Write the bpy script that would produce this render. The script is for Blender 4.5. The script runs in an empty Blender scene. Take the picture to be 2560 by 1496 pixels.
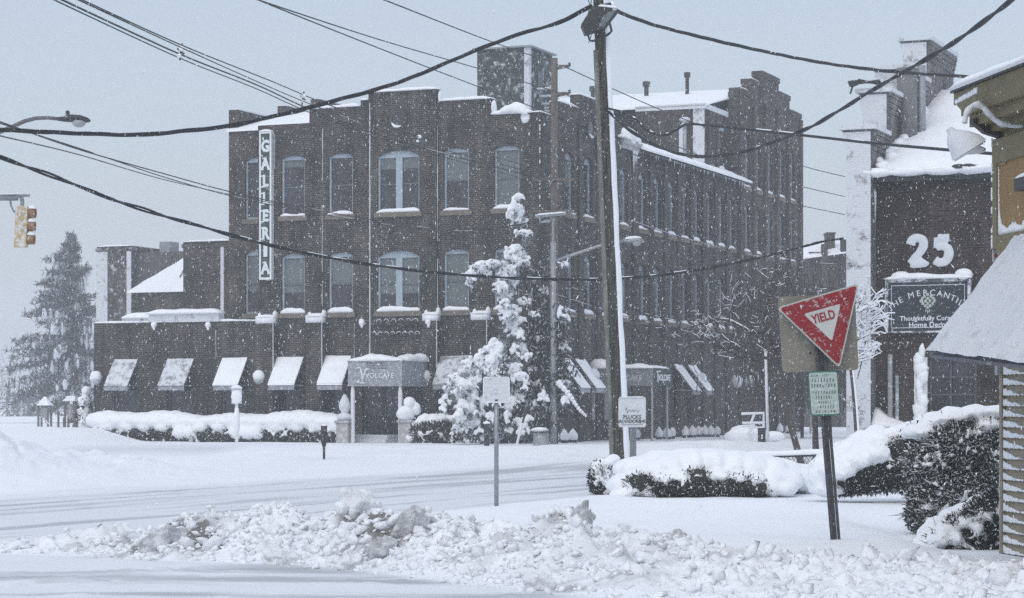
import bpy, math, random
import numpy as np
from mathutils import Vector, Matrix, noise as mn
random.seed(7)
R = math.radians
PI = math.pi
SC = bpy.context.scene
COL = SC.collection
# ---------------------------------------------------------------- camera constants (photo 2560 x 1496)
F, CX, HY, EYE = 5783.0, 1280.0, 1020.0, 1.7
def at(px, py, Y):
    return Vector(((px-CX)/F*Y, Y, EYE-(py-HY)/F*Y))
def gx(px, Y): return (px-CX)/F*Y
def gz(py, Y): return EYE-(py-HY)/F*Y

class Fr:                       # a building's own axes: x along its front, y into its depth
    def __init__(s, X, Y, c, sn): s.X, s.Y, s.c, s.s = X, Y, c, sn
    def fx(s, px, ly=0):
        r = (px-CX)/F
        return (r*(s.Y+ly*s.c)-s.X-ly*s.s)/(s.c+r*s.s)
    def fy(s, px, lx=0):
        r = (px-CX)/F
        return (r*(s.Y-lx*s.s)-s.X-lx*s.c)/(s.s-r*s.c)
    def D(s, lx, ly): return s.Y-lx*s.s+ly*s.c
    def z(s, py, lx, ly): return EYE-(py-HY)/F*s.D(lx, ly)
    def w(s, lx, ly, z=0): return Vector((s.X+lx*s.c+ly*s.s, s.Y-lx*s.s+ly*s.c, z))
    def rot(s): return math.atan2(-s.s, s.c)

# ---------------------------------------------------------------- materials
MATS = {}
def mat(name, col, rough=.75, var=.12, scale=6, bump=0., metal=0., snow=0., sscale=5, bscale=40, spec=.4, stretch=None, streak=None):
    if name in MATS: return MATS[name]
    m = bpy.data.materials.new(name); m.use_nodes = True
    nt = m.node_tree; N = nt.nodes; L = nt.links
    b = N['Principled BSDF']; b.inputs['Roughness'].default_value = rough; b.inputs['Metallic'].default_value = metal
    b.inputs['Specular IOR Level'].default_value = spec
    tc = N.new('ShaderNodeTexCoord'); vec = tc.outputs['Object']
    if stretch:
        mp = N.new('ShaderNodeMapping'); mp.inputs['Scale'].default_value = stretch
        L.new(vec, mp.inputs['Vector']); v2 = mp.outputs['Vector']
    else: v2 = vec
    nz = N.new('ShaderNodeTexNoise'); nz.inputs['Scale'].default_value = scale; nz.inputs['Detail'].default_value = 6
    L.new(v2, nz.inputs['Vector'])
    cr = N.new('ShaderNodeValToRGB')
    cr.color_ramp.elements[0].position = .3; cr.color_ramp.elements[1].position = .7
    cr.color_ramp.elements[0].color = [max(0, c*(1-var)) for c in col]+[1]
    cr.color_ramp.elements[1].color = [min(1, c*(1+var)) for c in col]+[1]
    L.new(nz.outputs['Fac'], cr.inputs['Fac']); out = cr.outputs['Color']
    if snow > 0:
        out = snow_mix(N, L, vec, out, snow, sscale)
    L.new(out, b.inputs['Base Color'])
    if bump:
        n2 = N.new('ShaderNodeTexNoise'); n2.inputs['Scale'].default_value = bscale; n2.inputs['Detail'].default_value = 5
        L.new(v2, n2.inputs['Vector'])
        bp = N.new('ShaderNodeBump'); bp.inputs['Strength'].default_value = bump; bp.inputs['Distance'].default_value = .05
        L.new(n2.outputs['Fac'], bp.inputs['Height']); L.new(bp.outputs['Normal'], b.inputs['Normal'])
    MATS[name] = m
    return m

def snow_mix(N, L, vec, out, amount, sscale):       # driven snow stuck to a surface
    n = N.new('ShaderNodeTexNoise'); n.inputs['Scale'].default_value = sscale; n.inputs['Detail'].default_value = 9; n.inputs['Roughness'].default_value = .72
    L.new(vec, n.inputs['Vector'])
    r = N.new('ShaderNodeValToRGB'); t = .78-.56*amount
    r.color_ramp.elements[0].position = max(0, t-.04); r.color_ramp.elements[1].position = min(1, t+.09)
    L.new(n.outputs['Fac'], r.inputs['Fac'])
    mx = N.new('ShaderNodeMix'); mx.data_type = 'RGBA'
    L.new(r.outputs['Color'], mx.inputs[0]); L.new(out, mx.inputs[6])
    mx.inputs[7].default_value = (.66, .69, .73, 1)
    return mx.outputs[2]

def brick(name, c1, c2, mortar, snow=.12, sscale=9, bw=.215, rh=.075, ms=.011):
    if name in MATS: return MATS[name]
    m = bpy.data.materials.new(name); m.use_nodes = True
    nt = m.node_tree; N = nt.nodes; L = nt.links
    b = N['Principled BSDF']; b.inputs['Roughness'].default_value = .85; b.inputs['Specular IOR Level'].default_value = .25
    tc = N.new('ShaderNodeTexCoord')
    br = N.new('ShaderNodeTexBrick'); L.new(tc.outputs['UV'], br.inputs['Vector'])
    br.inputs['Scale'].default_value = 1; br.inputs['Brick Width'].default_value = bw; br.inputs['Row Height'].default_value = rh
    br.inputs['Mortar Size'].default_value = ms; br.inputs['Mortar Smooth'].default_value = .2; br.inputs['Bias'].default_value = -.1
    br.inputs['Color1'].default_value = (*c1, 1); br.inputs['Color2'].default_value = (*c2, 1); br.inputs['Mortar'].default_value = (*mortar, 1)
    n = N.new('ShaderNodeTexNoise'); n.inputs['Scale'].default_value = .9; n.inputs['Detail'].default_value = 7
    L.new(tc.outputs['Object'], n.inputs['Vector'])
    mr = N.new('ShaderNodeMapRange'); mr.inputs['From Min'].default_value = .3; mr.inputs['From Max'].default_value = .7
    mr.inputs['To Min'].default_value = .5; mr.inputs['To Max'].default_value = 1.4
    L.new(n.outputs['Fac'], mr.inputs['Value'])
    mx = N.new('ShaderNodeMix'); mx.data_type = 'RGBA'; mx.blend_type = 'MULTIPLY'; mx.inputs[0].default_value = 1
    L.new(br.outputs['Color'], mx.inputs[6]); L.new(mr.outputs['Result'], mx.inputs[7])
    out = mx.outputs[2]
    mp = N.new('ShaderNodeMapping'); mp.inputs['Scale'].default_value = (1.6, 1.6, .16); L.new(tc.outputs['Object'], mp.inputs['Vector'])
    n3 = N.new('ShaderNodeTexNoise'); n3.inputs['Scale'].default_value = 1.3; n3.inputs['Detail'].default_value = 8; n3.inputs['Roughness'].default_value = .65; L.new(mp.outputs[0], n3.inputs['Vector'])   # damp streaks
    m3 = N.new('ShaderNodeMapRange'); m3.inputs['From Min'].default_value = .38; m3.inputs['From Max'].default_value = .66; m3.inputs['To Min'].default_value = .55; m3.inputs['To Max'].default_value = 1.25; L.new(n3.outputs['Fac'], m3.inputs['Value'])
    x3 = N.new('ShaderNodeMix'); x3.data_type = 'RGBA'; x3.blend_type = 'MULTIPLY'; x3.inputs[0].default_value = 1; L.new(out, x3.inputs[6]); L.new(m3.outputs[0], x3.inputs[7]); out = x3.outputs[2]
    if snow > 0: out = snow_mix(N, L, tc.outputs['Object'], out, snow, sscale)
    L.new(out, b.inputs['Base Color'])
    bp = N.new('ShaderNodeBump'); bp.inputs['Strength'].default_value = .5; bp.inputs['Distance'].default_value = .02; bp.invert = True
    L.new(br.outputs['Fac'], bp.inputs['Height']); L.new(bp.outputs['Normal'], b.inputs['Normal'])
    MATS[name] = m
    return m

SNOW = mat('snow', (.86, .885, .92), .65, .03, 3, .25, bscale=14)
SNOWP = mat('wind_packed_snow', (.66, .69, .73), .7, .05, 8, .3, bscale=30)
BRICK = brick('brown_brick', (.022, .017, .0155), (.066, .052, .046), (.14, .134, .127), .18, 8)
BRICK2 = brick('grey_brown_brick', (.042, .032, .028), (.085, .065, .056), (.13, .12, .112), .14, 6)
BRICKR = brick('dark_red_brick', (.026, .018, .0165), (.055, .036, .032), (.08, .068, .063), .08, 10, .2, .07, .008)
BRICKS = brick('snow_plastered_brick', (.16, .15, .145), (.21, .20, .195), (.42, .43, .44), .72, 2.6, ms=.016)
STONE = mat('sill_stone', (.17, .145, .12), .85, .2, 5, snow=.1)
LIME = mat('pale_stone', (.4, .4, .4), .85, .15, 5, snow=.35)
FRAME = mat('blue_white_paint', (.34, .405, .46), .6, .08, 4, snow=.15)
GLASS = mat('dark_window_glass', (.028, .031, .041), .10, .7, .9, bump=.25, bscale=1.1, spec=.6)
BLIND = mat('drawn_blind', (.125, .145, .15), .5, .15, 1.5)
RAIL = mat('sash_rail', (.10, .12, .14), .6, .1, 4, snow=.1)
GREYP = mat('grey_metal', (.32, .34, .36), .5, .12, 5, metal=.4, snow=.12)
GALV = mat('galvanised_steel', (.3, .32, .34), .45, .2, 10, metal=.6, snow=.12)
DARKM = mat('dark_metal', (.028, .03, .033), .5, .3, 6, snow=.1, sscale=14)
BLACK = mat('black_cable', (.012, .012, .014), .6, .3, 3, snow=.16, sscale=3)
WOOD = mat('weathered_pole_wood', (.062, .060, .050), .9, .75, 4, .8, bscale=14, stretch=(5, 5, .45), snow=.15, sscale=9)
WOODG = mat('grey_brown_pole_wood', (.15, .125, .11), .9, .25, 5, .4, stretch=(5, 5, .5), snow=.12)
BARK = mat('bark', (.075, .065, .058), .9, .3, 12, .4, snow=.22)
TWIG = mat('bare_twigs', (.05, .043, .04), .9, .2, 10)
NEEDLE = mat('evergreen_needles', (.036, .046, .04), .8, .45, 2)
HEDGE = mat('hedge_leaves', (.030, .034, .026), .8, .55, 4)
WHITEP = mat('white_paint', (.72, .75, .78), .5, .05, 5, snow=.2)
GREEN = mat('dark_green_canvas', (.035, .055, .05), .7, .2, 4, snow=.12)
CANVAS = mat('snow_dusted_canvas', (.27, .29, .315), .8, .15, 4, snow=.40, sscale=9)

# ---------------------------------------------------------------- mesh builder
class MB:
    def __init__(s): s.v = []; s.f = []; s.m = []; s.cur = 0
    def add(s, vs, fs):
        o = len(s.v); s.v += [tuple(p) for p in vs]
        s.f += [tuple(i+o for i in f) for f in fs]; s.m += [s.cur]*len(fs); return s
    def quad(s, a, b, c, d): return s.add([a, b, c, d], [(0, 1, 2, 3)])
    def box(s, x0, x1, y0, y1, z0, z1):
        v = [(x, y, z) for z in (z0, z1) for y in (y0, y1) for x in (x0, x1)]
        return s.add(v, [(0, 2, 3, 1), (4, 5, 7, 6), (0, 1, 5, 4), (2, 6, 7, 3), (0, 4, 6, 2), (1, 3, 7, 5)])
    def prism(s, poly, ext):                      # poly: 3D points of one cap, ext: vector
        n = len(poly); e = Vector(ext); p = [Vector(q) for q in poly]
        return s.add(p+[q+e for q in p], [tuple(range(n))[::-1], tuple(range(n, 2*n))]+[(i, (i+1) % n, n+(i+1) % n, n+i) for i in range(n)])
    def loft(s, rings, cap=True):
        n = len(rings[0]); v = [p for r in rings for p in r]; f = []
        for k in range(len(rings)-1):
            for i in range(n):
                j = (i+1) % n
                f.append((k*n+i, k*n+j, (k+1)*n+j, (k+1)*n+i))
        if cap:
            f.append(tuple(range(n))[::-1]); f.append(tuple(range((len(rings)-1)*n, len(rings)*n)))
        return s.add(v, f)
    def tube(s, pts, rad, n=8, cap=True, squash=1.):
        pts = [Vector(p) for p in pts]; rings = []
        if not hasattr(rad, '__len__'): rad = [rad]*len(pts)
        ref = None
        for i, p in enumerate(pts):
            t = (pts[min(i+1, len(pts)-1)]-pts[max(i-1, 0)]).normalized()
            if ref is None:
                ref = Vector((0, 0, 1)) if abs(t.z) < .9 else Vector((1, 0, 0))
            a = t.cross(ref).normalized(); b = a.cross(t).normalized(); ref = b
            rings.append([p+(a*math.cos(2*PI*k/n)+b*math.sin(2*PI*k/n)*squash)*rad[i] for k in range(n)])
        return s.loft(rings, cap)
    def lathe(s, prof, c=(0, 0, 0), n=16):
        return s.loft([[(c[0]+r*math.cos(2*PI*k/n), c[1]+r*math.sin(2*PI*k/n), c[2]+z) for k in range(n)] for r, z in prof])
    def blob(s, c, r, n=10, amp=.15, seed=0, sub=None):
        c = Vector(c); r = r if hasattr(r, '__len__') else (r, r, r); rings = []
        m = max(5, n*2//3)
        for i in range(m+1):
            th = PI*(.02+.96*i/m)
            ring = []
            for k in range(n):
                ph = 2*PI*k/n
                d = Vector((math.sin(th)*math.cos(ph), math.sin(th)*math.sin(ph), math.cos(th)))
                q = 1+amp*mn.noise(d*1.7+Vector((seed*3.7, seed*1.3, seed)))
                ring.append(c+Vector((d.x*r[0], d.y*r[1], d.z*r[2]))*q)
            rings.append(ring)
        return s.loft(rings)
    def ridge(s, pts, hw, h, seed=0, step=.25, rough=.5, side=None):     # a rounded heap of snow along a line
        pts = [Vector(p) for p in pts]; P = []
        for a, b in zip(pts, pts[1:]):
            k = max(2, int((b-a).length/step))
            P += [a.lerp(b, i/k) for i in range(k)]
        P.append(pts[-1]); rings = []; n = len(P)
        for i, p in enumerate(P):
            t = (P[min(i+1, n-1)]-P[max(i-1, 0)]).normalized()
            sd = Vector(side) if side else t.cross(Vector((0, 0, 1))).normalized()
            q = mn.noise(p*1.3+Vector((seed, seed*2.1, 0)))+.5*mn.noise(p*3.1+Vector((seed, 0, seed)))
            e = min(1, .45+i*.35, .45+(n-1-i)*.35)
            hh = h*e*(1+rough*q); ww = hw*(1+.25*rough*q)*min(1, .8+.2*e)
            rings.append([p+sd*ww*math.cos(PI*k/8)+Vector((0, 0, hh*math.sin(PI*k/8)**.7)) for k in range(9)])
        return s.loft(rings)
    def leaves(s, C, size, seed=1, asp=.5, up=.0, jit=.5):
        g = np.random.default_rng(seed); C = np.asarray(C, float); n = len(C)
        d = g.normal(size=(n, 3)); d[:, 2] += up; d /= np.linalg.norm(d, axis=1)[:, None]+1e-9
        e = np.cross(d, g.normal(size=(n, 3))); e /= np.linalg.norm(e, axis=1)[:, None]+1e-9
        L = size*(1+jit*(g.random(n)-.5)*2)[:, None]
        A = C-e*L*asp*.5; B = C+d*L-e*L*asp*.15; Cc = C+d*L+e*L*asp*.15; Dd = C+e*L*asp*.5
        V = np.stack([A, B, Cc, Dd], 1).reshape(-1, 3)
        o = len(s.v); s.v += list(map(tuple, V.tolist()))
        s.f += [(o+4*i, o+4*i+1, o+4*i+2, o+4*i+3) for i in range(n)]; s.m += [s.cur]*n
        return s
    def build(s, name, m, parent=None, smooth=False, **kw):
        me = bpy.data.meshes.new(name); me.from_pydata(s.v, [], s.f)
        ms = m if isinstance(m, (list, tuple)) else [m]
        for q in ms: me.materials.append(q)
        if len(ms) > 1: me.polygons.foreach_set('material_index', s.m)
        if len(s.f) < 60000:
            uv = me.uv_layers.new(name='UVMap'); V = s.v; data = []
            for p in me.polygons:
                nx, ny, nz = (abs(q) for q in p.normal)
                for vi in p.vertices:
                    x, y, z = V[vi]
                    data += (x, y) if (nz > nx and nz > ny) else ((x, z) if ny >= nx else (y, z))
            uv.data.foreach_set('uv', data)
        if smooth: me.polygons.foreach_set('use_smooth', [True]*len(s.f))
        me.update()
        o = bpy.data.objects.new(name, me); COL.objects.link(o)
        if parent: o.parent = parent
        if kw: tag(o, **kw)
        return o

def tag(o, label=None, cat=None, group=None, kind=None):
    if label: o['label'] = label
    if cat: o['category'] = cat
    if group: o['group'] = group
    if kind: o['kind'] = kind
    return o
def thing(name, loc, label, cat, rz=0, group=None, rot=None):
    o = bpy.data.objects.new(name, None); COL.objects.link(o); o.location = loc
    o.rotation_euler = rot if rot else (0, 0, rz); o.empty_display_size = .2
    return tag(o, label, cat, group)
def copy_tree(o, parent=None):
    kids = [c for c in SC.objects if c.parent == o]
    c = o.copy(); COL.objects.link(c)
    if parent: c.parent = parent
    for k in kids: copy_tree(k, c)
    return c
CLOUD = bpy.data.textures.new('snow_lumps', 'CLOUDS'); CLOUD.noise_scale = .22; CLOUD.noise_depth = 3
def melt(o, voxel=.06, disp=.05):                  # fuse overlapping snow lumps into one skin
    r = o.modifiers.new('fuse', 'REMESH'); r.mode = 'VOXEL'; r.voxel_size = voxel; r.use_smooth_shade = True
    if disp:
        d = o.modifiers.new('lumps', 'DISPLACE'); d.texture = CLOUD; d.strength = disp; d.mid_level = .5; d.texture_coords = 'LOCAL'
    return o
def text(body, size, m, parent, M4, name='lettering', ext=.004, bold=0., align='CENTER', spacing=1., shear=0.):
    cu = bpy.data.curves.new('t', 'FONT'); cu.body = body; cu.size = size; cu.extrude = ext; cu.offset = bold
    cu.align_x = align; cu.align_y = 'CENTER'; cu.space_character = spacing; cu.resolution_u = 3; cu.shear = shear
    o = bpy.data.objects.new('t', cu); COL.objects.link(o)
    bpy.context.view_layer.update()
    me = bpy.data.meshes.new_from_object(o.evaluated_get(bpy.context.evaluated_depsgraph_get()))
    bpy.data.objects.remove(o); me.transform(M4); me.materials.clear(); me.materials.append(m)
    t = bpy.data.objects.new(name, me); COL.objects.link(t); t.parent = parent
    return t
FACE = Matrix.Rotation(PI/2, 4, 'X')               # lettering that faces -y
def TM(x, y, z, tilt=0.): return Matrix.Translation((x, y, z)) @ Matrix.Rotation(tilt, 4, 'Y') @ FACE

# ---------------------------------------------------------------- numpy noise for the ground
def _h(i, j, s):
    n = (i.astype(np.int64)*374761393+j.astype(np.int64)*668265263+s*974634777) & 0xffffffff
    n = ((n ^ (n >> 13))*1274126177) & 0xffffffff
    return ((n ^ (n >> 16)) & 0xffff)/65535.0
def vn(x, y, s=0):
    i = np.floor(x); j = np.floor(y); u = x-i; v = y-j; u = u*u*(3-2*u); v = v*v*(3-2*v)
    return (_h(i, j, s)*(1-u)+_h(i+1, j, s)*u)*(1-v)+(_h(i, j+1, s)*(1-u)+_h(i+1, j+1, s)*u)*v
def fbm(x, y, s=0, o=4):
    t = 0; a = .5
    for k in range(o):
        t = t+a*vn(x, y, s+k); x = x*2.03+1.7; y = y*2.03-2.3; a *= .5
    return t
def clod(x, y, s=0):                               # domes of lumps packed side by side
    i = np.floor(x); j = np.floor(y); best = np.zeros_like(x)
    for a in (-1, 0, 1):
        for b in (-1, 0, 1):
            ii = i+a; jj = j+b
            px_ = ii+_h(ii, jj, s); py_ = jj+_h(ii, jj, s+9); rr = .35+.5*_h(ii, jj, s+17)
            d = ((x-px_)**2+(y-py_)**2)/rr**2
            best = np.maximum(best, np.sqrt(np.clip(1-d, 0, 1))*rr*1.3)
    return best
def blocks(x, y, s=0, tilt=1.):                    # broken chunks: every cell its own height and tilt
    i = np.floor(x); j = np.floor(y); bd = np.full_like(x, 9.); b2 = np.full_like(x, 9.); val = np.zeros_like(x)
    for a in (-1, 0, 1):
        for b in (-1, 0, 1):
            ii = i+a; jj = j+b
            dx = x-(ii+_h(ii, jj, s)); dy = y-(jj+_h(ii, jj, s+9)); d = dx*dx+dy*dy
            v = _h(ii, jj, s+17)+tilt*((_h(ii, jj, s+23)-.5)*dx+(_h(ii, jj, s+31)-.5)*dy)*1.6
            near = d < bd; b2 = np.where(near, bd, np.minimum(b2, d)); val = np.where(near, v, val); bd = np.where(near, d, bd)
    return val*np.clip((np.sqrt(b2)-np.sqrt(bd))*5, 0, 1)**.5
def ss(a, b, x):
    t = np.clip((x-a)/(b-a), 0, 1); return t*t*(3-2*t)
# ================================================================ camera, light, air
cam = bpy.data.cameras.new('camera'); co = bpy.data.objects.new('camera', cam); COL.objects.link(co); SC.camera = co
co.location = (0, 0, EYE); co.rotation_euler = (PI/2, 0, 0)
cam.sensor_width = 36; cam.lens = 36*F/2560; cam.shift_y = (HY-748)/2560; cam.clip_end = 3000
w = bpy.data.worlds.new('World'); SC.world = w; w.use_nodes = True
N = w.node_tree.nodes; L = w.node_tree.links
bg = N['Background']; sky = N.new('ShaderNodeTexSky'); sky.sky_type = 'NISHITA'; sky.sun_disc = False
sky.sun_elevation = R(48); sky.sun_rotation = R(200); sky.dust_density = 4; sky.air_density = 1.5
L.new(sky.outputs[0], bg.inputs[0]); bg.inputs[1].default_value = .05
tc = N.new('ShaderNodeTexCoord'); sp = N.new('ShaderNodeSeparateXYZ'); L.new(tc.outputs['Generated'], sp.inputs[0])
cr = N.new('ShaderNodeValToRGB'); L.new(sp.outputs['Z'], cr.inputs[0])            # overcast deck: brighter overhead
e = cr.color_ramp.elements; e[0].position = 0; e[0].color = (.57, .638, .755, 1); e[1].position = .20; e[1].color = (.52, .602, .76, 1)
x = cr.color_ramp.elements.new(.9); x.color = (.92, 1.0, 1.13, 1)
b2 = N.new('ShaderNodeBackground'); L.new(cr.outputs[0], b2.inputs[0]); b2.inputs[1].default_value = .72
ad = N.new('ShaderNodeAddShader'); L.new(bg.outputs[0], ad.inputs[0]); L.new(b2.outputs[0], ad.inputs[1])
L.new(ad.outputs[0], N['World Output'].inputs[0])
sl = bpy.data.lights.new('sun', 'SUN'); sl.energy = .45; sl.angle = R(50); sl.color = (1, .97, .93)
so = bpy.data.objects.new('sun', sl); COL.objects.link(so); so.rotation_euler = (R(42), 0, R(-20+0)); so.location = (0, 0, 40)
SC.view_settings.view_transform = 'Standard'; SC.view_settings.look = 'None'; SC.view_settings.exposure = 0; SC.view_settings.gamma = 1
SC.cycles.use_denoising = False; SC.cycles.pixel_filter_width = 1.25; SC.cycles.max_bounces = 6; SC.cycles.diffuse_bounces = 3; SC.cycles.volume_bounces = 1
SC.cycles.sample_clamp_indirect = 4
hz = MB().box(-330, 330, -60, 520, -1.6, 24).build('haze', None)
hm = bpy.data.materials.new('haze'); hm.use_nodes = True; nt = hm.node_tree; nt.nodes.remove(nt.nodes['Principled BSDF'])
pv = nt.nodes.new('ShaderNodeVolumePrincipled'); pv.inputs['Color'].default_value = (.93, .96, 1, 1); pv.inputs['Density'].default_value = .0013
nt.links.new(pv.outputs[0], nt.nodes['Material Output'].inputs['Volume'])
hz.data.materials.clear(); hz.data.materials.append(hm); tag(hz, 'pale blue haze of falling snow filling the air', 'haze', kind='stuff')

# ================================================================ the snow-covered ground
BX = np.array([-30, -8, -6.2, -5.14, -4.08, -2.93, -1.7, -.95, -.13, .5, 1.14, 1.87, 2.8, 3.9, 4.9, 6.2, 9, 30])
BY = np.array([33, 29, 28, 27.5, 26.8, 26.5, 25.8, 25, 24.4, 24, 23.5, 23, 22.5, 22.2, 22, 21.6, 21, 18])
BH = np.array([0, .01, .05, .15, .32, .54, .64, .56, .52, .54, .53, .46, .37, .32, .26, .24, .22, .2])
BW = np.array([1, 1, 1.1, 1.2, 1.3, 1.5, 1.8, 2.2, 2.8, 3.3, 3.8, 4.2, 4.6, 4.8, 5, 5, 5, 5])
def height(x, y, full=False):
    x = np.asarray(x, float); y = np.asarray(y, float)
    q = (x+1.6-.42*(y-35))*.922
    yc = np.interp(x, BX, BY); hc = np.interp(x, BX, BH); wn = np.interp(x, BX, BW)
    wf = np.interp(x, [-30, -1, 1, 30], [1.5, 1.3, .9, .9])
    t = y-yc
    behind = ss(-.3, 1., t)
    z = .34*ss(58, 88, y)+.12*ss(95, 150, y)
    lawn = ss(-.9, 1.6, q)*behind*(1-ss(56, 66, y)); z = z+.19*lawn
    # drift beside the lawn's edge and round the yield post
    z = z+.03*np.exp(-((x-3.7)/.9)**2-((y-25.2)/1.2)**2)-.26*ss(4.1, 5.6, x)*(1-ss(31, 36, y))*behind
    # pile at the left kerb and its tail
    pile = np.exp(-(((x+13.2)/3.0)**2+((y-50.5)/4.2)**2)); pile2 = np.exp(-(((x+10.4)/2.6)**2+((y-57)/4)**2))
    z = z+1.45*pile+.42*pile2
    # ploughed ridge along the far kerb
    g = np.exp(-((y-75.5-.05*x)/np.where(y > 75.5+.05*x, 5., 3.0))**2)*ss(-9.6, -7.6, x)
    ridge = g*(.15+.05*ss(-2, 3, x)+.20*(fbm(x*.45, y*.3, 5)-.5)); z = z+ridge
    g2 = np.exp(-((y-84)/3.)**2)*ss(-30, -20, x)*(.06+.12*(fbm(x*.6, y*.6, 8)-.5)); z = z+g2
    rough = ss(-9.5, -12, x+.25*(y-50))*ss(42, 47, y)*(1-ss(66, 74, y)); z = z+rough*(.10*blocks(x*1.1, y*.7, 119)*fbm(x*.6, y*.5, 120)+.12*(fbm(x*1.3, y*.8, 121)-.5))
    left = np.exp(-((y-96-.1*x)/5)**2)*(1-ss(-17.5, -14.5, x))*.55; z = z+left
    far = np.exp(-((y-77)/4.)**2)*ss(3, 6.5, x)*.10; z = z+far
    road = ss(-11.5, -9.5, q)*(1-ss(-1.6, -.2, q))*ss(27, 31, y)*(1-ss(62, 74, y))
    near = (1-ss(-.2, .5, t+wn))*(1-ss(34, 38, y))
    soft = 1-np.maximum(road, near)*.6
    z = z+(.10*(fbm(x*.35, y*.28, 11)-.45)+.035*(fbm(x*1.6, y*1.2, 21)-.45))*soft*ss(19, 26, y)
    rut = np.sin(q*5.3+2*fbm(x*.2, y*.2, 31))*.016+.05*(fbm(q*5, y*.35, 32)-.5)+.03*(fbm(x*3, y*1.5, 33)-.5); z = z+rut*road
    z = z+near*(.045*(fbm(x*1.1+y*.3, y*1.7, 41, 6)-.5)+.03*blocks(x*3, y*2.4, 141)*ss(.5, .7, fbm(x*.7, y*.7, 142))+.006*np.sin(t*4+3*fbm(x*.3, y*.3, 44)))
    prof = np.where(t < 0, ss(0, 1, 1+t/wn), ss(0, 1, 1-t/wf))
    rag = .55+.9*fbm(x*1.4, y*1.4, 51)
    bank = hc*(.78*prof+.22*prof**3)*(.82+.3*(rag-.85))
    m = prof*ss(.03, .14, hc)
    left_d = 1-ss(.3, 1.6, x)
    wx, wy = x+.12*(fbm(x*5, y*5, 201)-.5), y+.12*(fbm(x*5, y*5, 202)-.5)
    rdg = 1-np.abs(2*fbm(wx*2.6+wy*.6, wy*2.2, 203, 5)-1)
    lumps = .20*blocks(wx*2.1, wy*1.9, 3)*(.4+.6*left_d)+.10*blocks(wx*5.4, wy*5, 4)+.05*blocks(wx*12, wy*11, 6)+.04*clod(wx*8, wy*7, 12)*ss(.35, .6, fbm(x*2, y*2, 206))+.10*(rdg-.7)+.05*(fbm(x*10, y*10, 61, 4)-.5)-.10
    z = np.maximum(z, bank*(t < 0)+np.maximum(bank, z)*(t >= 0)*1.)+m*(lumps*(.45+.9*fbm(x*.9, y*.9, 71))-.06)
    pm = np.clip(pile*1.4+pile2, 0, 1); z = z+pm*(.30*blocks(x*1.5, y*1.3, 113)*fbm(x, y, 19)+.10*clod(x*3.6, y*3, 14)*fbm(x*2, y*2, 20)+.10*(fbm(x*4, y*4, 22)-.5))
    z = z+g*(.10*clod(x*1.2, y*.9, 15)*(fbm(x*.5, y*.5, 16))+.10*(fbm(x*1.6, y*.9, 17)-.5))
    crumbs = np.clip(fbm(x*.8, y*.8, 81)-.52, 0, 1)*3*near*ss(-3.4, -.4, t+wn)
    z = z+crumbs*.06*clod(x*6, y*5, 18)
    if not full: return z
    dirt = np.zeros_like(x)
    for cx_, cy_, rx, ry, a in ((-4.0, 26.3, .55, .55, 1.), (-3.55, 26.1, .35, .4, .7), (-1.72, 25.3, .28, .6, .9), (-1.25, 24.9, .3, .7, 1.1), (-2.1, 24.6, .3, .35, .5), (-.35, 23.4, .5, .4, .35), (.7, 21.3, .5, .3, .6), (-5.0, 27.1, .4, .3, .35), (1.4, 22.4, 1.2, .8, .22), (.45, 23.7, .25, .4, .5)):
        dirt += a*np.exp(-((x-cx_)/rx)**2-((y-cy_)/ry)**2)
    dirt = dirt*ss(.32, .62, fbm(x*4, y*4, 91))*1.25+m*.5*ss(.5, .72, fbm(x*2.2, y*2.2, 93))*.55
    slush = np.maximum(near*(.28+.72*ss(.42, .66, fbm(x*.35+.2*y, y*1.1, 95))), road*(.35+.6*ss(.4, .6, fbm(q*2.2, y*.12, 96))))
    slush = slush+.45*np.exp(-((y-79)/4)**2)*ss(-17, -14, x)*(1-ss(-10.5, -9, x))
    kind = np.where((m > .05) | (pm > .25), 2, np.where(np.maximum(road, near) > .5, 1, 0))
    return z, dirt, slush, kind
def hgt(x, y): return float(height(np.array([x]), np.array([y]))[0])

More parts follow.
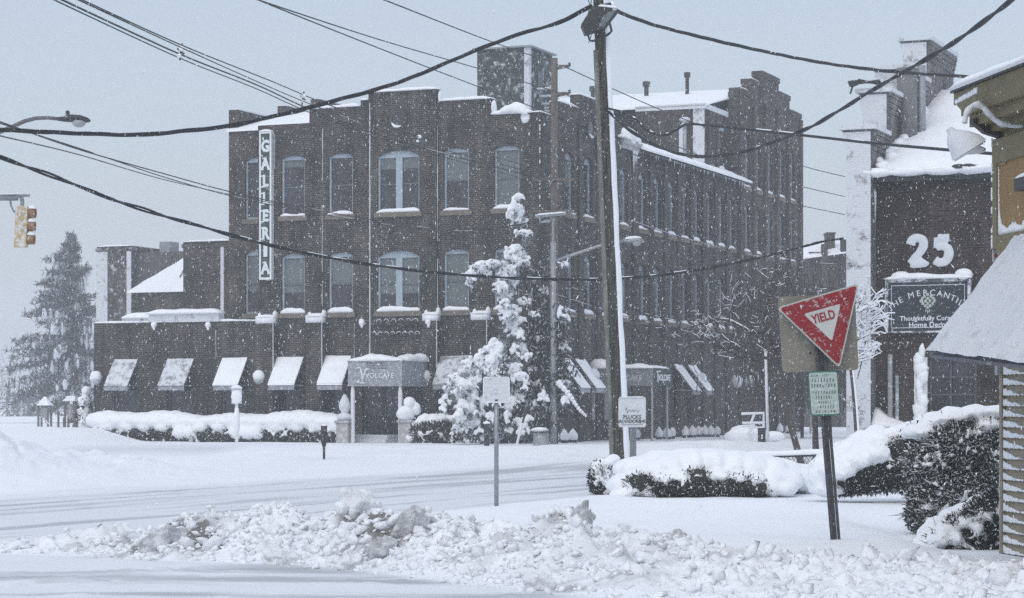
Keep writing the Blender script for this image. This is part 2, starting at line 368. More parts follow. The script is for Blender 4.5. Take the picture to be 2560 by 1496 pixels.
def make_ground():
    ys = [-50, -30, -15, -5, 3, 8, 12, 15, 17]
    y = 18.2
    while y < 29: ys.append(y); y += .036
    while y < 33: ys.append(y); y += .07
    while y < 125: ys.append(y); y *= 1.0048
    while y < 620: ys.append(y); y *= 1.06
    rs = [-9, -5, -3, -1.8, -1.1, -.7, -.5, -.38, -.3, -.26, -.23]
    r = -.21
    while r < .21: rs.append(r); r += .00060
    rs += [-q for q in rs[:11][::-1]]
    ys = np.array(ys); rs = np.array(rs)
    YY, RR = np.meshgrid(ys, rs, indexing='ij'); XX = RR*np.maximum(YY+40, 12)
    Z, dirt, slush, kind = height(XX, YY, True)
    n, mcol = YY.shape
    V = np.stack([XX, YY, Z], -1).reshape(-1, 3)
    idx = np.arange(n*mcol).reshape(n, mcol)
    Q = np.stack([idx[:-1, :-1], idx[:-1, 1:], idx[1:, 1:], idx[1:, :-1]], -1).reshape(-1, 4)
    K = np.maximum.reduce([kind[:-1, :-1], kind[1:, 1:]]).reshape(-1)
    fn = np.cross(V[Q[:, 2]]-V[Q[:, 0]], V[Q[:, 3]]-V[Q[:, 1]])
    VN = np.zeros_like(V)
    for k in range(4): np.add.at(VN, Q[:, k], fn)
    VN /= np.linalg.norm(VN, axis=1)[:, None]+1e-12
    m = bpy.data.materials.new('ground_snow'); m.use_nodes = True; N = m.node_tree.nodes; L = m.node_tree.links; b = N['Principled BSDF']
    b.inputs['Roughness'].default_value = .62; b.inputs['Specular IOR Level'].default_value = .3
    def attr(nm):
        a = N.new('ShaderNodeAttribute'); a.attribute_name = nm; return a.outputs['Fac']
    g = N.new('ShaderNodeNewGeometry')
    def noise(s, d=6):
        a = N.new('ShaderNodeTexNoise'); a.inputs['Scale'].default_value = s; a.inputs['Detail'].default_value = d; L.new(g.outputs['Position'], a.inputs['Vector']); return a.outputs['Fac']
    def mix(f, a, col):
        x = N.new('ShaderNodeMix'); x.data_type = 'RGBA'; L.new(f, x.inputs[0])
        if isinstance(a, tuple): x.inputs[6].default_value = a
        else: L.new(a, x.inputs[6])
        x.inputs[7].default_value = col; return x.outputs[2]
    mr = N.new('ShaderNodeMapRange'); mr.inputs['From Min'].default_value = .35; mr.inputs['From Max'].default_value = .75; L.new(noise(.7), mr.inputs['Value'])
    c = mix(mr.outputs[0], (.875, .90, .935, 1), (.82, .855, .90, 1))
    c = mix(attr('slush'), c, (.43, .455, .485, 1))
    c = mix(attr('dirt'), c, (.19, .185, .178, 1))
    L.new(c, b.inputs['Base Color'])
    bp = N.new('ShaderNodeBump'); bp.inputs['Strength'].default_value = .55; bp.inputs['Distance'].default_value = .04; L.new(noise(16, 10), bp.inputs['Height']); L.new(bp.outputs[0], b.inputs['Normal'])
    for k, nm, lab, cat in ((0, 'ground', 'deep white snow lying on lawn and pavements', 'ground'), (1, 'road', 'packed rutted snow on the roadway', 'road'), (2, 'snow_bank', 'ploughed banks of lumpy dirty snow', 'snow bank')):
        q = Q[K == k]; u, inv = np.unique(q, return_inverse=True); inv = inv.reshape(-1, 4)
        me = bpy.data.meshes.new(nm); me.vertices.add(len(u)); me.vertices.foreach_set('co', V[u].ravel())
        me.loops.add(inv.size); me.loops.foreach_set('vertex_index', inv.ravel())
        me.polygons.add(len(inv)); me.polygons.foreach_set('loop_start', np.arange(0, inv.size, 4)); me.polygons.foreach_set('loop_total', np.full(len(inv), 4))
        me.update(calc_edges=True)
        for an, arr in (('dirt', dirt), ('slush', slush)):
            a = me.attributes.new(an, 'FLOAT', 'POINT'); a.data.foreach_set('value', np.clip(arr.reshape(-1)[u], 0, 1))
        me.polygons.foreach_set('use_smooth', [True]*len(inv))
        me.normals_split_custom_set_from_vertices(VN[u].tolist())
        me.materials.append(m); o = bpy.data.objects.new(nm, me); COL.objects.link(o); tag(o, lab, cat, kind='structure')
make_ground()
# ================================================================ the brick mill
CC, SS = .9236, .3834
B = Fr(gx(1350, 90), 90, CC, SS)
def wall(mb, O, U, N, u0, u1, z0, z1, ops, rec=.16):
    """brick sheet with arched openings and their reveals; O origin, U along, N into the wall. ops: (ua, ub, za, zb, rise)"""
    O = Vector(O); U = Vector(U); N = Vector(N)
    P = lambda u, z, d=0: O+U*u+N*d+Vector((0, 0, z))
    us = sorted({u0, u1, *[o[0] for o in ops], *[o[1] for o in ops]})
    zs = sorted({z0, z1, *[o[2] for o in ops], *[o[3] for o in ops]})
    for a, b in zip(us, us[1:]):
        for c, d in zip(zs, zs[1:]):
            um, zm = (a+b)/2, (c+d)/2
            if any(o[0] < um < o[1] and o[2] < zm < o[3] for o in ops): continue
            mb.quad(P(a, c), P(b, c), P(b, d), P(a, d))
    for ua, ub, za, zb, rise in ops:
        n = 8; top = []
        for i in range(n+1):
            k = i/n; top.append((ua+(ub-ua)*k, zb-rise*(2*k-1)**2))
        for (a, za_), (b, zb_) in zip(top, top[1:]):
            if zb-max(za_, zb_) > -1e9: mb.quad(P(a, za_), P(b, zb_), P(b, zb+.0), P(a, zb+.0))
            mb.quad(P(a, za_), P(b, zb_), P(b, zb_, rec), P(a, za_, rec))
        zl = zb-rise
        mb.quad(P(ua, za), P(ua, zl), P(ua, zl, rec), P(ua, za, rec)); mb.quad(P(ub, za), P(ub, zl), P(ub, zl, rec), P(ub, za, rec))
        mb.quad(P(ua, za), P(ub, za), P(ub, za, rec), P(ua, za, rec))
def window(parent, O, U, N, ua, ub, za, zb, rise, style='sash', blind=0., seed=0, snow=.1, rec=.16, sill=True, name='window', fm=None):
    O = Vector(O); U = Vector(U).normalized(); N = Vector(N).normalized(); Z = Vector((0, 0, 1))
    P = lambda u, z, d=0: O+U*u+N*d+Z*z
    def bar(mb, a, b, c, d, d0, d1):
        mb.prism([P(a, c, d0), P(b, c, d0), P(b, d, d0), P(a, d, d0)], N*(d1-d0))
    f = MB(); t = .075; zl = zb-rise; d0, d1 = rec-.05, rec+.05
    bar(f, ua, ua+t, za, zl, d0, d1); bar(f, ub-t, ub, za, zl, d0, d1)
    bar(f, ua+t, ub-t, za, za+.09, d0, d1)
    n = 8; top = [(ua+(ub-ua)*i/n, zb-rise*(2*i/n-1)**2) for i in range(n+1)]      # arched head board
    hb = zl-.07
    f.prism([P(ua+t, hb, d0), P(ub-t, hb, d0)]+[P(min(max(u, ua+t), ub-t), z, d0) for u, z in top[::-1]], N*(d1-d0))
    cols = [(ua+t, ub-t)]
    if style == 'double':
        m = (ua+ub)/2; bar(f, m-.14, m+.14, za+.09, hb, d0-.01, d1); cols = [(ua+t, m-.14), (m+.14, ub-t)]
    fo = f.build(name, fm or FRAME, parent)
    g = MB(); mid = (za+.09+hb)/2
    for a, b in cols:
        r = MB()
        g.cur = 0; split = max(za+.09, hb-(hb-za)*blind)
        if blind > 0: g.cur = 1; g.quad(P(a, split, d1-.03), P(b, split, d1-.03), P(b, hb, d1-.03), P(a, hb, d1-.03)); g.cur = 0
        if split > za+.1: g.quad(P(a, za+.09, d1-.03), P(b, za+.09, d1-.03), P(b, split, d1-.03), P(a, split, d1-.03))
    g.build('pane', [GLASS, BLIND], fo)
    if style in ('sash', 'double'):
        s = MB()
        for a, b in cols: bar(s, a, b, mid-.025, mid+.025, d0+.03, d1-.005)
        s.build('meeting_rail', fm or RAIL, fo)
    if sill:
        s = MB(); bar(s, ua-.12, ub+.12, za-.19, za, -.07, rec-.02); s.build('sill', STONE, fo)
    if snow:
        s = MB(); random.seed(seed)
        s.ridge([P(ua-.02, za, .04), P(ub+.02, za, .04)], .10, snow, seed=seed, step=.12, side=N); s.build('sill_snow', SNOW, fo, True)
    return fo

mill = thing('brick_mill', (B.X, B.Y, 0), 'long three storey brown brick mill with stepped parapets and arched windows on the street corner', 'building', B.rot())
xL0 = B.fx(235); xL = B.fx(645)
FU, FN = (1, 0, 0), (0, 1, 0)
W3, W2 = (9.5, 11.97), (5.54, 7.97)
cx0, cx1 = B.fx(925), B.fx(1094)
CB = -.14                                           # the middle bay stands forward
walls = MB()
specs = []
for pa, pb, st, dep in ((703, 762, 'sash', 0), (821, 882, 'sash', 0), (943, 1048, 'double', CB), (1109, 1172, 'sash', 0), (1235, 1298, 'sash', 0)):
    specs.append((B.fx(pa, dep), B.fx(pb, dep), st, dep))
def seg(u0, u1, dep, z0, z1):
    ops = []
    for a, b, st, d in specs:
        if u0 < (a+b)/2 < u1:
            ops += [(a, b, W2[0], W2[1], .11 if st == 'sash' else .22), (a, b, W3[0], W3[1], .11 if st == 'sash' else .22)]
    wall(walls, (0, dep, 0), FU, FN, u0, u1, z0, z1, ops)
ZB = 5.0
seg(xL, cx0, 0, ZB, 13.2); seg(cx0, cx1, CB, ZB, 13.2); seg(cx1, 0, 0, ZB, 13.2)
for xx in (cx0, cx1): walls.quad((xx, CB, ZB), (xx, 0, ZB), (xx, 0, 13.2), (xx, CB, 13.2))
# ground storey runs on to the left as a low wing
gops = []
for pa, pb in ((285, 340), (418, 478), (553, 612), (688, 748), (806, 862), (1098, 1160), (1240, 1300)):
    gops.append((B.fx(pa), B.fx(pb), 1.25, 3.6, .12))
dx0, dx1 = B.fx(905), B.fx(1000)
ztop = 5.28
wall(walls, (0, 0, 0), FU, FN, xL0, xL, -.3, ztop, [o for o in gops if o[1] < xL])
wall(walls, (0, 0, 0), FU, FN, xL, 0, -.3, ZB, [o for o in gops if o[0] > xL]+[(dx0, dx1, .5, 2.75, .0)], )
walls.quad((cx0, CB, ZB), (cx1, CB, ZB), (cx1, 0, ZB), (cx0, 0, ZB))
walls.quad((xL0, 0, -.3), (xL0, 9, -.3), (xL0, 9, ztop), (xL0, 0, ztop))
walls.quad((xL, 0, ztop-.4), (xL, 9, ztop-.4), (xL, 9, 13.2), (xL, 0, 13.2))
# stepped parapets of the front
par = lambda u0, u1, z, d: walls.box(u0, u1, d, d+.36, 13.19, z)
fx = B.fx
A1, B1, E1 = fx(774), fx(890), fx(1229)
walls.box(xL, A1, .001, .36, 13.19, 13.26); par(A1, cx0-.38, 13.82, -.02); par(cx0-.4, cx0+.01, 14.05, -.04); par(cx0, cx1, 14.32, CB); par(cx1-.01, E1, 13.84, -.02)
walls.box(E1, -.38, .001, .36, 13.19, 13.22)
# long side
SU, SN = (0, 1, 0), (-1, 0, 0)
spx = [1425, 1472, 1516, 1560, 1607, 1644, 1679, 1711, 1742, 1773, 1803, 1829]
sy = [B.fy(p) for p in spx]
yEav, yEnd = B.fy(1595), B.fy(1846)
sops = []
for y in sy:
    sops += [(y-.52, y+.52, W2[0], W2[1], .2), (y-.52, y+.52, W3[0], W3[1], .2)]
wall(walls, (0, 0, 0), SU, SN, 0, yEnd, ZB, 13.2, sops, .22)
sg = []
for p in (1408, 1447, 1692, 1727): y = B.fy(p); sg.append((y-.5, y+.5, 1.2, 3.4, .12))
sd0, sd1 = B.fy(1480), B.fy(1560)
wall(walls, (0, 0, 0), SU, SN, 0, yEnd, -.3, ZB, sg+[(sd0, sd1, .4, 2.7, .0)], .22)
ys_ = [B.fy(p) for p in (1395, 1446, 1507, 1552)]
for a, b, z, o in ((0, ys_[0], 13.22, .02), (ys_[0], ys_[1], 13.86, .03), (ys_[1], ys_[2], 14.42, .05), (ys_[2], ys_[3], 13.86, .03), (ys_[3], yEav+.2, 13.24, .02)):
    walls.box(-.36, o, a+.002, b-.002, 13.19, z)
for y in [0.25]+[(a+b)/2 for a, b in zip(sy, sy[1:])]:                        # brick piers between side windows
    walls.box(-.02, .09, y-.24, y+.24, -.2, 12.6 if y > yEav else 13.1)
for p in (1350,):
    walls.box(-.02, .03, -.02, .5, -.2, 13.15)
# arches picked out in standing bricks
for a, b, st, d in specs:
    for zt in (W2[1], W3[1]):
        n = 10; rise = .11 if st == 'sash' else .22
        for i in range(n):
            k0, k1 = i/n, (i+1)/n
            u0, u1 = a+(b-a)*k0, a+(b-a)*k1; h0, h1 = zt-rise*(2*k0-1)**2, zt-rise*(2*k1-1)**2
            walls.prism([(u0+.01, d-.018, h0), (u1-.01, d-.018, h1), (u1+.02*(k1-.5), d-.018, h1+.3), (u0+.02*(k0-.5), d-.018, h0+.3)], (0, .03, 0))
walls.build('walls', BRICK, mill)
# round windows in both gables
def round_window(O, U, N, r):
    O = Vector(O); U = Vector(U); N = Vector(N); Z = Vector((0, 0, 1)); n = 20
    f = MB(); ring = lambda q, d: [O+N*d+(U*math.cos(2*PI*k/n)+Z*math.sin(2*PI*k/n))*q for k in range(n)]
    f.loft([ring(r+.13, .0), ring(r+.13, -.05), ring(r, -.05), ring(r, .02)], cap=False)
    o = f.build('round_window', BRICK2, mill)
    g = MB(); g.add(ring(r, .0-.01), [tuple(range(n))]); g.build('pane', GLASS, o)
    s = MB(); pts = [O-N*.06+(U*math.cos(t)+Z*math.sin(t))*(r+.03) for t in np.linspace(-PI*.85, -PI*.35, 8)]
    s.tube(pts, [.02, .04, .055, .06, .06, .05, .04, .02], 6); s.build('snow_rim', SNOW, o, True)
round_window((fx(996, CB), CB, 13.2), FU, FN, .27)
round_window((.05, B.fy(1474), 13.18), SU, SN, .34)
# front windows
bl3 = [.12, 0, .2, .5, .95]; bl2 = [.62, .5, .66, .97, .5]
for i, (a, b, st, d) in enumerate(specs):
    rise = .11 if st == 'sash' else .22
    window(mill, (0, d, 0), FU, FN, a, b, *W3, rise, st, bl3[i], 10+i, .13)
    window(mill, (0, d, 0), FU, FN, a, b, *W2, rise, st, bl2[i], 30+i, .2)
for i, o in enumerate(gops): window(mill, (0, 0, 0), FU, FN, *o, 'sash', .0, 50+i, 0, sill=False, fm=RAIL)
for i, y in enumerate(sy):
    window(mill, (0, 0, 0), SU, SN, y-.52, y+.52, *W3, .2, 'sash', (.5, 0, .25, .8, 0, 0, .4, 0, .3, 0, .9, 0)[i], 60+i, .16, rec=.22)
    window(mill, (0, 0, 0), SU, SN, y-.52, y+.52, *W2, .2, 'sash', (0, .45, .9, 0, .3, .6, 0, .2, .5, 0, .7, .3)[i], 80+i, .18, rec=.22)
for i, o in enumerate(sg): window(mill, (0, 0, 0), SU, SN, *o, 'sash', .0, 50+i, 0, rec=.22, sill=False, fm=RAIL)
def door(parent, O, U, N, a, b, z0, z1, rec):
    O = Vector(O); U = Vector(U); N = Vector(N); Z = Vector((0, 0, 1)); P = lambda u, z, d: O+U*u+N*d+Z*z
    m = MB(); m.prism([P(a, z0, rec), P(b, z0, rec), P(b, z1, rec), P(a, z1, rec)], N*.05)
    for u in (a+.03, (a+b)/2-.04, b-.11): m.prism([P(u, z0, rec-.03), P(u+.08, z0, rec-.03), P(u+.08, z1, rec-.03), P(u, z1, rec-.03)], N*.03)
    o = m.build('entrance_door', DARKM, parent)
    g = MB()
    for u0, u1 in ((a+.2, (a+b)/2-.12), ((a+b)/2+.12, b-.2)): g.quad(P(u0, z0+.8, rec-.004), P(u1, z0+.8, rec-.004), P(u1, z1-.2, rec-.004), P(u0, z1-.2, rec-.004))
    g.build('pane', GLASS, o)
    h = MB(); h.tube([P((a+b)/2+.09, z0+.9, rec-.07), P((a+b)/2+.09, z0+1.3, rec-.07)], .018, 6); h.build('handle', GALV, o)
door(mill, (0, 0, 0), FU, FN, dx0, dx1, .5, 2.75, .3)
door(mill, (0, 0, 0), SU, SN, sd0, sd1, .4, 2.7, .3)
# buttresses of the ground storey with sloping snow caps
for pa, pb in ((640, 683), (765, 805), (1057, 1092), (1178, 1217)):
    a, b = fx(pa, -.4), fx(pb, -.4); m = MB()
    m.box(a, b, -.42, .02, -.2, 5.15)
    m.prism([(a, -.42, 5.15), (a, .02, 5.15), (a, .02, 5.75), (a, -.10, 5.75)], (b-a, 0, 0))
    o = m.build('buttress', BRICK, mill)
    s = MB(); s.box(a-.01, b+.01, -.43, -.02, 5.14, 5.40); s.ridge([(a-.03, -.2, 5.38), (b+.03, -.2, 5.38)], .25, .13, pa, .08, .4, side=(0, 1, 0)); s.blob((b-.05, -.14, 5.5), (.09, .16, .17), seed=pa); s.blob((a+.06, -.14, 5.48), (.09, .16, .12), seed=pa+1)
    s.build('snow_cap', SNOW, o, True)
    s = MB(); s.box(b-.01, b+.012, -.43, -.39, 2.4, 5.2); s.build('clinging_snow', SNOWP, o)
# rear parts of the mill: upper wing set back on the left, roofs
rz0 = 4.0; rx0 = fx(572, rz0)
m = MB(); zt = 13.6
wr = [fx(628, rz0)-.3, fx(628, rz0)+.75]
wall(m, (0, rz0, 0), FU, FN, rx0, xL+.4, ZB, zt, [(*wr, W3[0]+.3, W3[1]+.5, .15), (*wr, W2[0]+.2, W2[1]+.5, .15)])
m.quad((rx0, rz0, -.3), (rx0, 22, -.3), (rx0, 22, zt), (rx0, rz0, zt))
st = [(4.0, 8.4, 14.55), (8.4, 11.6, 15.25), (11.6, 17.5, 15.95), (17.5, 20, 15.3), (20, 22, 14.6)]
for a, b, z in st: m.box(rx0, rx0+.42, a+.002, b-.002, zt-.6, z)
m.build('rear_wing_walls', BRICK2, mill)
for i, (z0, z1) in enumerate(((W3[0]+.3, W3[1]+.5), (W2[0]+.2, W2[1]+.5))): window(mill, (0, rz0, 0), FU, FN, *wr, z0, z1, .15, 'sash', .6*i, 90+i, .0)
s = MB()
for i, (a, b, z) in enumerate(st): s.ridge([(rx0+.2, a+.1, z), (rx0+.2, b-.1, z)], .24, .13, 5+i, .3, .4, side=(1, 0, 0))
s.build('parapet_snow', SNOWP, mill, True)
def snow_sheet(poly_fn, nu, nv, th, seed, name, parent, wav=.05):
    """snow lying on a sloping roof: poly_fn(u, v) gives the surface; edges get a rounded skirt"""
    mb = MB(); g = []
    for j in range(nv+1):
        for i in range(nu+1):
            u, v = i/nu, j/nv; p = Vector(poly_fn(u, v)); ed = min(u*nu, (1-u)*nu, v*nv, (1-v)*nv)
            t = th*min(1, .45+.3*ed)+wav*(mn.noise(p*.9+Vector((seed, 0, 0)))+.5*mn.noise(p*2.7))
            g.append(p+Vector((0, 0, max(.02, t))))
    mb.add(g, [(j*(nu+1)+i, j*(nu+1)+i+1, (j+1)*(nu+1)+i+1, (j+1)*(nu+1)+i) for j in range(nv) for i in range(nu)])
    rim = [(i, 0) for i in range(nu)]+[(nu, j) for j in range(nv)]+[(i, nv) for i in range(nu, 0, -1)]+[(0, j) for j in range(nv, 0, -1)]
    b = [Vector(poly_fn(i/nu, j/nv)) for i, j in rim]; t = [g[j*(nu+1)+i] for i, j in rim]
    mb.add(b+t, [(k, (k+1) % len(b), len(b)+(k+1) % len(b), len(b)+k) for k in range(len(b))]+[tuple(range(len(b)))])
    return mb.build(name, SNOW, parent, True)
lerp = lambda a, b, t: a+(b-a)*t
snow_sheet(lambda u, v: (lerp(rx0+.02, A1+.2, u), lerp(3.75, 13.5, v), 13.58+2.1*v), 30, 14, .22, 3, 'roof_snow', mill)
snow_sheet(lambda u, v: (lerp(A1+.2, -.36, u), lerp(.3, 20, v), 13.14), 26, 14, .12, 4, 'roof_snow', mill)
snow_sheet(lambda u, v: (lerp(xL0+.02, xL-.02, u), lerp(.0, 4, v), ztop-.02), 40, 6, .13, 5, 'roof_snow', mill)
# raised, snow-faced parapet in the middle of the low wing
m = MB(); a, b = fx(372, -.05), fx(548, -.05); m.box(a, b, -.06, .3, ztop-.02, 5.62); m.box(fx(305, 1.2), a+.3, 1.2, 1.6, ztop-.1, 5.55); m.build('raised_parapet', BRICKS, mill)
s = MB(); s.ridge([(a-.06, .1, 5.6), (b+.06, .1, 5.6)], .3, .2, 3, .2, .25); s.ridge([(fx(305, 1.2), 1.4, 5.5), (a+.2, 1.4, 5.5)], .3, .24, 9, .2, .25); s.build('parapet_snow', SNOW, mill, True)
# snow along the front parapets
s = MB()
for i, (u0, u1, z, d) in enumerate(((A1, cx0-.4, 13.82, -.02), (cx0-.4, cx0, 14.05, -.04), (cx0, cx1+.1, 14.32, CB), (cx1+.1, E1+.02, 13.84, -.02), (E1, -.35, 13.2, .0))):
    s.ridge([(u0, d+.16, z), (u1, d+.16, z)], .27, .14 if i != 4 else .2, 20+i, .2, .5)
s.blob((E1+.06, .1, 13.5), (.09, .2, .3), seed=3); s.blob((cx1+.08, .06, 14.02), (.07, .16, .25), seed=4)
s.ridge([(E1+.3, .2, 13.2), (-1.1, .16, 13.25), (-.5, .14, 13.1)], .32, .34, 6, .12, .5); s.blob((-.62, .02, 13.02), (.2, .1, .22), seed=7, n=12)
for i, (a, b, z) in enumerate(((0, ys_[0], 13.22), (ys_[0], ys_[1], 13.86), (ys_[1], ys_[2], 14.42), (ys_[2], ys_[3], 13.86))): s.ridge([(-.17, a, z), (-.17, b, z)], .22, .12, 40+i, .25, .5, side=(1, 0, 0))
y0 = B.fy(1575); s.blob((-.1, y0, 13.36), (.34, .6, .46), seed=9, n=14); s.blob((-.05, y0+.8, 13.25), (.24, .4, .32), seed=10, n=12); s.ridge([(0, y0-1.6, 13.2), (0, y0+1, 13.2)], .2, .16, 12, .2, side=(1, 0, 0))
s.build('parapet_snow', SNOW, mill, True)
m = MB(); m.box(-.4, .16, ys_[3], yEav+.2, 12.98, 13.17); m.box(-.4, .1, ys_[3], yEav+.2, 12.78, 12.975); m.build('cornice', LIME, mill)
# pent roof above the long side, heavy with snow
m = MB(); m.prism([(.55, yEav, 12.78), (.55, yEav, 12.66), (-3.2, yEav, 13.94), (-3.2, yEav, 14.06)], (0, yEnd-yEav+.2, 0)); m.build('pent_roof', DARKM, mill)
snow_sheet(lambda u, v: (lerp(.66, -3.2, v), lerp(yEav, yEnd+.25, u), 12.78+1.30*v), 34, 10, .24, 8, 'pent_roof_snow', mill, .08)
ic = MB(); random.seed(4)
for i in range(26):
    y = lerp(yEav, yEnd, random.random()); h = random.uniform(.08, .35); ic.tube([(.6, y, 12.72), (.6, y, 12.72-h)], [.03, .004], 5)
for dy in (0, .25, .4): ic.tube([(.12, ys_[3]+1.3+dy, 12.8), (.12, ys_[3]+1.3+dy, 12.8-.9+dy)], [.07, .01], 6)
ic.build('icicles', SNOWP, mill, True)
# clinging snow on arrises of the front
s = MB()
for px, z0, z1, dep in ((807, 10.8, 13.0, 0), (806, 7.2, 9.9, 0), (806, 5.8, 6.8, 0), (925, 3.6, 13.9, CB), (886, 3.4, 5.1, 0), (1094, 8.3, 12.9, CB), (1094, 5.0, 7.6, CB), (672, 3.2, 5.0, 0), (540, 3.7, 4.9, 0)):
    u = fx(px, dep); n = max(3, int((z1-z0)/.35)); random.seed(px)
    s.tube([(u+random.uniform(-.006, .006), dep-.012, lerp(z0, z1, i/n)) for i in range(n+1)], [random.uniform(.004, .02) if px != 925 else random.uniform(.016, .034) for i in range(n+1)], 5)
random.seed(11)
for i in range(24):
    z = 9+4.2*i/24+random.uniform(-.05, .05)
    if random.random() < .6: s.blob((.0, -.02, z), (.035, .03, random.uniform(.03, .09)), n=6, seed=i)
s.build('clinging_snow', SNOWP, mill, True)
# faint raised letters high on the ground storey, mostly filled with snow: only their snowy tops show
s = MB(); dk = MB(); random.seed(2)
for row, (zz, px0, px1, n) in enumerate(((gz(806, 92.4), 948, 1040, 6), (gz(838, 92.4), 936, 1044, 8))):
    for i in range(n):
        u = lerp(fx(px0, CB), fx(px1, CB), i/(n-1)); q = .11
        t0 = random.choice((0, .3, .6)); pts = [(u+q*math.cos(t), CB-.03, zz+q*1.2*math.sin(t)) for t in np.linspace(t0, PI-random.choice((0, .4, .8)), 6)]
        s.tube(pts, .018, 5); dk.tube([(u+q*math.cos(t), CB-.02, zz+q*1.2*math.sin(t)) for t in np.linspace(-PI, .2, 7)], .02, 5)
o = dk.build('raised_lettering', DARKM, mill); s.build('snow_rim', SNOWP, o, True)
# awnings
def awning(O, U, N, a, b, z0, z1, pr, sn, seed, par=None):
    O = Vector(O); U = Vector(U); N = Vector(N); Z = Vector((0, 0, 1)); P = lambda u, z, d: O+U*u+N*d+Z*z
    m = MB(); m.prism([P(a, z0, -.03), P(a, z1, -pr), P(a, z1-.03, -pr), P(a, z0-.05, -.03)], U*(b-a))
    m.prism([P(a, z1-.02, -pr), P(b, z1-.02, -pr), P(b, z1-.2, -pr), P(a, z1-.2, -pr)], N*.02)
    for u in (a, b): m.tube([P(u, z1, -.02), P(u, z1, -pr)], .015, 5)
    o = m.build('awning', CANVAS, par or mill)
    sw = snow_sheet(lambda u, v: P(lerp(a-.01, b+.01, u), lerp(z1-.01, z0+.0, v), lerp(-pr-.03, -.06, v)), 8, 10, sn, seed, 'snow_cover', o, .025)
    return o
random.seed(8)
AWN = []
for i, (pa, pb, sn) in enumerate(((291, 343, .03), (424, 483, .05), (561, 617, .12), (698, 757, .12), (820, 876, .2), (1107, 1170, .08), (1243, 1302, .1))):
    AWN.append(awning((0, 0, 0), FU, FN, fx(pa)-.05, fx(pb)+.05, 3.72, 2.62, .85, sn, i*3))
for i, o in enumerate(sg): AWN.append(awning((0, 0, 0), SU, SN, o[0]-.05, o[1]+.05, 3.65, 2.5, .95, .08, 40+i))
PATCH = mat('patchy_awning_snow', (.22, .235, .25), .8, .2, 4, snow=.62, sscale=3.2)
for k in (0, 1, 5):
    AWN[k]['label'] = 'awning with its snow partly slid off'
    for ch_ in AWN[k].children: ch_.data.materials.clear(); ch_.data.materials.append(PATCH)
# stair tower of dark boards on the roof
tr = lambda px, ly: B.fx(px, ly)
ty0 = 6.0; tx0, tx1 = tr(1193, ty0), tr(1323, ty0); td = 2.6; tz = B.z(118, tx1, ty0)
m = MB(); m.box(tx0, tx1, ty0, ty0+td, 13, tz)
for k in range(4): zz = 13.6+k*.75; m.box(tx0-.012, tx1+.012, ty0-.012, ty0+td, zz, zz+.03)
o = m.build('stair_tower', mat('grey_green_boards', (.05, .062, .06), .85, .3, 3, snow=.38, sscale=3), mill)
m = MB(); m.box(tx0-.16, tx1+.16, ty0-.16, ty0+td+.16, tz, tz+.07); m.build('roof', GREYP, o)
s = MB(); s.ridge([(tx0-.1, ty0+1.2, tz+.07), (tx1+.1, ty0+1.2, tz+.07)], 1.3, .12, 4, .4); s.build('snow_cap', SNOW, o, True)
m = MB(); m.box(tx1-.22, tx1+.02, ty0-.03, ty0+.2, 13, tz-.01); m.build('corner_board', BRICKS, o)
m = MB(); m.box(tx1, tx1+.03, ty0+.9, ty0+1.5, 14.6, 15.9); m.build('window', GLASS, o)
m = MB()
for i in range(7): m.box(tx1+.05, tx1+.7, ty0+.7+i*.28, ty0+1.0+i*.28, 15.1-i*.28, 15.16-i*.28)
for zz in (0, .55): m.tube([(tx1+.7, ty0+.6, 15.2+zz), (tx1+.7, ty0+2.6, 13.2+zz)], .03, 5)
m.build('outside_stair', WHITEP, o)

# ================================================================ block behind with stepped gable and flat-topped stair part
g0 = B.w(0, yEnd, 0)
G = Fr(g0.x, g0.y, CC, SS)
gab = thing('gabled_mill_block', (G.X, G.Y, 0), 'taller brick block at the far end of the mill with a five step gable', 'building', B.rot())
gy = [G.fy(p) for p in (1846, 1875, 1902, 1946, 1973, 2001)]
m = MB(); yE = gy[-1]
gw = [G.fy(p) for p in (1868, 1895, 1925, 1954, 1981)]
ops = []
for i, y in enumerate(gw): ops += [(y-.5, y+.5, 13.0-.25+0.0, 15.4, .2), (y-.5, y+.5, 9.5, 11.9, .2), (y-.5, y+.5, 5.5, 7.9, .2)]
wall(m, (0, 0, 0), SU, SN, 0, yE, -.3, 16.4, ops, .22)
for a, b, z in zip(gy, gy[1:], (17.5, 18.2, 18.85, 18.2, 17.5)):
    m.box(-.45, .02, a-gy[0]+.002, b-gy[0]-.002, 16.39, z); m.box(-.5, .09, a-gy[0]+.004, b-gy[0]-.004, z-.22, z+.04)
for y in [.15]+[(a+b)/2 for a, b in zip(gw, gw[1:])]+[yE-.2]:
    m.box(-.02, .16, y-.2, y+.2, -.2, 17.2)
m.quad((0, 0, 12), (-12, 0, 12), (-12, 0, 16.4), (0, 0, 16.4))
m.box(-.45, 0, -.3, .0, 13.6, 17.3)
ax0, ax1 = B.fx(1590, B.fy(1760, -.5)), -.5
ay = B.fy(1760, -.5)-yEnd
m.box(ax0, ax1, ay, .1, 12.6, 16.15)
for i in range(3): y = lerp(ay, 0, (i+.5)/3); m.box(ax1-.02, ax1+.1, y-.15, y+.15, 12.8, 16.0)
m.build('walls', BRICK2, gab)
for i, o in enumerate(ops): window(gab, (0, 0, 0), SU, SN, *o, 'sash', .0, 200+i, .14, rec=.22)
for px in (1880, 1909): y = B.fy(px)-yEnd; AWN.append(awning((0, 0, 0), SU, SN, y-.5, y+.5, 3.6, 2.5, .95, .08, px, gab))
window(gab, (ax1+.003, ay, 0), SU, SN, 2.4, 3.3, 13.4, 15.5, .15, 'sash', 0, 220, .14, rec=0.05)
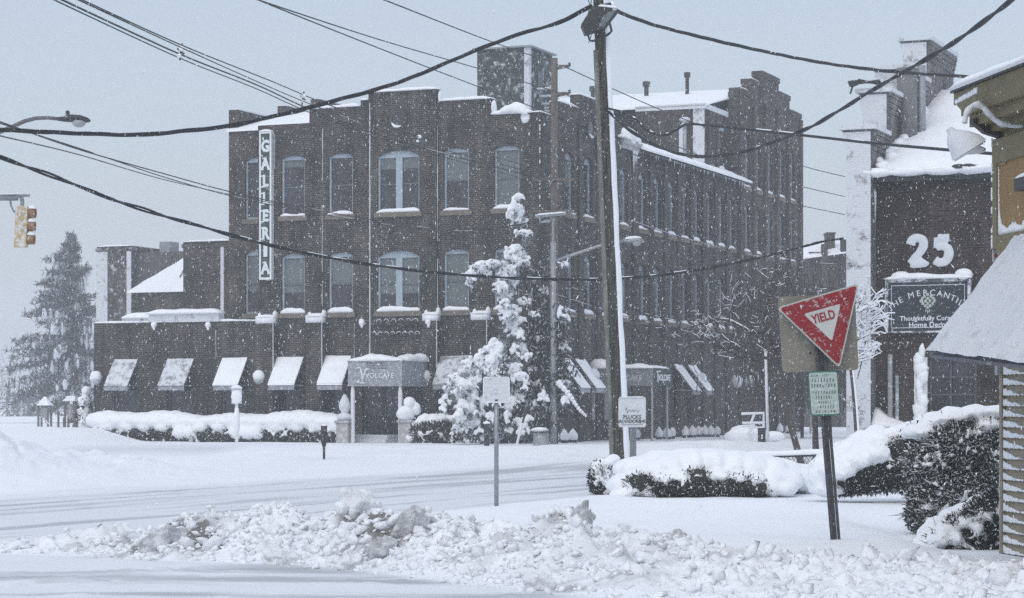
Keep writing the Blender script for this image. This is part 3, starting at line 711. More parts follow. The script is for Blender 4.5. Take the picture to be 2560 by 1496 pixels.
m = MB(); m.box(ax1-.55, ax1+.012, ay-.012, ay+.05, 12.9, 16.14); m.build('snow_plastered_pier', BRICKS, gab)
m = MB(); px_ = B.fx(1714, ay+yEnd); m.tube([(px_, ay-.12, 12.9), (px_, ay-.12, 15.3)], .1, 8); m.tube([(px_, ay-.12, 15.3), (px_, ay-.12, 15.5)], [.2, .2], 8); dp = m.build('drainpipe', GREYP, gab, True)
s = MB(); s.blob((px_, ay-.12, 15.55), (.28, .25, .12), seed=2); s.box(px_-.3, px_-.05, ay-.1, ay-.03, 12.9, 15.2); s.build('clinging_snow', SNOWP, dp)
m = MB(); m.prism([(-.3, 0, 16.35), (-.3, yE/2, 18.2), (-.3, yE/2, 18.1), (-.3, 0, 16.25)], (-24, 0, 0)); m.prism([(-.3, yE, 16.35), (-.3, yE/2, 18.2), (-.3, yE/2, 18.1), (-.3, yE, 16.25)], (-24, 0, 0)); m.build('roof', DARKM, gab)
snow_sheet(lambda u, v: (lerp(-24, -.4, u), lerp(ay-.1, yE/2, v), lerp(16.16, 18.22, v)), 34, 14, .16, 12, 'roof_snow', gab)
m = MB(); m.box(ax0, ax1+.08, ay-.1, ay+.02, 16.05, 16.3); m.box(ax1-.02, ax1+.08, ay+.02, -.05, 16.05, 16.3); m.build('coping', SNOWP, gab)
s = MB()
for i, (a, b, z) in enumerate(zip(gy, gy[1:], (17.5, 18.2, 18.85, 18.2, 17.5))): s.ridge([(-.2, a-gy[0]+.1, z+.04), (-.2, b-gy[0]-.1, z+.04)], .28, .12, i, .3, side=(1, 0, 0))
s.build('parapet_snow', SNOWP, gab, True)
for i, (px, py0, py1, r) in enumerate(((1482, 216, 262, .11), (1616, 204, 262, .12), (1718, 181, 246, .1))):
    ly = yEnd+2.6; lx = B.fx(px, ly); zt = B.z(py0, lx, ly); zb = 16.4
    m = MB(); m.lathe([(r, 0), (r, zt-zb-.28), (r*1.7, zt-zb-.26), (r*1.7, zt-zb-.02), (r, zt-zb)], (lx, ly-yEnd, zb), 10); m.build('flue_pipe', DARKM, gab)
for i, (pa, pb) in enumerate(((1421, 1446), (1527, 1566), (1621, 1657))):
    ly = yEnd+1.6; a, b = B.fx(pa, ly), B.fx(pb, ly); m = MB(); m.box(a, b, ly-yEnd, ly-yEnd+.8, 16.3, 17.05); o = m.build('roof_unit', mat('unit_steel', (.3, .32, .35), .6, .1, 4, snow=.3), gab)
    m = MB(); m.lathe([(.22, -.02), (.2, .0)], (0, 0, 0), 14); m.v = [((a+b)/2+p[0], ly-yEnd-.01+p[2]*.3, 16.65+p[1]) for p in m.v]; m.build('fan_grille', DARKM, o)
    m = MB(); m.box(b, b+.12, ly-yEnd-.05, ly-yEnd+.8, 16.35, 17.2); m.build('side_panel', DARKM, o)
# ================================================================ things on and in front of the mill
def inmill(lx, ly, z): return B.w(lx, ly, z)
MR = B.rot()
# tall vertical sign at the left end of the front
v = B.w(fx(665, -.25), -.22, 0); zb, zt2 = B.z(700, fx(665), -.2), B.z(330, fx(665), -.2)
sgn = thing('vertical_sign', (v.x, v.y, zb), 'tall green vertical sign reading GALLERIA in white letters with white frame', 'sign', MR)
H = zt2-zb; wd = .56
SGREEN = mat('sign_green', (.028, .05, .036), .6, .4, 5, snow=.16, sscale=7)
MB().box(-wd/2+.05, wd/2-.05, -.06, .1, .05, H-.05).build('board', SGREEN, sgn)
m = MB(); m.box(-wd/2, -wd/2+.075, -.1, .12, 0, H); m.box(wd/2-.075, wd/2, -.1, .12, 0, H); m.box(-wd/2+.075, wd/2-.075, -.1, .12, 0, .09); m.box(-wd/2+.075, wd/2-.075, -.1, .12, H-.09, H); m.build('frame', WHITEP, sgn)
LW = mat('sign_white', (.68, .74, .76), .5, .04, 4)
for i, ch in enumerate('GALLERIA'):
    z = H-.62-i*(H-1.05)/7.05
    lt_ = text(ch, .64, LW, sgn, Matrix.Translation((0, -.075, z)) @ FACE @ Matrix.Diagonal((.82 if ch != 'I' else 1.5, 1, 1, 1)), 'letter', .012, .030)
    if ch in 'LEIRA':                                                     # slab feet of the fancy letters
        fm = MB()
        for x_, zz_ in {'L': ((-.13, -.22), (-.13, .22)), 'E': ((-.14, -.22), (-.14, .22), (.12, .16), (.12, -.16)), 'I': ((0, -.22), (0, .22)), 'R': ((-.14, -.22), (.15, -.22), (-.14, .22)), 'A': ((-.17, -.22), (.17, -.22), (-.05, .23))}[ch]: fm.box(x_-.085, x_+.085, -.086, -.064, z+zz_-.028, z+zz_+.028)
        fm.build('serif', LW, lt_)
s = MB(); s.ridge([(-wd/2, 0, H), (wd/2, 0, H)], .14, .1, 2, .1, side=(0, 1, 0)); s.build('snow_cap', SNOW, sgn, True)
m = MB(); m.tube([(wd/2+.1, .0, H-1.5), (wd/2+.1, 0, H-.2), (wd/2, 0, H-.02)], .035, 6); [m.box(-.04, .04, .1, .24, z, z+.08) for z in (.8, H/2, H-.8)]; m.build('bracket', GALV, sgn)
# wall lamps: globes buried in snow
def globe(name_label, loc, r, seed, rz=MR, out=.35):
    t = thing('globe_lamp', loc, name_label, 'wall lamp', rz, 'snow covered globe lamps on the mill walls')
    m = MB(); m.tube([(0, out, .1), (0, out*.4, .22), (0, 0, .05)], .03, 6); m.lathe([(.09, out), ], (0, 0, 0), 8) if 0 else None; m.build('bracket', DARKM, t)
    m = MB(); m.lathe([(.02, -r*1.0), (r*.5, -r*.86), (r*.82, -r*.5), (r*.93, -.05), (r*.8, r*.4), (.05, r*.8)], (0, 0, -.02), 14); m.build('globe', mat('lamp_glass', (.5, .53, .55), .3, .05, 3, snow=.5), t, True)
    m = MB(); m.blob((0, 0, .06), (r*1.02, r*1.02, r*.98), 16, .14, seed); m.build('snow_cap', SNOWP if seed > 3 else SNOW, t, True)
    return t
for i, (px, py, lab) in enumerate(((240, 946, 'white snow ball of a globe lamp on the left corner of the low brick wing'), (648, 945, 'snow capped globe lamp between the third and fourth awnings'), (1062, 944, 'round snow covered globe lamp at the right of the white entrance canopy'))):
    lx = fx(px, -.4); globe(lab, B.w(lx, -.4, B.z(py, lx, -.4)), .26, i+1)
for i, (px, py, r, lab) in enumerate(((1482, 944, .30, 'snowy globe lamp in front of the side entrance canopy'), (1752, 951, .29, 'round globe lamp on the side wall beside the second pair of awnings'), (1842, 955, .28, 'left of two snowy globe lamps near the white pole'), (1874, 955, .28, 'right of two snowy globe lamps near the white pole'))):
    ly = B.fy(px, .5); p = B.w(.5, ly, B.z(py, .5, ly)); globe(lab, p, r, i+5, MR+PI/2)
for i, (px, py, lab) in enumerate(((386, 815, 'small snow covered spotlight at the left end of the raised parapet'), (521, 815, 'small snow covered spotlight at the right end of the raised parapet'), (905, 808, 'small snowy spotlight left of the raised lettering'), (1072, 808, 'small snowy spotlight right of the raised lettering'))):
    lx = fx(px, -.35); z = B.z(py, lx, -.35); p = B.w(lx, -.35, z)
    t = thing('spotlight', p, lab, 'spotlight', MR, 'snow covered spotlights on the mill front')
    m = MB(); m.tube([(0, .34, -.02), (0, .05, .0)], .025, 6); m.build('arm', DARKM, t)
    m = MB(); m.tube([(0, .08, .03), (0, -.08, -.06)], [.06, .1], 10); m.build('lamp_head', DARKM, t)
    m = MB(); m.blob((0, -.02, .03), (.13, .13, .14), 10, .3, i); m.blob((.02, -.06, -.1), (.06, .06, .09), 8, .3, i+7); m.build('snow_cap', SNOW, t, True)
# entrance canopies
def canopy(loc, rz, wdt, dep, h, lab, end_mat, seed, posts=True, zb=2.62, words=True):
    t = thing('entrance_canopy', loc, lab, 'canopy', rz)
    m = MB(); m.box(-wdt/2, wdt/2, 0, dep, zb, zb+h); m.box(-wdt/2-.02, wdt/2+.02, -.02, dep, zb-.04, zb+.02); m.box(-wdt/2-.02, wdt/2+.02, -.02, dep, zb+h-.03, zb+h+.02)
    m.build('canvas_box', end_mat, t)
    s = MB(); s.ridge([(-wdt/2, .35, zb+h), (wdt/2, .35, zb+h)], .42, .24, seed, .2, .7, side=(0, 1, 0)); s.ridge([(wdt/2-.25, .3, zb+h), (wdt/2-.25, dep-.1, zb+h)], .35, .26, seed+3, .2, .8, side=(1, 0, 0)); s.ridge([(-wdt/2+.3, .3, zb+h), (-wdt/2+.3, dep-.1, zb+h)], .6, .2, seed+5, .2, side=(1, 0, 0)); s.box(-wdt/2+.1, wdt/2-.1, .2, dep-.05, zb+h, zb+h+.08)
    o = s.build('snow_cap', SNOW, t, True)
    if posts:
        for x in (-wdt/2+.16, wdt/2-.12):
            m = MB(); m.tube([(x, .1, -.2), (x, .1, zb-.3), (x, .1, zb-.02)], [.085, .085, .05], 8); m.build('post', WHITEP, t)
    return t
u0, u1 = fx(870, -2.7), fx(1005, -2.7); p = B.w((u0+u1)/2, -2.7, 0); cz = B.z(963, (u0+u1)/2, -2.7); ch = B.z(903, (u0+u1)/2, -2.7)-cz
can = canopy(p, MR, u1-u0, 2.68, ch, 'snow plastered box canopy on two white posts over the front entrance', CANVAS, 3, zb=cz)
CW = mat('canopy_letter_white', (.70, .74, .78), .6, .03, 4)
def logo(parent, x, z, s, dep, mt):                                    # tall curling V with its foot mark
    m = MB()
    m.tube([(x-.10*s, dep, z+.32*s), (x-.02*s, dep, z+.05*s), (x, dep, z-.3*s)], [.035*s, .045*s, .05*s], 6)
    m.tube([(x, dep, z-.3*s), (x+.10*s, dep, z+.12*s), (x+.2*s, dep, z+.27*s), (x+.36*s, dep, z+.26*s)], [.03*s, .04*s, .05*s, .03*s], 6)
    m.tube([(x-.3*s, dep, z+.3*s), (x-.1*s, dep, z+.34*s)], .03*s, 6); m.tube([(x-.12*s, dep, z-.33*s), (x+.14*s, dep, z-.33*s)], .035*s, 6)
    m.blob((x-.2*s, dep, z-.28*s), .07*s, 8, .2); m.build('logo', mt, parent, True)
text('VOLCAFE', .27, CW, can, TM(.22, -.025, cz+.36), 'lettering', .01, .004, spacing=1.1)
logo(can, -.52, cz+.38, .9, -.03, CW)
dk = MB(); random.seed(5)
for r in range(3):
    for i in range(9): x = -.35+i*.1+random.uniform(-.02, .02); z = cz+.84-.1*r; dk.box(x, x+random.uniform(.03, .08), -.028, -.018, z, z+random.uniform(.012, .03))
dk.build('faint_lettering', DARKM, can)
l0 = B.fy(1556, 0)-.25
# side canopy: stands out from the side wall, its end faces the street
lyf = 4.9*1.0827; Lx = B.fx(1634, lyf); p = B.w(Lx, lyf, 0); zb_ = B.z(964, Lx, lyf); hh = B.z(921, Lx, lyf)-zb_
sc_ = thing('entrance_canopy', (p.x, p.y, 0), 'long grey canopy with dark green end over the side entrance', 'canopy', MR)
m = MB(); m.box(-Lx+.02, -.01, .0, 2.2, zb_, zb_+hh); m.build('canvas_box', mat('grey_frosted_canvas', (.17, .185, .195), .8, .15, 5, snow=.33, sscale=12), sc_)
m = MB(); m.box(-.01, .03, -.01, 2.21, zb_-.02, zb_+hh+.01); en = m.build('end_panel', GREEN, sc_)
s = MB(); s.ridge([(-Lx+.1, .5, zb_+hh), (0, .5, zb_+hh)], .6, .16, 4, .2, .6, side=(0, 1, 0)); s.ridge([(-Lx+.1, 1.6, zb_+hh), (0, 1.6, zb_+hh)], .5, .12, 4, .2, .6, side=(0, 1, 0)); s.blob((-Lx+.4, .4, zb_+hh+.1), (.5, .4, .3), 10, .2, 2); s.build('snow_cap', SNOW, sc_, True)
text('VOLCAFE', .30, mat('pale_grey_letter', (.42, .45, .48), .6, .05, 4), sc_, TM(-1.15, -.012, zb_+hh*.42), 'lettering', .006, .003, spacing=1.05)
TE = lambda y, z: Matrix.Translation((.038, y, z)) @ Matrix.Rotation(PI/2, 4, 'Z') @ FACE
text('VOLCAFE', .36, CW, en, TE(1.25, zb_+hh*.45), 'lettering', .01, .006)
m = MB(); m.tube([(.04, .35, zb_+hh*.8), (.04, .42, zb_+hh*.2)], .03, 6); m.tube([(.04, .25, zb_+hh*.8), (.04, .7, zb_+hh*.84)], .025, 6); m.build('logo', CW, en)
for y in (.15, 2.05): MB().tube([(-.12, y, 0), (-.12, y, zb_)], .05, 8).build('post', GREYP, sc_)
# second, pale canopy farther along the side
ly2 = B.fy(1925, 0)-1.5; pL = B.fx(2030, ly2); p = B.w(pL, ly2, 0); z2 = B.z(969, pL, ly2); h2 = B.z(938, pL, ly2)-z2
c2 = thing('entrance_canopy', (p.x, p.y, 0), 'low pale canopy along the side wall behind the yield sign', 'canopy', MR)
MB().box(-pL+.05, .9, 0, 2.0, z2, z2+h2).build('canvas_box', mat('pale_canvas', (.34, .37, .4), .8, .1, 3, snow=.3), c2)
s = MB(); s.ridge([(-pL+.1, .7, z2+h2), (.9, .7, z2+h2)], .8, .3, 8, .3, .6, side=(0, 1, 0)); s.build('snow_cap', SNOW, c2, True)
for x in (-.1, -2.2): MB().tube([(x, .1, 0), (x, .1, z2)], .06, 8).build('post', GREYP, c2)
# steps, pedestals
st0 = B.w((fx(905)+fx(1000))/2, -1.3, 0)
stp = thing('entrance_steps', (st0.x, st0.y, .2), 'three shallow snow covered steps under the front canopy', 'steps', MR)
for i in range(3): MB().box(-1.0-.2+i*.1, 1.0+.2-i*.1, -.9+i*.35, 1.25, -.1+i*.14, .13+i*.15).build('step', SNOWP, stp)
for px, lab, sd in ((862, 'grey stone pedestal with snow draped urn left of the entrance steps', 1), (1018, 'pale stone pedestal topped by two balls of snow right of the entrance steps', 2)):
    lx = fx(px, -2.6); p = B.w(lx, -2.6, hgt(*B.w(lx, -2.6).xy)-.1)
    t = thing('stone_pedestal', p, lab, 'pedestal', MR)
    m = MB(); m.box(-.25, .25, -.25, .25, 0, .88); m.build('plinth', LIME, t); m = MB(); m.box(-.31, .31, -.31, .31, .88, .98); m.build('cap_stone', LIME, t)
    s = MB()
    if sd == 2: s.blob((-.04, -.05, 1.22), (.36, .34, .32), 14, .12, 3); s.blob((.1, 0, 1.62), (.24, .24, .26), 14, .1, 4); s.blob((.32, .1, 1.4), (.2, .2, .25), 12, .2, 5)
    else: s.blob((0, 0, 1.1), (.34, .3, .18), 12, .2, 6); s.lathe([(.2, 1.1), (.12, 1.25), (.22, 1.45), (.24, 1.6), (.16, 1.8), (.05, 2.0)], n=12)
    s.build('snow_heap', SNOWP if sd == 1 else SNOW, t, True)
# bollards with pointed caps of snow along the side wall
for i, (px, d) in enumerate(((1388, 1.2), (1411, 1.1), (1432, 1.2), (1592, 1.1), (1648, 1.2), (1667, 1.3), (1681, 1.1), (1714, 1.2), (1731, 1.3), (1746, 1.2), (1762, 1.3), (1777, 1.2), (1793, 1.3), (1950, 1.3), (1972, 1.2))):
    ly = B.fy(px, d+.1); q = B.w(d+.1, ly); z = hgt(q.x, q.y); r = .125+.025*(i % 3)
    t = thing('stone_bollard', (q.x, q.y, z-.25), 'short dark bollard under a cone of snow beside the long side wall', 'bollard', 0, 'snow capped bollards along the side wall')
    m = MB(); m.lathe([(r*.9, 0), (r*.95, .42), (r*.7, .5)], n=10); m.build('post', DARKM, t)
    m = MB(); m.lathe([(r*1.0, .36), (r*1.2, .46), (r*1.1, .58), (r*.6, .70), (.02, .80)] if i % 3 else [(r*1.0, .36), (r*1.3, .46), (r*1.25, .6), (r*.7, .7), (.03, .75)], n=12); m.build('snow_cap', SNOWP, t, True)
# ---------------------------------------------------------------- poles
def snow_strip(mb, p0, p1, r0, r1, a0, a1, th, seed, n=24):        # snow driven on to one side of a post
    p0, p1 = Vector(p0), Vector(p1); random.seed(seed); rings = []
    for i in range(n+1):
        t = i/n; c = p0.lerp(p1, t); r = lerp(r0, r1, t); q = .8+.5*mn.noise(Vector((seed, t*14, 0)))
        da = .12*mn.noise(Vector((seed+5, t*18, 3)))
        ang = [lerp(a0+da, a1-da, k/6) for k in range(7)]
        ring = [c+Vector((math.cos(a), math.sin(a), 0))*(r+th*q*math.sin(PI*(k+.4)/6.8)) for k, a in enumerate(ang)]
        ring += [c+Vector((math.cos(a), math.sin(a), 0))*(r-.02) for a in ang[::-1]]
        rings.append(ring)
    return mb.loft(rings)
YP = 50.
pb = at(1553, 1215, YP); pb.z = hgt(pb.x, pb.y)-.2; ptop = at(1493, -150, YP); 
pole = thing('utility_pole', pb, 'big dark leaning timber utility pole with snow driven onto its right side', 'utility pole')
a, b = Vector((0, 0, 0)), ptop-pb
m = MB(); m.tube([a.lerp(b, t) for t in np.linspace(0, 1, 12)], np.linspace(.188, .140, 12).tolist(), 14); m.build('pole_shaft', WOOD, pole, True)
m = MB(); snow_strip(m, a.lerp(b, .02), a.lerp(b, .955), .186, .143, R(-58), R(60), .05, 3, 50); m.build('driven_snow', SNOW, pole, True)
def pp(py, da=0., dr=0.): # point on the pole at photo height py
    t = (at(0, py, YP).z-pb.z)/(b.z); return a.lerp(b, t)
m = MB(); cpts = [a.lerp(b, t)+Vector((-lerp(.165, .125, t), -lerp(.10, .08, t), 0)) for t in np.linspace(0, .80, 14)]; m.tube(cpts, .058, 8); m.build('riser_conduit', mat('conduit_grey', (.17, .175, .15), .7, .35, 4, .3, stretch=(4, 4, .6), snow=.14), pole, True)
m = MB()
for t0, dx, s0 in ((.935, -.17, 0), (.90, -.16, 1), (.915, .0, 2)):
    q = a.lerp(b, t0); m.tube([q+Vector((dx, -.12, .25)), q+Vector((dx-.03, -.14, -.2)), q+Vector((dx-.10, -.12, -.45)), q+Vector((dx+.02, -.14, -.75)), q+Vector((dx-.08, -.1, -1.05))], .010, 5)
m.build('hanging_wire', BLACK, pole)
fl = at(1500, 55, YP-.35)
fd = thing('floodlight', fl, 'dark square floodlight with snowy hood clamped near the top of the big pole', 'floodlight', rot=(0, R(-12), 0))
m = MB(); m.prism([(-.42, .2, .0), (-.1, .2, .33), (.3, .2, .33), (.3, .2, .1), (.06, .2, -.17), (-.38, .2, -.21)], (0, -.4, 0)); hd = m.build('housing', DARKM, fd)
m = MB(); m.prism([(-.10, -.215, -.16), (.06, -.215, -.17), (.44, -.215, .13), (.30, -.215, .15), (.08, -.215, .08)], (0, .02, 0)); m.build('lens', mat('lens_glass', (.12, .14, .16), .15, .3, 6), hd)
m = MB(); m.prism([(-.12, -.22, -.19), (.08, -.22, -.20), (.46, -.22, .12), (.40, -.22, .16), (.06, -.22, -.15), (-.1, -.22, -.14)], (0, .03, 0)); m.build('rim', DARKM, hd)
s = MB(); s.ridge([(.02, -.02, .30), (.42, -.02, .17)], .22, .09, 3, .05, .2, side=(0, 1, 0)); s.blob((.33, -.05, .30), (.06, .06, .07), 8, .2, 3); s.build('snow_cap', SNOW, fd, True)
m = MB(); m.tube([(-.33, -.2, -.2), (-.31, -.2, -.38), (-.25, -.2, -.4), (-.05, -.1, -.38), (.14, -.1, -.3), (.19, -.2, -.27), (.18, -.2, -.1)], .026, 6); m.build('mounting_bracket', DARKM, fd)
# smaller wood pole and metal lamp post by the mill corner
YW = 85.; q0 = at(1386, 1110, YW); q0.z = hgt(q0.x, q0.y)-.2; zt = gz(146, YW)
wp = thing('utility_pole', q0, 'thin weathered brown wood pole with two short insulator arms near the mill corner', 'utility pole')
m = MB(); m.tube([(0, 0, t*(zt-q0.z)/8) for t in range(9)], np.linspace(.15, .125, 9).tolist(), 10); m.build('pole_shaft', WOODG, wp, True)
for py in (168, 236):
    z = gz(py, YW)-q0.z; m = MB(); m.tube([(.1, -.05, z-.03), (.3, -.08, z), (.56, -.1, z+.02)], [.08, .075, .05], 8); ar = m.build('insulator_arm', WOODG, wp)
    m = MB(); m.lathe([(.05, 0), (.06, .04), (.03, .08), (.06, .12)], (.55, -.1, z+.02), 8); m.build('insulator', DARKM, ar)
for z in (gz(450, YW)-q0.z, gz(530, YW)-q0.z): m = MB(); m.box(-.8, .75, -.2, -.12, z-.05, z+.05); m.build('cross_arm', WOODG, wp)
YL = 83.; q1 = at(1383, 1118, YL); q1.z = hgt(q1.x, q1.y)-.1; zt = gz(605, YL)-q1.z
lp = thing('street_lamp', q1, 'grey metal lamp post with long arm and snow topped head beside the wood pole', 'street lamp')
m = MB(); m.tube([(0, 0, 0), (0, 0, zt*.5), (0, 0, zt)], [.125, .115, .105], 10); m.build('post', GREYP, lp, True)
A0, A1_, A2 = at(1390, 652, YL)-q1, at(1545, 604, YL)-q1, at(1562, 602, YL)-q1
m = MB(); m.tube([A0, A0.lerp(A1_, .35)+Vector((0, 0, .03)), A0.lerp(A1_, .7)+Vector((0, 0, .05)), A2], [.06, .055, .05, .045], 8); m.build('arm', GREYP, lp, True)
def cobra(parent, A, s=1., flip=1, droop=.0):
    m = MB(); m.loft([[Vector(A)+Vector((flip*x*s, w_*math.cos(2*PI*k/10)*s, (h*math.sin(2*PI*k/10)+z0)*s)) for k in range(10)] for x, w_, h, z0 in ((-.1, .06, .05, 0), (.1, .09, .08, .0), (.3, .15, .11, .02), (.55, .16, .11, .0), (.75, .1, .07, -.03), (.82, .03, .02, -.05))])
    hd_ = m.build('lamp_head', GREYP if s < 1.05 else DARKM, parent, True)
    m = MB(); m.loft([[Vector(A)+Vector((flip*(.5+r*1.25*math.cos(2*PI*k/12))*s, r*math.sin(2*PI*k/12)*s, z*s)) for k in range(12)] for r, z in ((.15, -.05), (.16, -.1), (.12, -.19), (.05, -.23))]); m.build('lens', mat('lamp_bowl', (.35, .37, .39), .2, .1, 5, snow=.2), hd_, True)
    return hd_
cobra(lp, A2, .85)
s = MB(); s.ridge([A2+Vector((0, 0, .05)), A2+Vector((.6, 0, .08))], .1, .1, 3, .1); s.build('snow_cap', SNOW, lp, True)
m = MB(); z = gz(540, YL)-q1.z; m.tube([(0, 0, zt), (0, 0, z-.1)], .05, 6); m.tube([(-.65, 0, z-.05), (.0, 0, z+.02), (.45, 0, z+.06)], .045, 6); m.tube([(-.45, 0, z-.22), (-.1, 0, z-.2)], .05, 6); m.build('top_bracket', GREYP, lp)
s = MB(); s.ridge([(-.65, 0, z), (.45, 0, z+.1)], .07, .06, 5, .1); s.build('bracket_snow', SNOW, lp, True)
# left: street lamp and traffic signal, both reaching in from outside the frame
YS = 55.; base = Vector((gx(-190, YS), YS, 0)); base.z = hgt(base.x, base.y)-.1
sl_ = thing('street_lamp', base, 'dark cobra head street lamp on a bent arm reaching in from the left', 'street lamp')
arm = [at(x_, y_, YS)-base for x_, y_ in ((-190, 420), (-60, 362), (0, 330), (30, 318), (62, 303), (90, 296), (120, 295), (150, 298))]
m = MB(); m.tube([(0, 0, 0), (0, 0, arm[0].z)], [.14, .1], 10); m.build('post', GREYP, sl_, True)
m = MB(); m.tube(arm, np.linspace(.062, .042, 8).tolist(), 8); m.build('arm', mat('arm_steel', (.12, .12, .13), .5, .2, 6, snow=.12), sl_, True)
m = MB(); A = arm[-1]; h_ = cobra(sl_, A+Vector((.02, 0, .0)), .86)
h_.data.materials.clear(); h_.data.materials.append(DARKM)
m = MB(); m.lathe([(.05, 0), (.05, .1), (.03, .12)], (A.x+.18, A.y, A.z+.08), 8); m.build('photocell', DARKM, sl_)
YT = 50.; tb = Vector((gx(-230, YT), YT, 0)); tb.z = hgt(tb.x, tb.y)-.1
ts = thing('traffic_signal', tb, 'yellow traffic signal plastered with snow hanging from a mast arm at the left edge', 'traffic light')
za = gz(493, YT)-tb.z; xe = gx(74, YT)-tb.x
m = MB(); m.tube([(0, 0, 0), (0, 0, za+.4)], [.15, .12], 10); m.build('post', GALV, ts, True)
m = MB(); m.tube([(0, 0, za-.02), (xe-.25, 0, za-.02)], [.075, .06], 8); m.tube([(xe-.45, 0, za+.015), (xe, 0, za+.035)], .03, 8); m.build('mast_arm', GALV, ts, True)
s = MB(); s.ridge([(xe-1.6, 0, za+.05), (xe-.1, 0, za+.05)], .05, .03, 3, .1); s.build('arm_snow', SNOWP, ts, True)
c = at(57, 565, YT)-tb
m = MB(); m.tube([(xe-.18, 0, za), (c.x-.01, 0, c.z+.52), (c.x-.02, 0, c.z+.42)], .045, 8); m.tube([(xe-.42, 0, za-.05), (xe-.4, 0, za-.2), (xe-.33, 0, za-.33), (xe-.27, 0, za-.25)], .025, 6); m.build('hanger', GALV, ts)
YEL = mat('signal_yellow', (.50, .39, .21), .5, .2, 4, snow=.5, sscale=9)
m = MB(); rt = lambda x, z: Vector((c.x+x+(z)*.045, 0, c.z+z))
m.prism([rt(-.15, -.47)+Vector((0, -.13, 0)), rt(.11, -.47)+Vector((0, -.13, 0)), rt(.11, .42)+Vector((0, -.13, 0)), rt(-.14, .43)+Vector((0, -.13, 0))], (0, .26, 0))
hs = m.build('housing', YEL, ts)
VIS = mat('visor_orange_brown', (.27, .15, .08), .6, .2, 5, snow=.3)
for k in range(3):
    z = .28-.285*k; m = MB(); n = 12
    rg = [[rt(x, z+(r*math.sin(2*PI*j/n))-dz)+Vector((0, r*math.cos(2*PI*j/n), 0)) for j in range(n)] for x, r, dz in ((.09, .115, 0), (.2, .115, 0), (.27, .11, .005), (.27, .095, .005), (.1, .095, 0))]
    m.loft(rg, cap=False); vo = m.build('visor', VIS, ts, True)
    g_ = MB(); g_.add([rt(.105, z+.09*math.sin(2*PI*j/n))+Vector((0, .09*math.cos(2*PI*j/n), 0)) for j in range(n)], [tuple(range(n))]); g_.build('lens', mat('signal_lens_off', (.05, .02, .015), .2, .2, 5), vo)
    s = MB(); s.ridge([rt(.1, z+.085), rt(.27, z+.08)], .1, .085, k, .03, .2); s.build('snow_cap', SNOW, vo, True)
# tall thin white pole on the right
q = at(1916, 1110, 80); q.z = hgt(q.x, q.y)-.1; tp = at(1916-2, 880, 80)-q
fp = thing('white_pole', q, 'slim white pole standing alone before the far end of the side wall', 'pole')
m = MB(); m.tube([(.06, 0, 0), tp], [.055, .045], 8); m.build('shaft', WHITEP, fp, True)
m = MB(); m.lathe([(.05, 0), (.06, .04), (.01, .09)], tp, 8); m.build('cap', WHITEP, fp)
# white stair railing by the side wall
q = at(1880, 1105, 88); q.z = hgt(q.x, q.y)
rl = thing('stair_railing', q, 'white pipe railing with sloping handrail beside the side steps', 'railing', MR)
sx = 88/F
P = lambda px, py, d=0: Vector(((px-1880)*sx, d, gz(py, 88)-q.z))
m = MB(); m.tube([P(1853, 1035), P(1910, 1033), P(1910, 1075)], .055, 8); m.build('rail', WHITEP, rl); m = MB(); m.tube([P(1855, 1058), P(1908, 1057)], .05, 8); m.build('rail', WHITEP, rl)
m = MB(); m.tube([P(1887, 1034), P(1877, 1058), P(1877, 1100)], .055, 8); m.tube([P(1893, 1060, -.4), P(1878, 1085, -.4), P(1877, 1105, -.4)], .05, 8); m.build('handrail', WHITEP, rl)
s = MB(); s.blob(P(1860, 1090, .3), (.85, .5, .42), 14, .2, 3); s.blob(P(1931, 1091, .3), (.4, .4, .2), 14, .2, 4); s.build('snow_heap', SNOW, rl, True)
q = at(1904, 1106, 78); q.z = hgt(q.x, q.y)-.15
pbx = thing('dark_pillar_box', q, 'dark metal box on the snow beside the slim white pole', 'box')
MB().box(-.12, .12, -.12, .12, 0, .62).build('body', DARKM, pbx); MB().box(-.025, .025, -.125, -.121, .25, .40).build('label_plate', WHITEP, pbx); s = MB(); s.ridge([(-.12, 0, .62), (.12, 0, .62)], .12, .05, 3, .06, side=(0, 1, 0)); s.build('snow_cap', SNOW, pbx, True)
# parking meter
q = at(810, 1150, 70.5); q.z = hgt(q.x, q.y)-.15
pm = thing('parking_meter', q, 'black parking meter standing in the snow bank', 'parking meter')
zt = gz(1062, 70.5)-q.z
m = MB(); m.tube([(0, 0, 0), (0, 0, zt*.5)], .040, 10); m.build('post', DARKM, pm, True)
m = MB(); m.lathe([(.05, zt*.44), (.07, zt*.50), (.10, zt*.58), (.105, zt*.76), (.088, zt*.79), (.10, zt*.93), (.10, zt*.97)], n=14); m.build('meter_head', mat('meter_black', (.018, .018, .02), .45, .3, 6, snow=.06), pm, True)
m = MB(); m.lathe([(.088, zt*.955), (.088, zt*.975), (.06, zt*1.0), (.01, zt*1.01)], n=12); m.build('snow_cap', SNOW, pm, True)
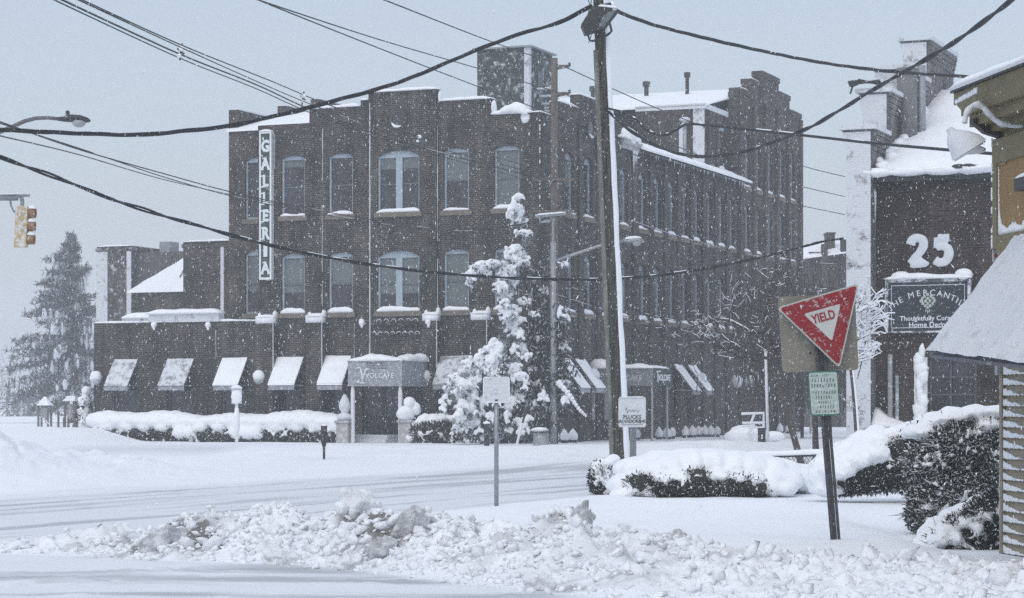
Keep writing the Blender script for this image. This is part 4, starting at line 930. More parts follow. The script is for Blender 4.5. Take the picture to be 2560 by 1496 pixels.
# litter barrel, leaning stake, small post in the shrubs
q = at(1353, 1122, 81); q.z = hgt(q.x, q.y)-.08
br = thing('litter_barrel', q, 'ribbed grey litter barrel with a cap of snow beside the lamp post', 'barrel')
m = MB(); m.lathe([(.265, 0), (.265, .2), (.285, .21), (.285, .25), (.265, .26), (.265, .46), (.29, .47), (.29, .52), (.26, .53)], n=18)
for k in range(18): a_ = 2*PI*k/18; m.tube([(.27*math.cos(a_), .27*math.sin(a_), .02), (.27*math.cos(a_), .27*math.sin(a_), .45)], .012, 4)
m.build('drum', mat('barrel_steel', (.36, .39, .4), .6, .15, 5, snow=.3), br); MB().box(-.34, .34, -.34, .34, .52, .56).build('lid', DARKM, br)
m = MB(); m.blob((-.04, 0, .62), (.3, .3, .11), 14, .2, 4); m.build('snow_cap', SNOW, br, True)
q = at(1289, 1126, 80.5); q.z = hgt(q.x, q.y)-.1
sk = thing('leaning_stake', q, 'white painted stake leaning in front of the snow laden tree', 'stake'); tp = at(1317, 1018, 80.5)-q
m = MB(); m.tube([(0, 0, 0), tp*.62], .05, 6); m.build('white_end', WHITEP, sk); m = MB(); m.tube([tp*.62, tp], .042, 6); m.build('dark_end', DARKM, sk)
q = at(1217, 1108, 80); q.z = hgt(q.x, q.y); sp_ = thing('small_post', q, 'short dark post with a snowy top behind the blank square sign', 'post'); zt = gz(1060, 80)-q.z
MB().box(-.09, .09, -.09, .09, -.1, zt).build('post', DARKM, sp_); m = MB(); m.ridge([(-.12, 0, zt), (.12, 0, zt)], .13, .12, 3, .08, side=(0, 1, 0)); m.build('snow_cap', SNOW, sp_, True)
# snow covered post sign in the left hedge
q = at(592, 1080, 86.5); q.z = hgt(q.x, q.y); zt = gz(968, 86.5)-q.z
hs_ = thing('post_sign', q, 'small sign buried under white snow sticking out of the long hedge', 'sign')
m = MB(); m.box(-.05, .05, -.04, .04, -.1, zt-.6); m.build('post', WHITEP, hs_); m = MB(); m.box(-.19, .19, -.05, .0, zt-.62, zt-.05); m.build('panel', WHITEP, hs_)
m = MB(); m.ridge([(-.2, -.03, zt-.06), (.2, -.03, zt-.06)], .12, .12, 4, .06, side=(0, 1, 0)); m.blob((0, -.08, zt-.36), (.21, .06, .27), 12, .15, 3); m.blob((0, -.05, .85), (.12, .1, .55), 10, .2, 3); m.build('snow_cap', SNOW, hs_, True)
# ---------------------------------------------------------------- road signs
def rrect(w_, h_, r, y, n=4, cx=0, cz=0):
    return [(cx+sx_*(w_/2-r)+r*math.cos(a_), y, cz+sz*(h_/2-r)+r*math.sin(a_)) for sx_, sz, a0 in ((1, 1, 0), (-1, 1, PI/2), (-1, -1, PI), (1, -1, 1.5*PI)) for a_ in np.linspace(a0, a0+PI/2, n)]
def upost(mb, x, y, z0, z1, w_=.05, tx=0.):                          # U channel post with holes
    for dx, ww, dy in ((-w_, .014, .0), (w_, .014, .0), (-w_*.42, .016, .03), (w_*.42, .016, .03)):
        mb.tube([(x+dx, y-dy*.4, z0), (x+dx+tx, y-dy*.4, z1)], ww, 5)
    mb.prism([(x-w_, y, z0), (x+w_, y, z0), (x+w_+tx, y, z1), (x-w_+tx, y, z1)], (0, .008, 0))
    for k in range(int((z1-z0)/.12)): t = (k+.5)*.12/(z1-z0); z = z0+(k+.5)*.12; mb.box(x+tx*t-.008, x+tx*t+.008, y-.004, y, z, z+.02)
Y1 = 36.; q = at(1241, 1278, Y1); q.z = hgt(q.x, q.y)-.12
s1 = thing('blank_sign', q, 'square sign caked white with snow on a thin steel post in the open snow', 'sign'); c = at(1241, 975, Y1)-q
m = MB(); m.tube([(0, .0, 0), (0, 0, c.z+.1)], .036, 10); m.build('post', GALV, s1, True)
m = MB(); m.prism(rrect(.41, .40, .03, -.05, cz=c.z), (0, .01, 0)); pn = m.build('panel', mat('sign_caked', (.30, .31, .32), .6, .1, 6, .7, snow=.72, sscale=9, bscale=20), s1)
m = MB(); m.box(-.02, .02, -.056, -.05, c.z-.175, c.z-.15); m.build('bolt', DARKM, pn)
m = MB(); m.tube(rrect(.40, .39, .03, -.05, cz=c.z)+[rrect(.40, .39, .03, -.05, cz=c.z)[0]], .008, 5); m.build('snow_rim', SNOW, pn, True)
Y2 = 47.; q = at(1580, 1190, Y2); q.z = hgt(q.x, q.y)-.3
s2 = thing('notice_sign', q, 'white sign reading PLUCKS SALVADORENO in front of the big leaning pole', 'sign'); c = at(1578, 1031, Y2)-q
m = MB(); upost(m, .02, .0, 0, c.z+.1, .055); m.build('post', GALV, s2)
m = MB(); m.prism(rrect(.555, .61, .04, -.05, cz=c.z), (0, .012, 0)); pn = m.build('panel', mat('sign_white_snowy', (.62, .65, .67), .5, .05, 6, .3, snow=.3, sscale=5), s2)
INK = mat('sign_ink', (.06, .07, .08), .6, .3, 20, snow=.22, sscale=18)
text('PLUCKS', .105, INK, pn, TM(.0, -.055, c.z-.10), 'lettering', .003, .002)
text('SALVADORENO', .090, INK, pn, TM(.0, -.055, c.z-.185), 'lettering', .003, .002, spacing=.93)
INK2 = mat('sign_faint_ink', (.24, .26, .28), .6, .3, 20, snow=.3, sscale=16)
m = MB(); random.seed(3)
m.tube([(-.14+.022*i, -.056, c.z+.03+.022*math.sin(i*2.1)+(.05 if i in (1, 2, 12) else 0)*(1 if i % 2 else -.6)) for i in range(14)], .006, 4)
for i in range(16): x = -.21+i*.027; m.box(x, x+random.uniform(.008, .02), -.056, -.0505, c.z-.262, c.z-.262+random.uniform(.015, .035))
m.build('faint_lettering', INK2, pn)
m = MB(); m.ridge([(-.26, -.045, c.z+.30), (.26, -.045, c.z+.30)], .03, .02, 3, .06, side=(0, 1, 0)); m.build('snow_cap', SNOW, pn, True)
# yield sign in the foreground
Y3 = 25.5; k3 = Y3/F
q = at(2090, 1372, Y3); q.z = hgt(q.x, q.y)-.25
ys3 = thing('yield_sign', q, 'red and white triangular YIELD sign twisted askew on a dark leaning steel post', 'sign')
def L3(px, py, y=0.): p_ = at(px, py, Y3)-q; return Vector((p_.x, y, p_.z))
m = MB(); zt_ = L3(2050, 860); zb0 = L3(2090, 1366); dx = (zt_.x-zb0.x); e0 = Vector((zb0.x-dx*.12, 0, zb0.z-.2))
steps = 10
for side_, ww in ((-.040, .015), (.040, .015), (.0, .022)):
    m.prism([e0+Vector((side_-ww, .02 if side_ else .05, 0)), e0+Vector((side_+ww, .02 if side_ else .05, 0)), zt_+Vector((side_+ww, .02 if side_ else .05, 0)), zt_+Vector((side_-ww, .02 if side_ else .05, 0))], (0, .03, 0))
for k in range(44):
    p_ = e0.lerp(zt_, (k+.5)/44); m.box(p_.x-.007, p_.x+.007, .046, .05, p_.z-.007, p_.z+.007)
m.build('post', mat('post_steel', (.075, .08, .085), .5, .35, 14, metal=.4, snow=.2, sscale=12), ys3)
TR = [L3(1945, 771.6), L3(2142, 713.5), L3(2095.5, 916)]; cen = (TR[0]+TR[1]+TR[2])/3
def tri(sc, rad, y):
    P_ = [cen+(v_-cen)*sc for v_ in TR]; out = []
    for i in range(3):
        a_, b_, c_ = P_[i-1], P_[i], P_[(i+1) % 3]; u_ = (a_-b_).normalized(); w2 = (c_-b_).normalized()
        d = rad*1.732; s0, s1 = b_+u_*d, b_+w2*d
        for t in np.linspace(0, 1, 7): out.append(s0*(1-t)**2+b_*2*t*(1-t)+s1*t**2)
    return [Vector((p_.x, y, p_.z)) for p_ in out]
def driven(name, col, amt, sc=26, st_=(1, 1, 2.6)):
    return mat(name, col, .35, .12, 5, snow=amt, sscale=sc, bump=.0, stretch=None)
m = MB(); m.prism(tri(1.05, .035, -.06), (0, .006, 0)); pl = m.build('white_border', mat('sign_border', (.45, .46, .45), .4, .06, 6, snow=.2, sscale=20), ys3)
m = MB(); m.prism(tri(.985, .03, -.064), (0, .003, 0)); m.build('red_face', mat('sign_red', (.25, .010, .016), .32, .1, 5, snow=.34, sscale=24), pl)
WI = [L3(2010, 787), L3(2097.5, 762.6), L3(2077, 851)]; cs, TRs = cen, TR
cen = (WI[0]+WI[1]+WI[2])/3; TR = WI
m = MB(); m.prism(tri(1.06, .018, -.068), (0, .003, 0)); wf_ = m.build('white_face', mat('sign_face_white', (.52, .53, .52), .4, .05, 6, snow=.25, sscale=20), pl)
an = math.atan2(TR[1].z-TR[0].z, TR[1].x-TR[0].x)
tc_ = L3(2057, 794); text('YIELD', .128, mat('sign_red_letters', (.27, .014, .02), .4, .1, 5, snow=.16, sscale=22), wf_, Matrix.Translation((tc_.x, -.071, tc_.z)) @ Matrix.Rotation(-an, 4, 'Y') @ FACE @ Matrix.Diagonal((.78, 1.08, 1, 1)), 'lettering', .002, .003)
SQ = [L3(1947, 742, .0), L3(2140, 733, .0), L3(2149.7, 925, .0), L3(1958.7, 931.6, .0)]
q2 = Vector(q); sqt = thing('square_sign', q2, 'bare olive square back of a sign mounted behind the yield triangle', 'sign')
def rpoly(P_, r, y):
    out = []
    for i in range(len(P_)):
        a_, b_, c_ = P_[i-1], P_[i], P_[(i+1) % len(P_)]; s0, s1 = b_+(a_-b_).normalized()*r, b_+(c_-b_).normalized()*r
        for t in np.linspace(0, 1, 6): p_ = s0*(1-t)**2+b_*2*t*(1-t)+s1*t**2; out.append((p_.x, y, p_.z))
    return out
m = MB(); m.prism(rpoly(SQ, .05, .085), (0, .006, 0)); pn = m.build('panel', mat('olive_sign_back', (.23, .22, .185), .55, .12, 3, snow=.30, sscale=14), sqt)
m = MB(); [m.lathe([(.012, -.006), (.01, .006)], (0, 0, 0), 8) for _ in (0,)]; m.v = [(zt_.x+p_[0]-.1, .08+p_[2], zt_.z+p_[1]-.1) for p_ in m.v]; m.build('bolt', DARKM, pn)
GS = [L3(2018, 929), L3(2093, 926.5), L3(2100.6, 1039), L3(2026, 1041)]
gs = thing('parking_sign', q2, 'small green and white parking sign scoured with snow below the yield sign', 'sign')
m = MB(); m.prism(rpoly(GS, .035, -.03), (0, .006, 0)); pn = m.build('panel', mat('sign_green_edge', (.035, .16, .115), .4, .1, 5, snow=.22, sscale=18), gs)
gc = sum(GS, Vector())/4
m = MB(); m.prism(rpoly([gc+(v_-gc)*.93 for v_ in GS], .03, -.033), (0, .002, 0)); m.build('white_face', mat('sign_face_pale', (.42, .5, .48), .4, .08, 6, snow=.4, sscale=14), pn)
m = MB(); random.seed(9); ux = (GS[1]-GS[0]).normalized(); uz = (GS[0]-GS[3]).normalized()
for r_, (v0, n_, hh_, x0, x1) in enumerate(((.195, 7, .03, -.13, -.06), (.2, 4, .025, .0, .06), (.145, 8, .05, -.12, .11), (.085, 9, .045, -.13, .12), (.01, 9, .04, -.12, .12), (-.045, 7, .045, -.09, .08), (-.1, 6, .04, -.06, .06), (-.15, 7, .035, -.08, .09), (-.2, 7, .03, -.1, .1))):
    for i in range(n_):
        p_ = gc+ux*lerp(x0, x1, i/max(1, n_-1))+uz*v0
        w_ = (x1-x0)/n_*.33; kk = random.random()
        m.prism([p_+Vector((0, -.035, 0))+ux*(-w_)+uz*(-hh_*.4), p_+Vector((0, -.035, 0))+ux*(w_*(kk-.2))+uz*(-hh_*.4), p_+Vector((0, -.035, 0))+ux*w_+uz*(hh_*.4), p_+Vector((0, -.035, 0))+ux*(-w_*kk)+uz*hh_*.4], (0, .001, 0))
m.build('snow_scoured_lettering', mat('sign_green_ink', (.04, .14, .11), .5, .2, 30, snow=.42, sscale=30), pn)
# ---------------------------------------------------------------- overhead wires
def spline(pts, n=10):
    P_ = [Vector(p_) for p_ in pts]; out = []
    for i in range(len(P_)-1):
        p0 = P_[max(i-1, 0)]; p1 = P_[i]; p2 = P_[i+1]; p3 = P_[min(i+2, len(P_)-1)]
        for k in range(n):
            t = k/n; out.append(.5*((2*p1)+(p2-p0)*t+(2*p0-5*p1+4*p2-p3)*t*t+(3*p1-p0-3*p2+p3)*t**3))
    return out+[P_[-1]]
WN = [0]
def wire(pix, Y0_, Y1_, r, lab, strands=1, sep=1.4, snow=0., group='overhead wires', name='overhead_wire', gauge=1.):
    WN[0] += 1; n = len(pix)
    x0, x1 = pix[0][0], pix[-1][0]
    C_ = spline([at(px, py, lerp(Y0_, Y1_, (px-x0)/(x1-x0))) for px, py in pix], 12)
    m = MB(); random.seed(WN[0])
    for s_ in range(strands):
        ph = 2*PI*s_/max(1, strands); pts = []
        d = 0
        for i, p_ in enumerate(C_):
            if i: d += (p_-C_[i-1]).length
            a_ = ph+d*2.2+1.1*mn.noise(Vector((d*.4, s_*5, WN[0])))
            o_ = r*sep*(.6+.6*abs(mn.noise(Vector((d*.3, 3, WN[0])))))*(1 if strands > 1 else 0)
            pts.append(p_+Vector((math.cos(a_)*.7, math.cos(a_)*.7, math.sin(a_)))*o_)
        m.tube(pts, r, 6)
    o = m.build(name, BLACK, None, True, label=lab, cat='cable', group=group)
    if snow:
        s = MB(); i = 0
        while i < len(C_)-3:
            k = random.randint(2, 4)
            if random.random() < snow: s.tube([p_+Vector((0, -.004, r*(.9 if strands == 1 else 1.5))) for p_ in C_[i:i+k]], r*.62, 5)
            i += k
        if s.v: s.build('clinging_snow', SNOW, o, True)
    return o
r1 = .034
wire([(-60, 322), (0, 325), (200, 334), (350, 337), (480, 326), (600, 310), (800, 262), (1000, 205), (1180, 130), (1300, 85), (1390, 60), (1478, 16)], 40, YP-.05, .026, 'thick twisted cable bundle sagging from the big pole to the left edge', 3, 1.2, .12)
wire([(1502, 12), (1545, 30), (1620, 58), (1700, 80), (1860, 118), (2060, 158), (2250, 181), (2450, 194)], YP-.05, 62, .026, 'thick twisted cable bundle from the big pole across to the ochre shop cornice', 3, 1.1, .12)
wire([(2560, -28), (2530, 0), (2380, 110), (2200, 215), (2050, 305), (1950, 350), (1850, 382), (1760, 392), (1700, 385), (1640, 365), (1580, 330), (1540, 298), (1512, 268)], 27, YP-.1, .020, 'double cable dropping from the upper right corner to the big pole', 2, 1.2, .06)
wire([(1512, 270), (1560, 282), (1590, 300), (1620, 328), (1660, 338), (1690, 326), (1720, 311), (1800, 317), (2000, 338), (2200, 360), (2520, 388)], YP-.1, 30, .026, 'wavy single cable from the big pole to the ochre shop front', 1, 1, .22)
wire([(-40, 378), (0, 393), (130, 440), (300, 505), (480, 560), (660, 610), (850, 650), (1050, 678), (1250, 694), (1400, 699), (1530, 698), (1700, 682), (1900, 644), (2050, 606), (2108, 597)], 40, 64, .022, 'long low double cable crossing the whole mill front with snow on top', 2, 1.3, .4)
for i, (pts, lab) in enumerate((
    ([(95, -22), (135, 0), (450, 146), (640, 222), (800, 292), (1020, 368), (1300, 444), (1375, 462)], 'lowest wire of the four running down from the top left corner'),
    ([(115, -22), (155, 0), (450, 136), (640, 212), (800, 284), (1020, 360), (1300, 434), (1375, 455)], 'second lowest wire of the four running down from the top left corner'),
    ([(160, -16), (195, 0), (450, 118), (660, 212), (800, 270), (1020, 350), (1300, 424), (1375, 450)], 'third wire of the four running down from the top left corner'),
    ([(165, -20), (205, 0), (460, 116), (680, 204), (820, 262), (1040, 340), (1310, 414), (1375, 444)], 'uppermost wire of the four running down from the top left corner'))):
    wire(pts, 34, YW-.2, .013 if i != 1 else .018, lab, 1, 1, .12)
for i, (pts, lab) in enumerate((
    ([(900, -22), (960, 0), (1230, 105), (1413, 168)], 'thin wire meeting the upper insulator arm of the wood pole'),
    ([(600, -18), (645, 0), (950, 100), (1190, 170), (1413, 236)], 'thin wire meeting the lower insulator arm of the wood pole'),
    ([(590, -30), (650, 2), (950, 122), (1190, 215), (1386, 288)], 'lowest thin wire rising left from the wood pole'))):
    wire(pts, 45, YW-.1, .016, lab)
for i, (pts, lab) in enumerate((
    ([(1413, 168), (1640, 270), (1850, 352), (2000, 413), (2112, 442)], 'thin wire from upper insulator arm to behind the stepped gable house'),
    ([(1413, 236), (1660, 352), (1850, 428), (2000, 466), (2112, 492)], 'thin wire from lower insulator arm to behind the stepped gable house'),
    ([(1386, 288), (1660, 420), (1850, 480), (2000, 514), (2112, 537)], 'lowest thin wire running right from the wood pole past the gable'))):
    wire(pts, YW-.1, 108, .018, lab)
wire([(-30, 296), (0, 305), (200, 375), (400, 432), (560, 476), (700, 508), (900, 545), (1100, 575), (1190, 577), (1300, 560), (1378, 545)], 40, YL-.1, .014, 'upper thin wire running from the left edge to the metal lamp post', 1, 1, .4)
wire([(-30, 300), (0, 309), (200, 372), (400, 440), (560, 486), (700, 517), (900, 552), (1100, 580), (1190, 579), (1300, 562), (1378, 548)], 40.3, YL-.1, .012, 'lower thin wire running from the left edge to the metal lamp post', 1, 1, .3)
wire([(-30, 332), (0, 340), (200, 388), (420, 452), (640, 500), (720, 515)], 40, 92, .014, 'single thin wire ending at the left end of the mill front', 1, 1, .1)
wire([(1383, 735), (1560, 790), (1720, 830), (1900, 862), (1975, 872)], 84, 92, .016, 'snowy wire along the side wall behind the big pole', 1, 1, .5)
wire([(1383, 700), (1560, 770), (1720, 812), (1950, 892)], 84.2, 88, .016, 'lower snowy wire sloping along the side wall behind the bare tree', 1, 1, .5)
wire([(1386, 470), (1600, 560), (1800, 620), (1960, 652), (2118, 662)], 85, 100, .014, 'snowy wire crossing the second floor of the side wall', 1, 1, .6)
for i, (px, py, Yd, lab) in enumerate(((452, 130, 47., 'snowy spacer clip on the four wires nearest the top left corner'), (757, 246, 59., 'snowy spacer clip on the four wires above the mill parapet'), (1047, 347, 71., 'snowy spacer clip on the four wires in front of the middle windows'))):
    q = at(px, py, Yd); t = thing('wire_spacer', q, lab, 'wire clip', 0, 'spacers on the overhead wires'); m = MB(); h = .17
    m.tube([(-.02, 0, -h), (0, 0, 0), (.03, 0, h)], .02, 5); m.tube([(-.07, 0, .07), (.07, 0, -.05)], .018, 5); m.build('clip', DARKM, t); m = MB(); m.blob((.02, 0, .06), (.07, .05, .06), 8, .3, i); m.blob((-.03, 0, -.08), (.05, .05, .05), 8, .3, i); m.build('snow', SNOW, t, True)
# ================================================================ brick house number 25 with stepped gable
YMq = 65.
Q = Fr(gx(2190, YMq), YMq, CC, SS)               # origin: inner corner of the gable pier and the eaves wall
mer = thing('brick_shop_house', (Q.X, Q.Y, 0), 'dark brick house numbered 25 with stepped gable and steep snowy roof', 'building', Q.rot())
zE = Q.z(437, 1, 0)
m = MB()
wx0, wx1 = Q.fx(2322), Q.fx(2442); wz0, wz1 = Q.z(1040, 2, 0), Q.z(893, 2, 0)
wall(m, (0, 0, 0), FU, FN, 0, 8, -.3, zE+.25, [(wx0, wx1, wz0, wz1, .0)], .14)
# corbelled courses under the eaves
for k in range(3): m.box(.02, 8, -.03-.035*k, .0, zE+.02+.09*k-.1, zE+.1+.09*k-.1)
m.build('walls', BRICKR, mer)
# gable wall, stepping up from the front
x0 = Q.fx(2116, -.55)
stq = [(-.55, 1.35), (1.35, 3.3), (3.3, 6.6), (6.6, 10.6), (10.6, 12.4), (12.4, 14.4)]
ztop_ = [Q.z(326, x0, -.55), Q.z(236, x0, 1.6), Q.z(180, x0, 3.6), Q.z(104, x0, 6.6), 0, 0]; ztop_[4] = ztop_[2]; ztop_[5] = ztop_[1]
m = MB()
for (a, b), z in zip(stq, ztop_):
    pl = MB()
    m.box(x0, -.012, a+.012, b-.002, -.3, z)
    for k in range(4): m.box(x0-.03*(k+1), .0+.03*(k+1)-.012, a+.02+.002*k, b-.003, z-.55+.14*k, z-.42+.14*k+.0)
    # snow-plastered front face of each step
    zl = -.3 if a < 0 else z-2.4
    for k in range(5):
        pl.box(x0-.03*k+(0.0), -.02+.0*k, a-.012-.002*k, a+.011, (zl if k == 0 else z-.62+.14*(k-1)), (z-.62 if k == 0 else z-.62+.14*k))
    pl.build('snow_plastered_pier', BRICKS, mer)
m.build('stepped_gable', brick('frosted_grey_brick', (.12, .11, .11), (.19, .18, .175), (.26, .26, .26), .3, 6), mer)
s = MB(); cp = MB()
for i, ((a, b), z) in enumerate(zip(stq, ztop_)):
    cp.box(x0-.2, .16, a-.12, b+.02-(.14 if i < 5 else 0), z+.002, z+.12); s.ridge([(x0-.1, (a+b)/2-.1, z+.12), (.1, (a+b)/2-.1, z+.12)], (b-a)*.45, .07, i, .2, .3, side=(0, 1, 0))
cp.build('coping', mat('frosted_coping', (.3, .3, .31), .8, .2, 6, snow=.72), mer); s.build('coping_snow', SNOWP, mer, True)
# roof with snow; chimney flue against the gable
pitch = (ztop_[3]-1.6-zE)/8.4
m = MB(); m.prism([(-.05, -.25, zE-.05), (-.05, 8.6, zE-.05+pitch*8.85), (-.05, 8.6, zE-.25+pitch*8.85), (-.05, -.25, zE-.2)], (9, 0, 0)); m.build('roof', DARKM, mer)
snow_sheet(lambda u, v: (lerp(-.02, 9, u), lerp(-.42, 8.7, v), zE-.04+pitch*9.12*v), 40, 26, .22, 7, 'roof_snow', mer, .035)
s = MB()
for i in range(9): s.blob((lerp(.1, 7.5, i/8), -.38, zE+.05), (.6, .2, .13), 12, .3, i)
for i in range(14): random.seed(i); s.blob((-.1+.35*random.random(), lerp(0, 6, i/13), zE+.2+pitch*lerp(0, 6, i/13)+.05), (.2, .35, .16), 10, .3, i)
s.build('eave_snow', SNOW, mer, True)
m = MB(); [m.blob((Q.fx(px), -.5, zE+.12), (.2, .08, .07), 8, .4, px) for px in (2405, 2425, 2434)]; m.build('gutter_debris', DARKM, mer)
fy_ = 3.0; fxx = Q.fx(2268, fy_); zf = zE+pitch*(fy_+.2); zt = Q.z(175, fxx, fy_)
m = MB(); m.tube([(fxx, fy_, zf-.4), (fxx, fy_, zt)], .30, 16); m.lathe([(.30, 0), (.34, .02), (.34, .14), (.30, .16)], (fxx, fy_, zt-.12), 16); fl_ = m.build('flue', mat('frosted_flue', (.16, .165, .17), .7, .15, 5, snow=.25), mer, True)
m = MB(); m.tube([(fxx+.34, fy_+.35, zf-.2), (fxx+.34, fy_+.35, zt+.15)], .13, 8); m.build('flue_pipe', GREYP, fl_, True)
ay_ = Q.fy(2150, x0); m = MB(); random.seed(12)
for i in range(5): m.tube([(x0-.25+.05*i, 1.0, Q.z(236, x0, 1.6)+.22+.03*i), (x0+.55, 1.1+.1*i, Q.z(236, x0, 1.6)+.30-.02*i)], .035, 5)
m.blob((x0-.2, 1.0, Q.z(236, x0, 1.6)+.25), (.16, .12, .1), 8, .5, 3); m.tube([(x0-.2, 1, Q.z(236, x0, 1.6)+.2), (x0-.28, 1, Q.z(236, x0, 1.6)-.05)], .03, 5)
m.build('cable_bracket', DARKM, mer)
# window
fo = window(mer, (0, 0, 0), FU, FN, wx0, wx1, wz0, wz1, .0, 'plain', 0, 300, 0, rec=.14, sill=False)
fo.data.materials.clear(); fo.data.materials.append(mat('dark_slate_paint', (.07, .085, .09), .6, .1, 5, snow=.1))
m = MB(); [m.box(lerp(wx0, wx1, t)-.018, lerp(wx0, wx1, t)+.018, .09, .12, wz0, wz1) for t in (1/2.2,)]; [m.box(wx0, wx1, .088, .118, lerp(wz0, wz1, t)-.018, lerp(wz0, wz1, t)+.018) for t in (.36, .66)]; m.build('glazing_bars', MATS['dark_slate_paint'], fo)
MB().box(wx0-.4, wx0-.03, -.06, .02, wz0-1.2, wz1+.0).build('trim_board', BRICKS, fo)
s = MB(); s.ridge([(wx0-.25, -.1, wz0-1.2), (wx0-.24, -.1, wz0-.2)], .2, .1, 3, .1) ; s.v = s.v; 
for i in range(14): s.blob((wx0-.22+.06*math.sin(i*2), -.07, lerp(wz0-1.2, wz1+.15, i/13)), (.15+.06*math.sin(i*1.3), .08, .22), 10, .3, i)
s.build('clinging_snow', SNOW, fo, True)
s = MB(); zq = Q.z(1066, .3, 0); s.loft([[(x_, y_, z_) for y_, z_ in ((-.6, zq-.05), (-.45, zq+.3*h_), (-.15, zq+.85*h_), (-.01, zq+h_), (-.01, zq-.05))] for x_, h_ in ((Q.fx(2188), .55), (Q.fx(2200), .50), (Q.fx(2215), .36), (Q.fx(2235), .24), (Q.fx(2258), .14), (Q.fx(2290), .03))])
s.build('snow_drift', SNOW, mer, True); m = MB(); m.box(Q.fx(2187), Q.fx(2275), -.7, -.001, -.3, Q.z(1068, .3, 0)); m.build('low_wall', BRICKR, mer)
m = MB(); m.tube([(.42, -.08, .2), (.42, -.08, 3.2)], .07, 8); m.tube([(.62, -.08, .2), (.62, -.08, 2.6)], .05, 8); m.build('drainpipe', mat('snowed_pipe', (.3, .31, .32), .6, .1, 5, snow=.45), mer)
s = MB(); s.tube([(Q.fx(2175), -.05, zE-.25), (Q.fx(2182), -.1, zE-.5), (Q.fx(2186), -.06, zE-.75), (Q.fx(2187), -.05, zE-1.6)], [.1, .14, .07, .015], 8); s.build('hanging_ice', SNOWP, mer, True)
# the numerals, fat and snow filled
NUM = mat('numeral_white', (.62, .66, .70), .6, .05, 5, snow=.3)
def stroke_num(name, strokes, cx_, cz_, sc, par):
    m = MB()
    for pts, rad in strokes: m.tube([(cx_+x_*sc, -.07, cz_+z_*sc) for x_, z_ in spline2(pts)], np.interp(np.linspace(0, 1, (len(pts)-1)*6+1), np.linspace(0, 1, len(rad)), [q_*sc*1.3 for q_ in rad]).tolist(), 10, squash=1.)
    m.v = [(x_, -.05+(y_+.07)*.35, z_) for x_, y_, z_ in m.v]
    return melt(m.build(name, NUM, par, True), .025, 0)
def spline2(pts):
    return [(p_.x, p_.z) for p_ in spline([(a_, 0, b_) for a_, b_ in pts], 6)]
nz = Q.z(627, 2, 0); nh = (Q.z(586, 2, 0)-Q.z(667, 2, 0)); nx2, nx5 = Q.fx(2296), Q.fx(2357)
stroke_num('numeral_two', [([(-.24, .2), (-.17, .36), (.0, .41), (.15, .33), (.17, .16), (.05, -.05), (-.12, -.22), (-.25, -.38)], [.13, .12, .11, .12, .125, .11, .10, .10]), ([(-.25, -.38), (-.05, -.38), (.2, -.36), (.26, -.30)], [.11, .115, .12, .1])], nx2, nz, nh, mer)
stroke_num('numeral_five', [([(.22, .40), (.05, .39), (-.15, .40)], [.10, .1, .1]), ([(-.15, .40), (-.18, .2), (-.19, .08)], [.1, .085, .08]), ([(-.19, .08), (-.02, .13), (.16, .06), (.2, -.12), (.12, -.3), (-.08, -.37), (-.24, -.28)], [.08, .1, .12, .13, .12, .11, .12])], nx5, nz, nh, mer)
# shop board
bx0, bx1 = Q.fx(2216), Q.fx(2430); bz0, bz1 = Q.z(832, 2, 0), Q.z(697, 2, 0); bc = (bx0+bx1)/2; p = Q.w(bc, -.12, bz0)
bd = thing('shop_sign', p, 'dark blue shop board lettered THE MERCANTILE with artichoke emblem under a snow cap', 'sign', Q.rot())
hw, hh = (bx1-bx0)/2, bz1-bz0
NAVY = mat('navy_board', (.018, .024, .034), .5, .3, 3, snow=.13, sscale=8)
MB().box(-hw+.05, hw-.05, -.02, .1, .05, hh-.05).build('board', NAVY, bd)
m = MB(); t_ = .09; m.box(-hw, -hw+t_, -.05, .11, 0, hh); m.box(hw-t_, hw, -.05, .11, 0, hh); m.box(-hw+t_, hw-t_, -.05, .11, 0, t_*.6); m.box(-hw+t_, hw-t_, -.05, .11, hh-t_, hh); m.build('frame', mat('board_frame', (.10, .11, .125), .6, .2, 5, snow=.5, sscale=5), bd)
m = MB(); i_ = .17; l_ = .012
m.box(-hw+i_, hw-i_, -.026, -.02, i_*.8, i_*.8+l_*1.3); m.box(-hw+i_, hw-i_, -.026, -.02, hh-i_-l_*1.3, hh-i_); m.box(-hw+i_, -hw+i_+l_, -.026, -.02, i_*.8, hh-i_); m.box(hw-i_-l_, hw-i_, -.026, -.02, i_*.8, hh-i_); m.build('line_border', CW, bd)
s = MB(); s.ridge([(-hw-.02, .02, hh), (hw+.02, .02, hh)], .15, .14, 3, .12, .5, side=(0, 1, 0)); s.blob((-hw+.45, .02, hh+.08), (.3, .14, .14), 12, .2, 2); s.blob((hw-.2, .02, hh+.1), (.25, .14, .17), 12, .2, 4); s.ridge([(-hw, -.06, .1), (-hw+.02, -.06, hh)], .06, .05, 3, .1); s.build('snow_cap', SNOW, bd, True)
cA = Vector((0, 0, hh*.02)); Rr = hh*.72
S_ = 'THE MERCANTILE'
wd_ = {'I': .5, ' ': .55, 'M': 1.25, 'L': .85, 'E': .88, 'T': .9}
adv = [wd_.get(ch_, 1.) for ch_ in S_]; tot = sum(adv); span = R(112); acc = 0
for ch_, a_ in zip(S_, adv):
    ang = span/2-span*(acc+a_/2)/tot; acc += a_
    if ch_ == ' ': continue
    text(ch_, .235, CW, bd, Matrix.Translation((1.22*Rr*math.sin(-ang), -.03, cA.z+Rr*math.cos(ang))) @ Matrix.Rotation(-ang*.62, 4, 'Y') @ FACE, 'letter', .006, .0)
text('Thoughtfully Curated', .185, CW, bd, TM(.05, -.03, hh*.265), 'lettering', .006, .003, spacing=1.04)
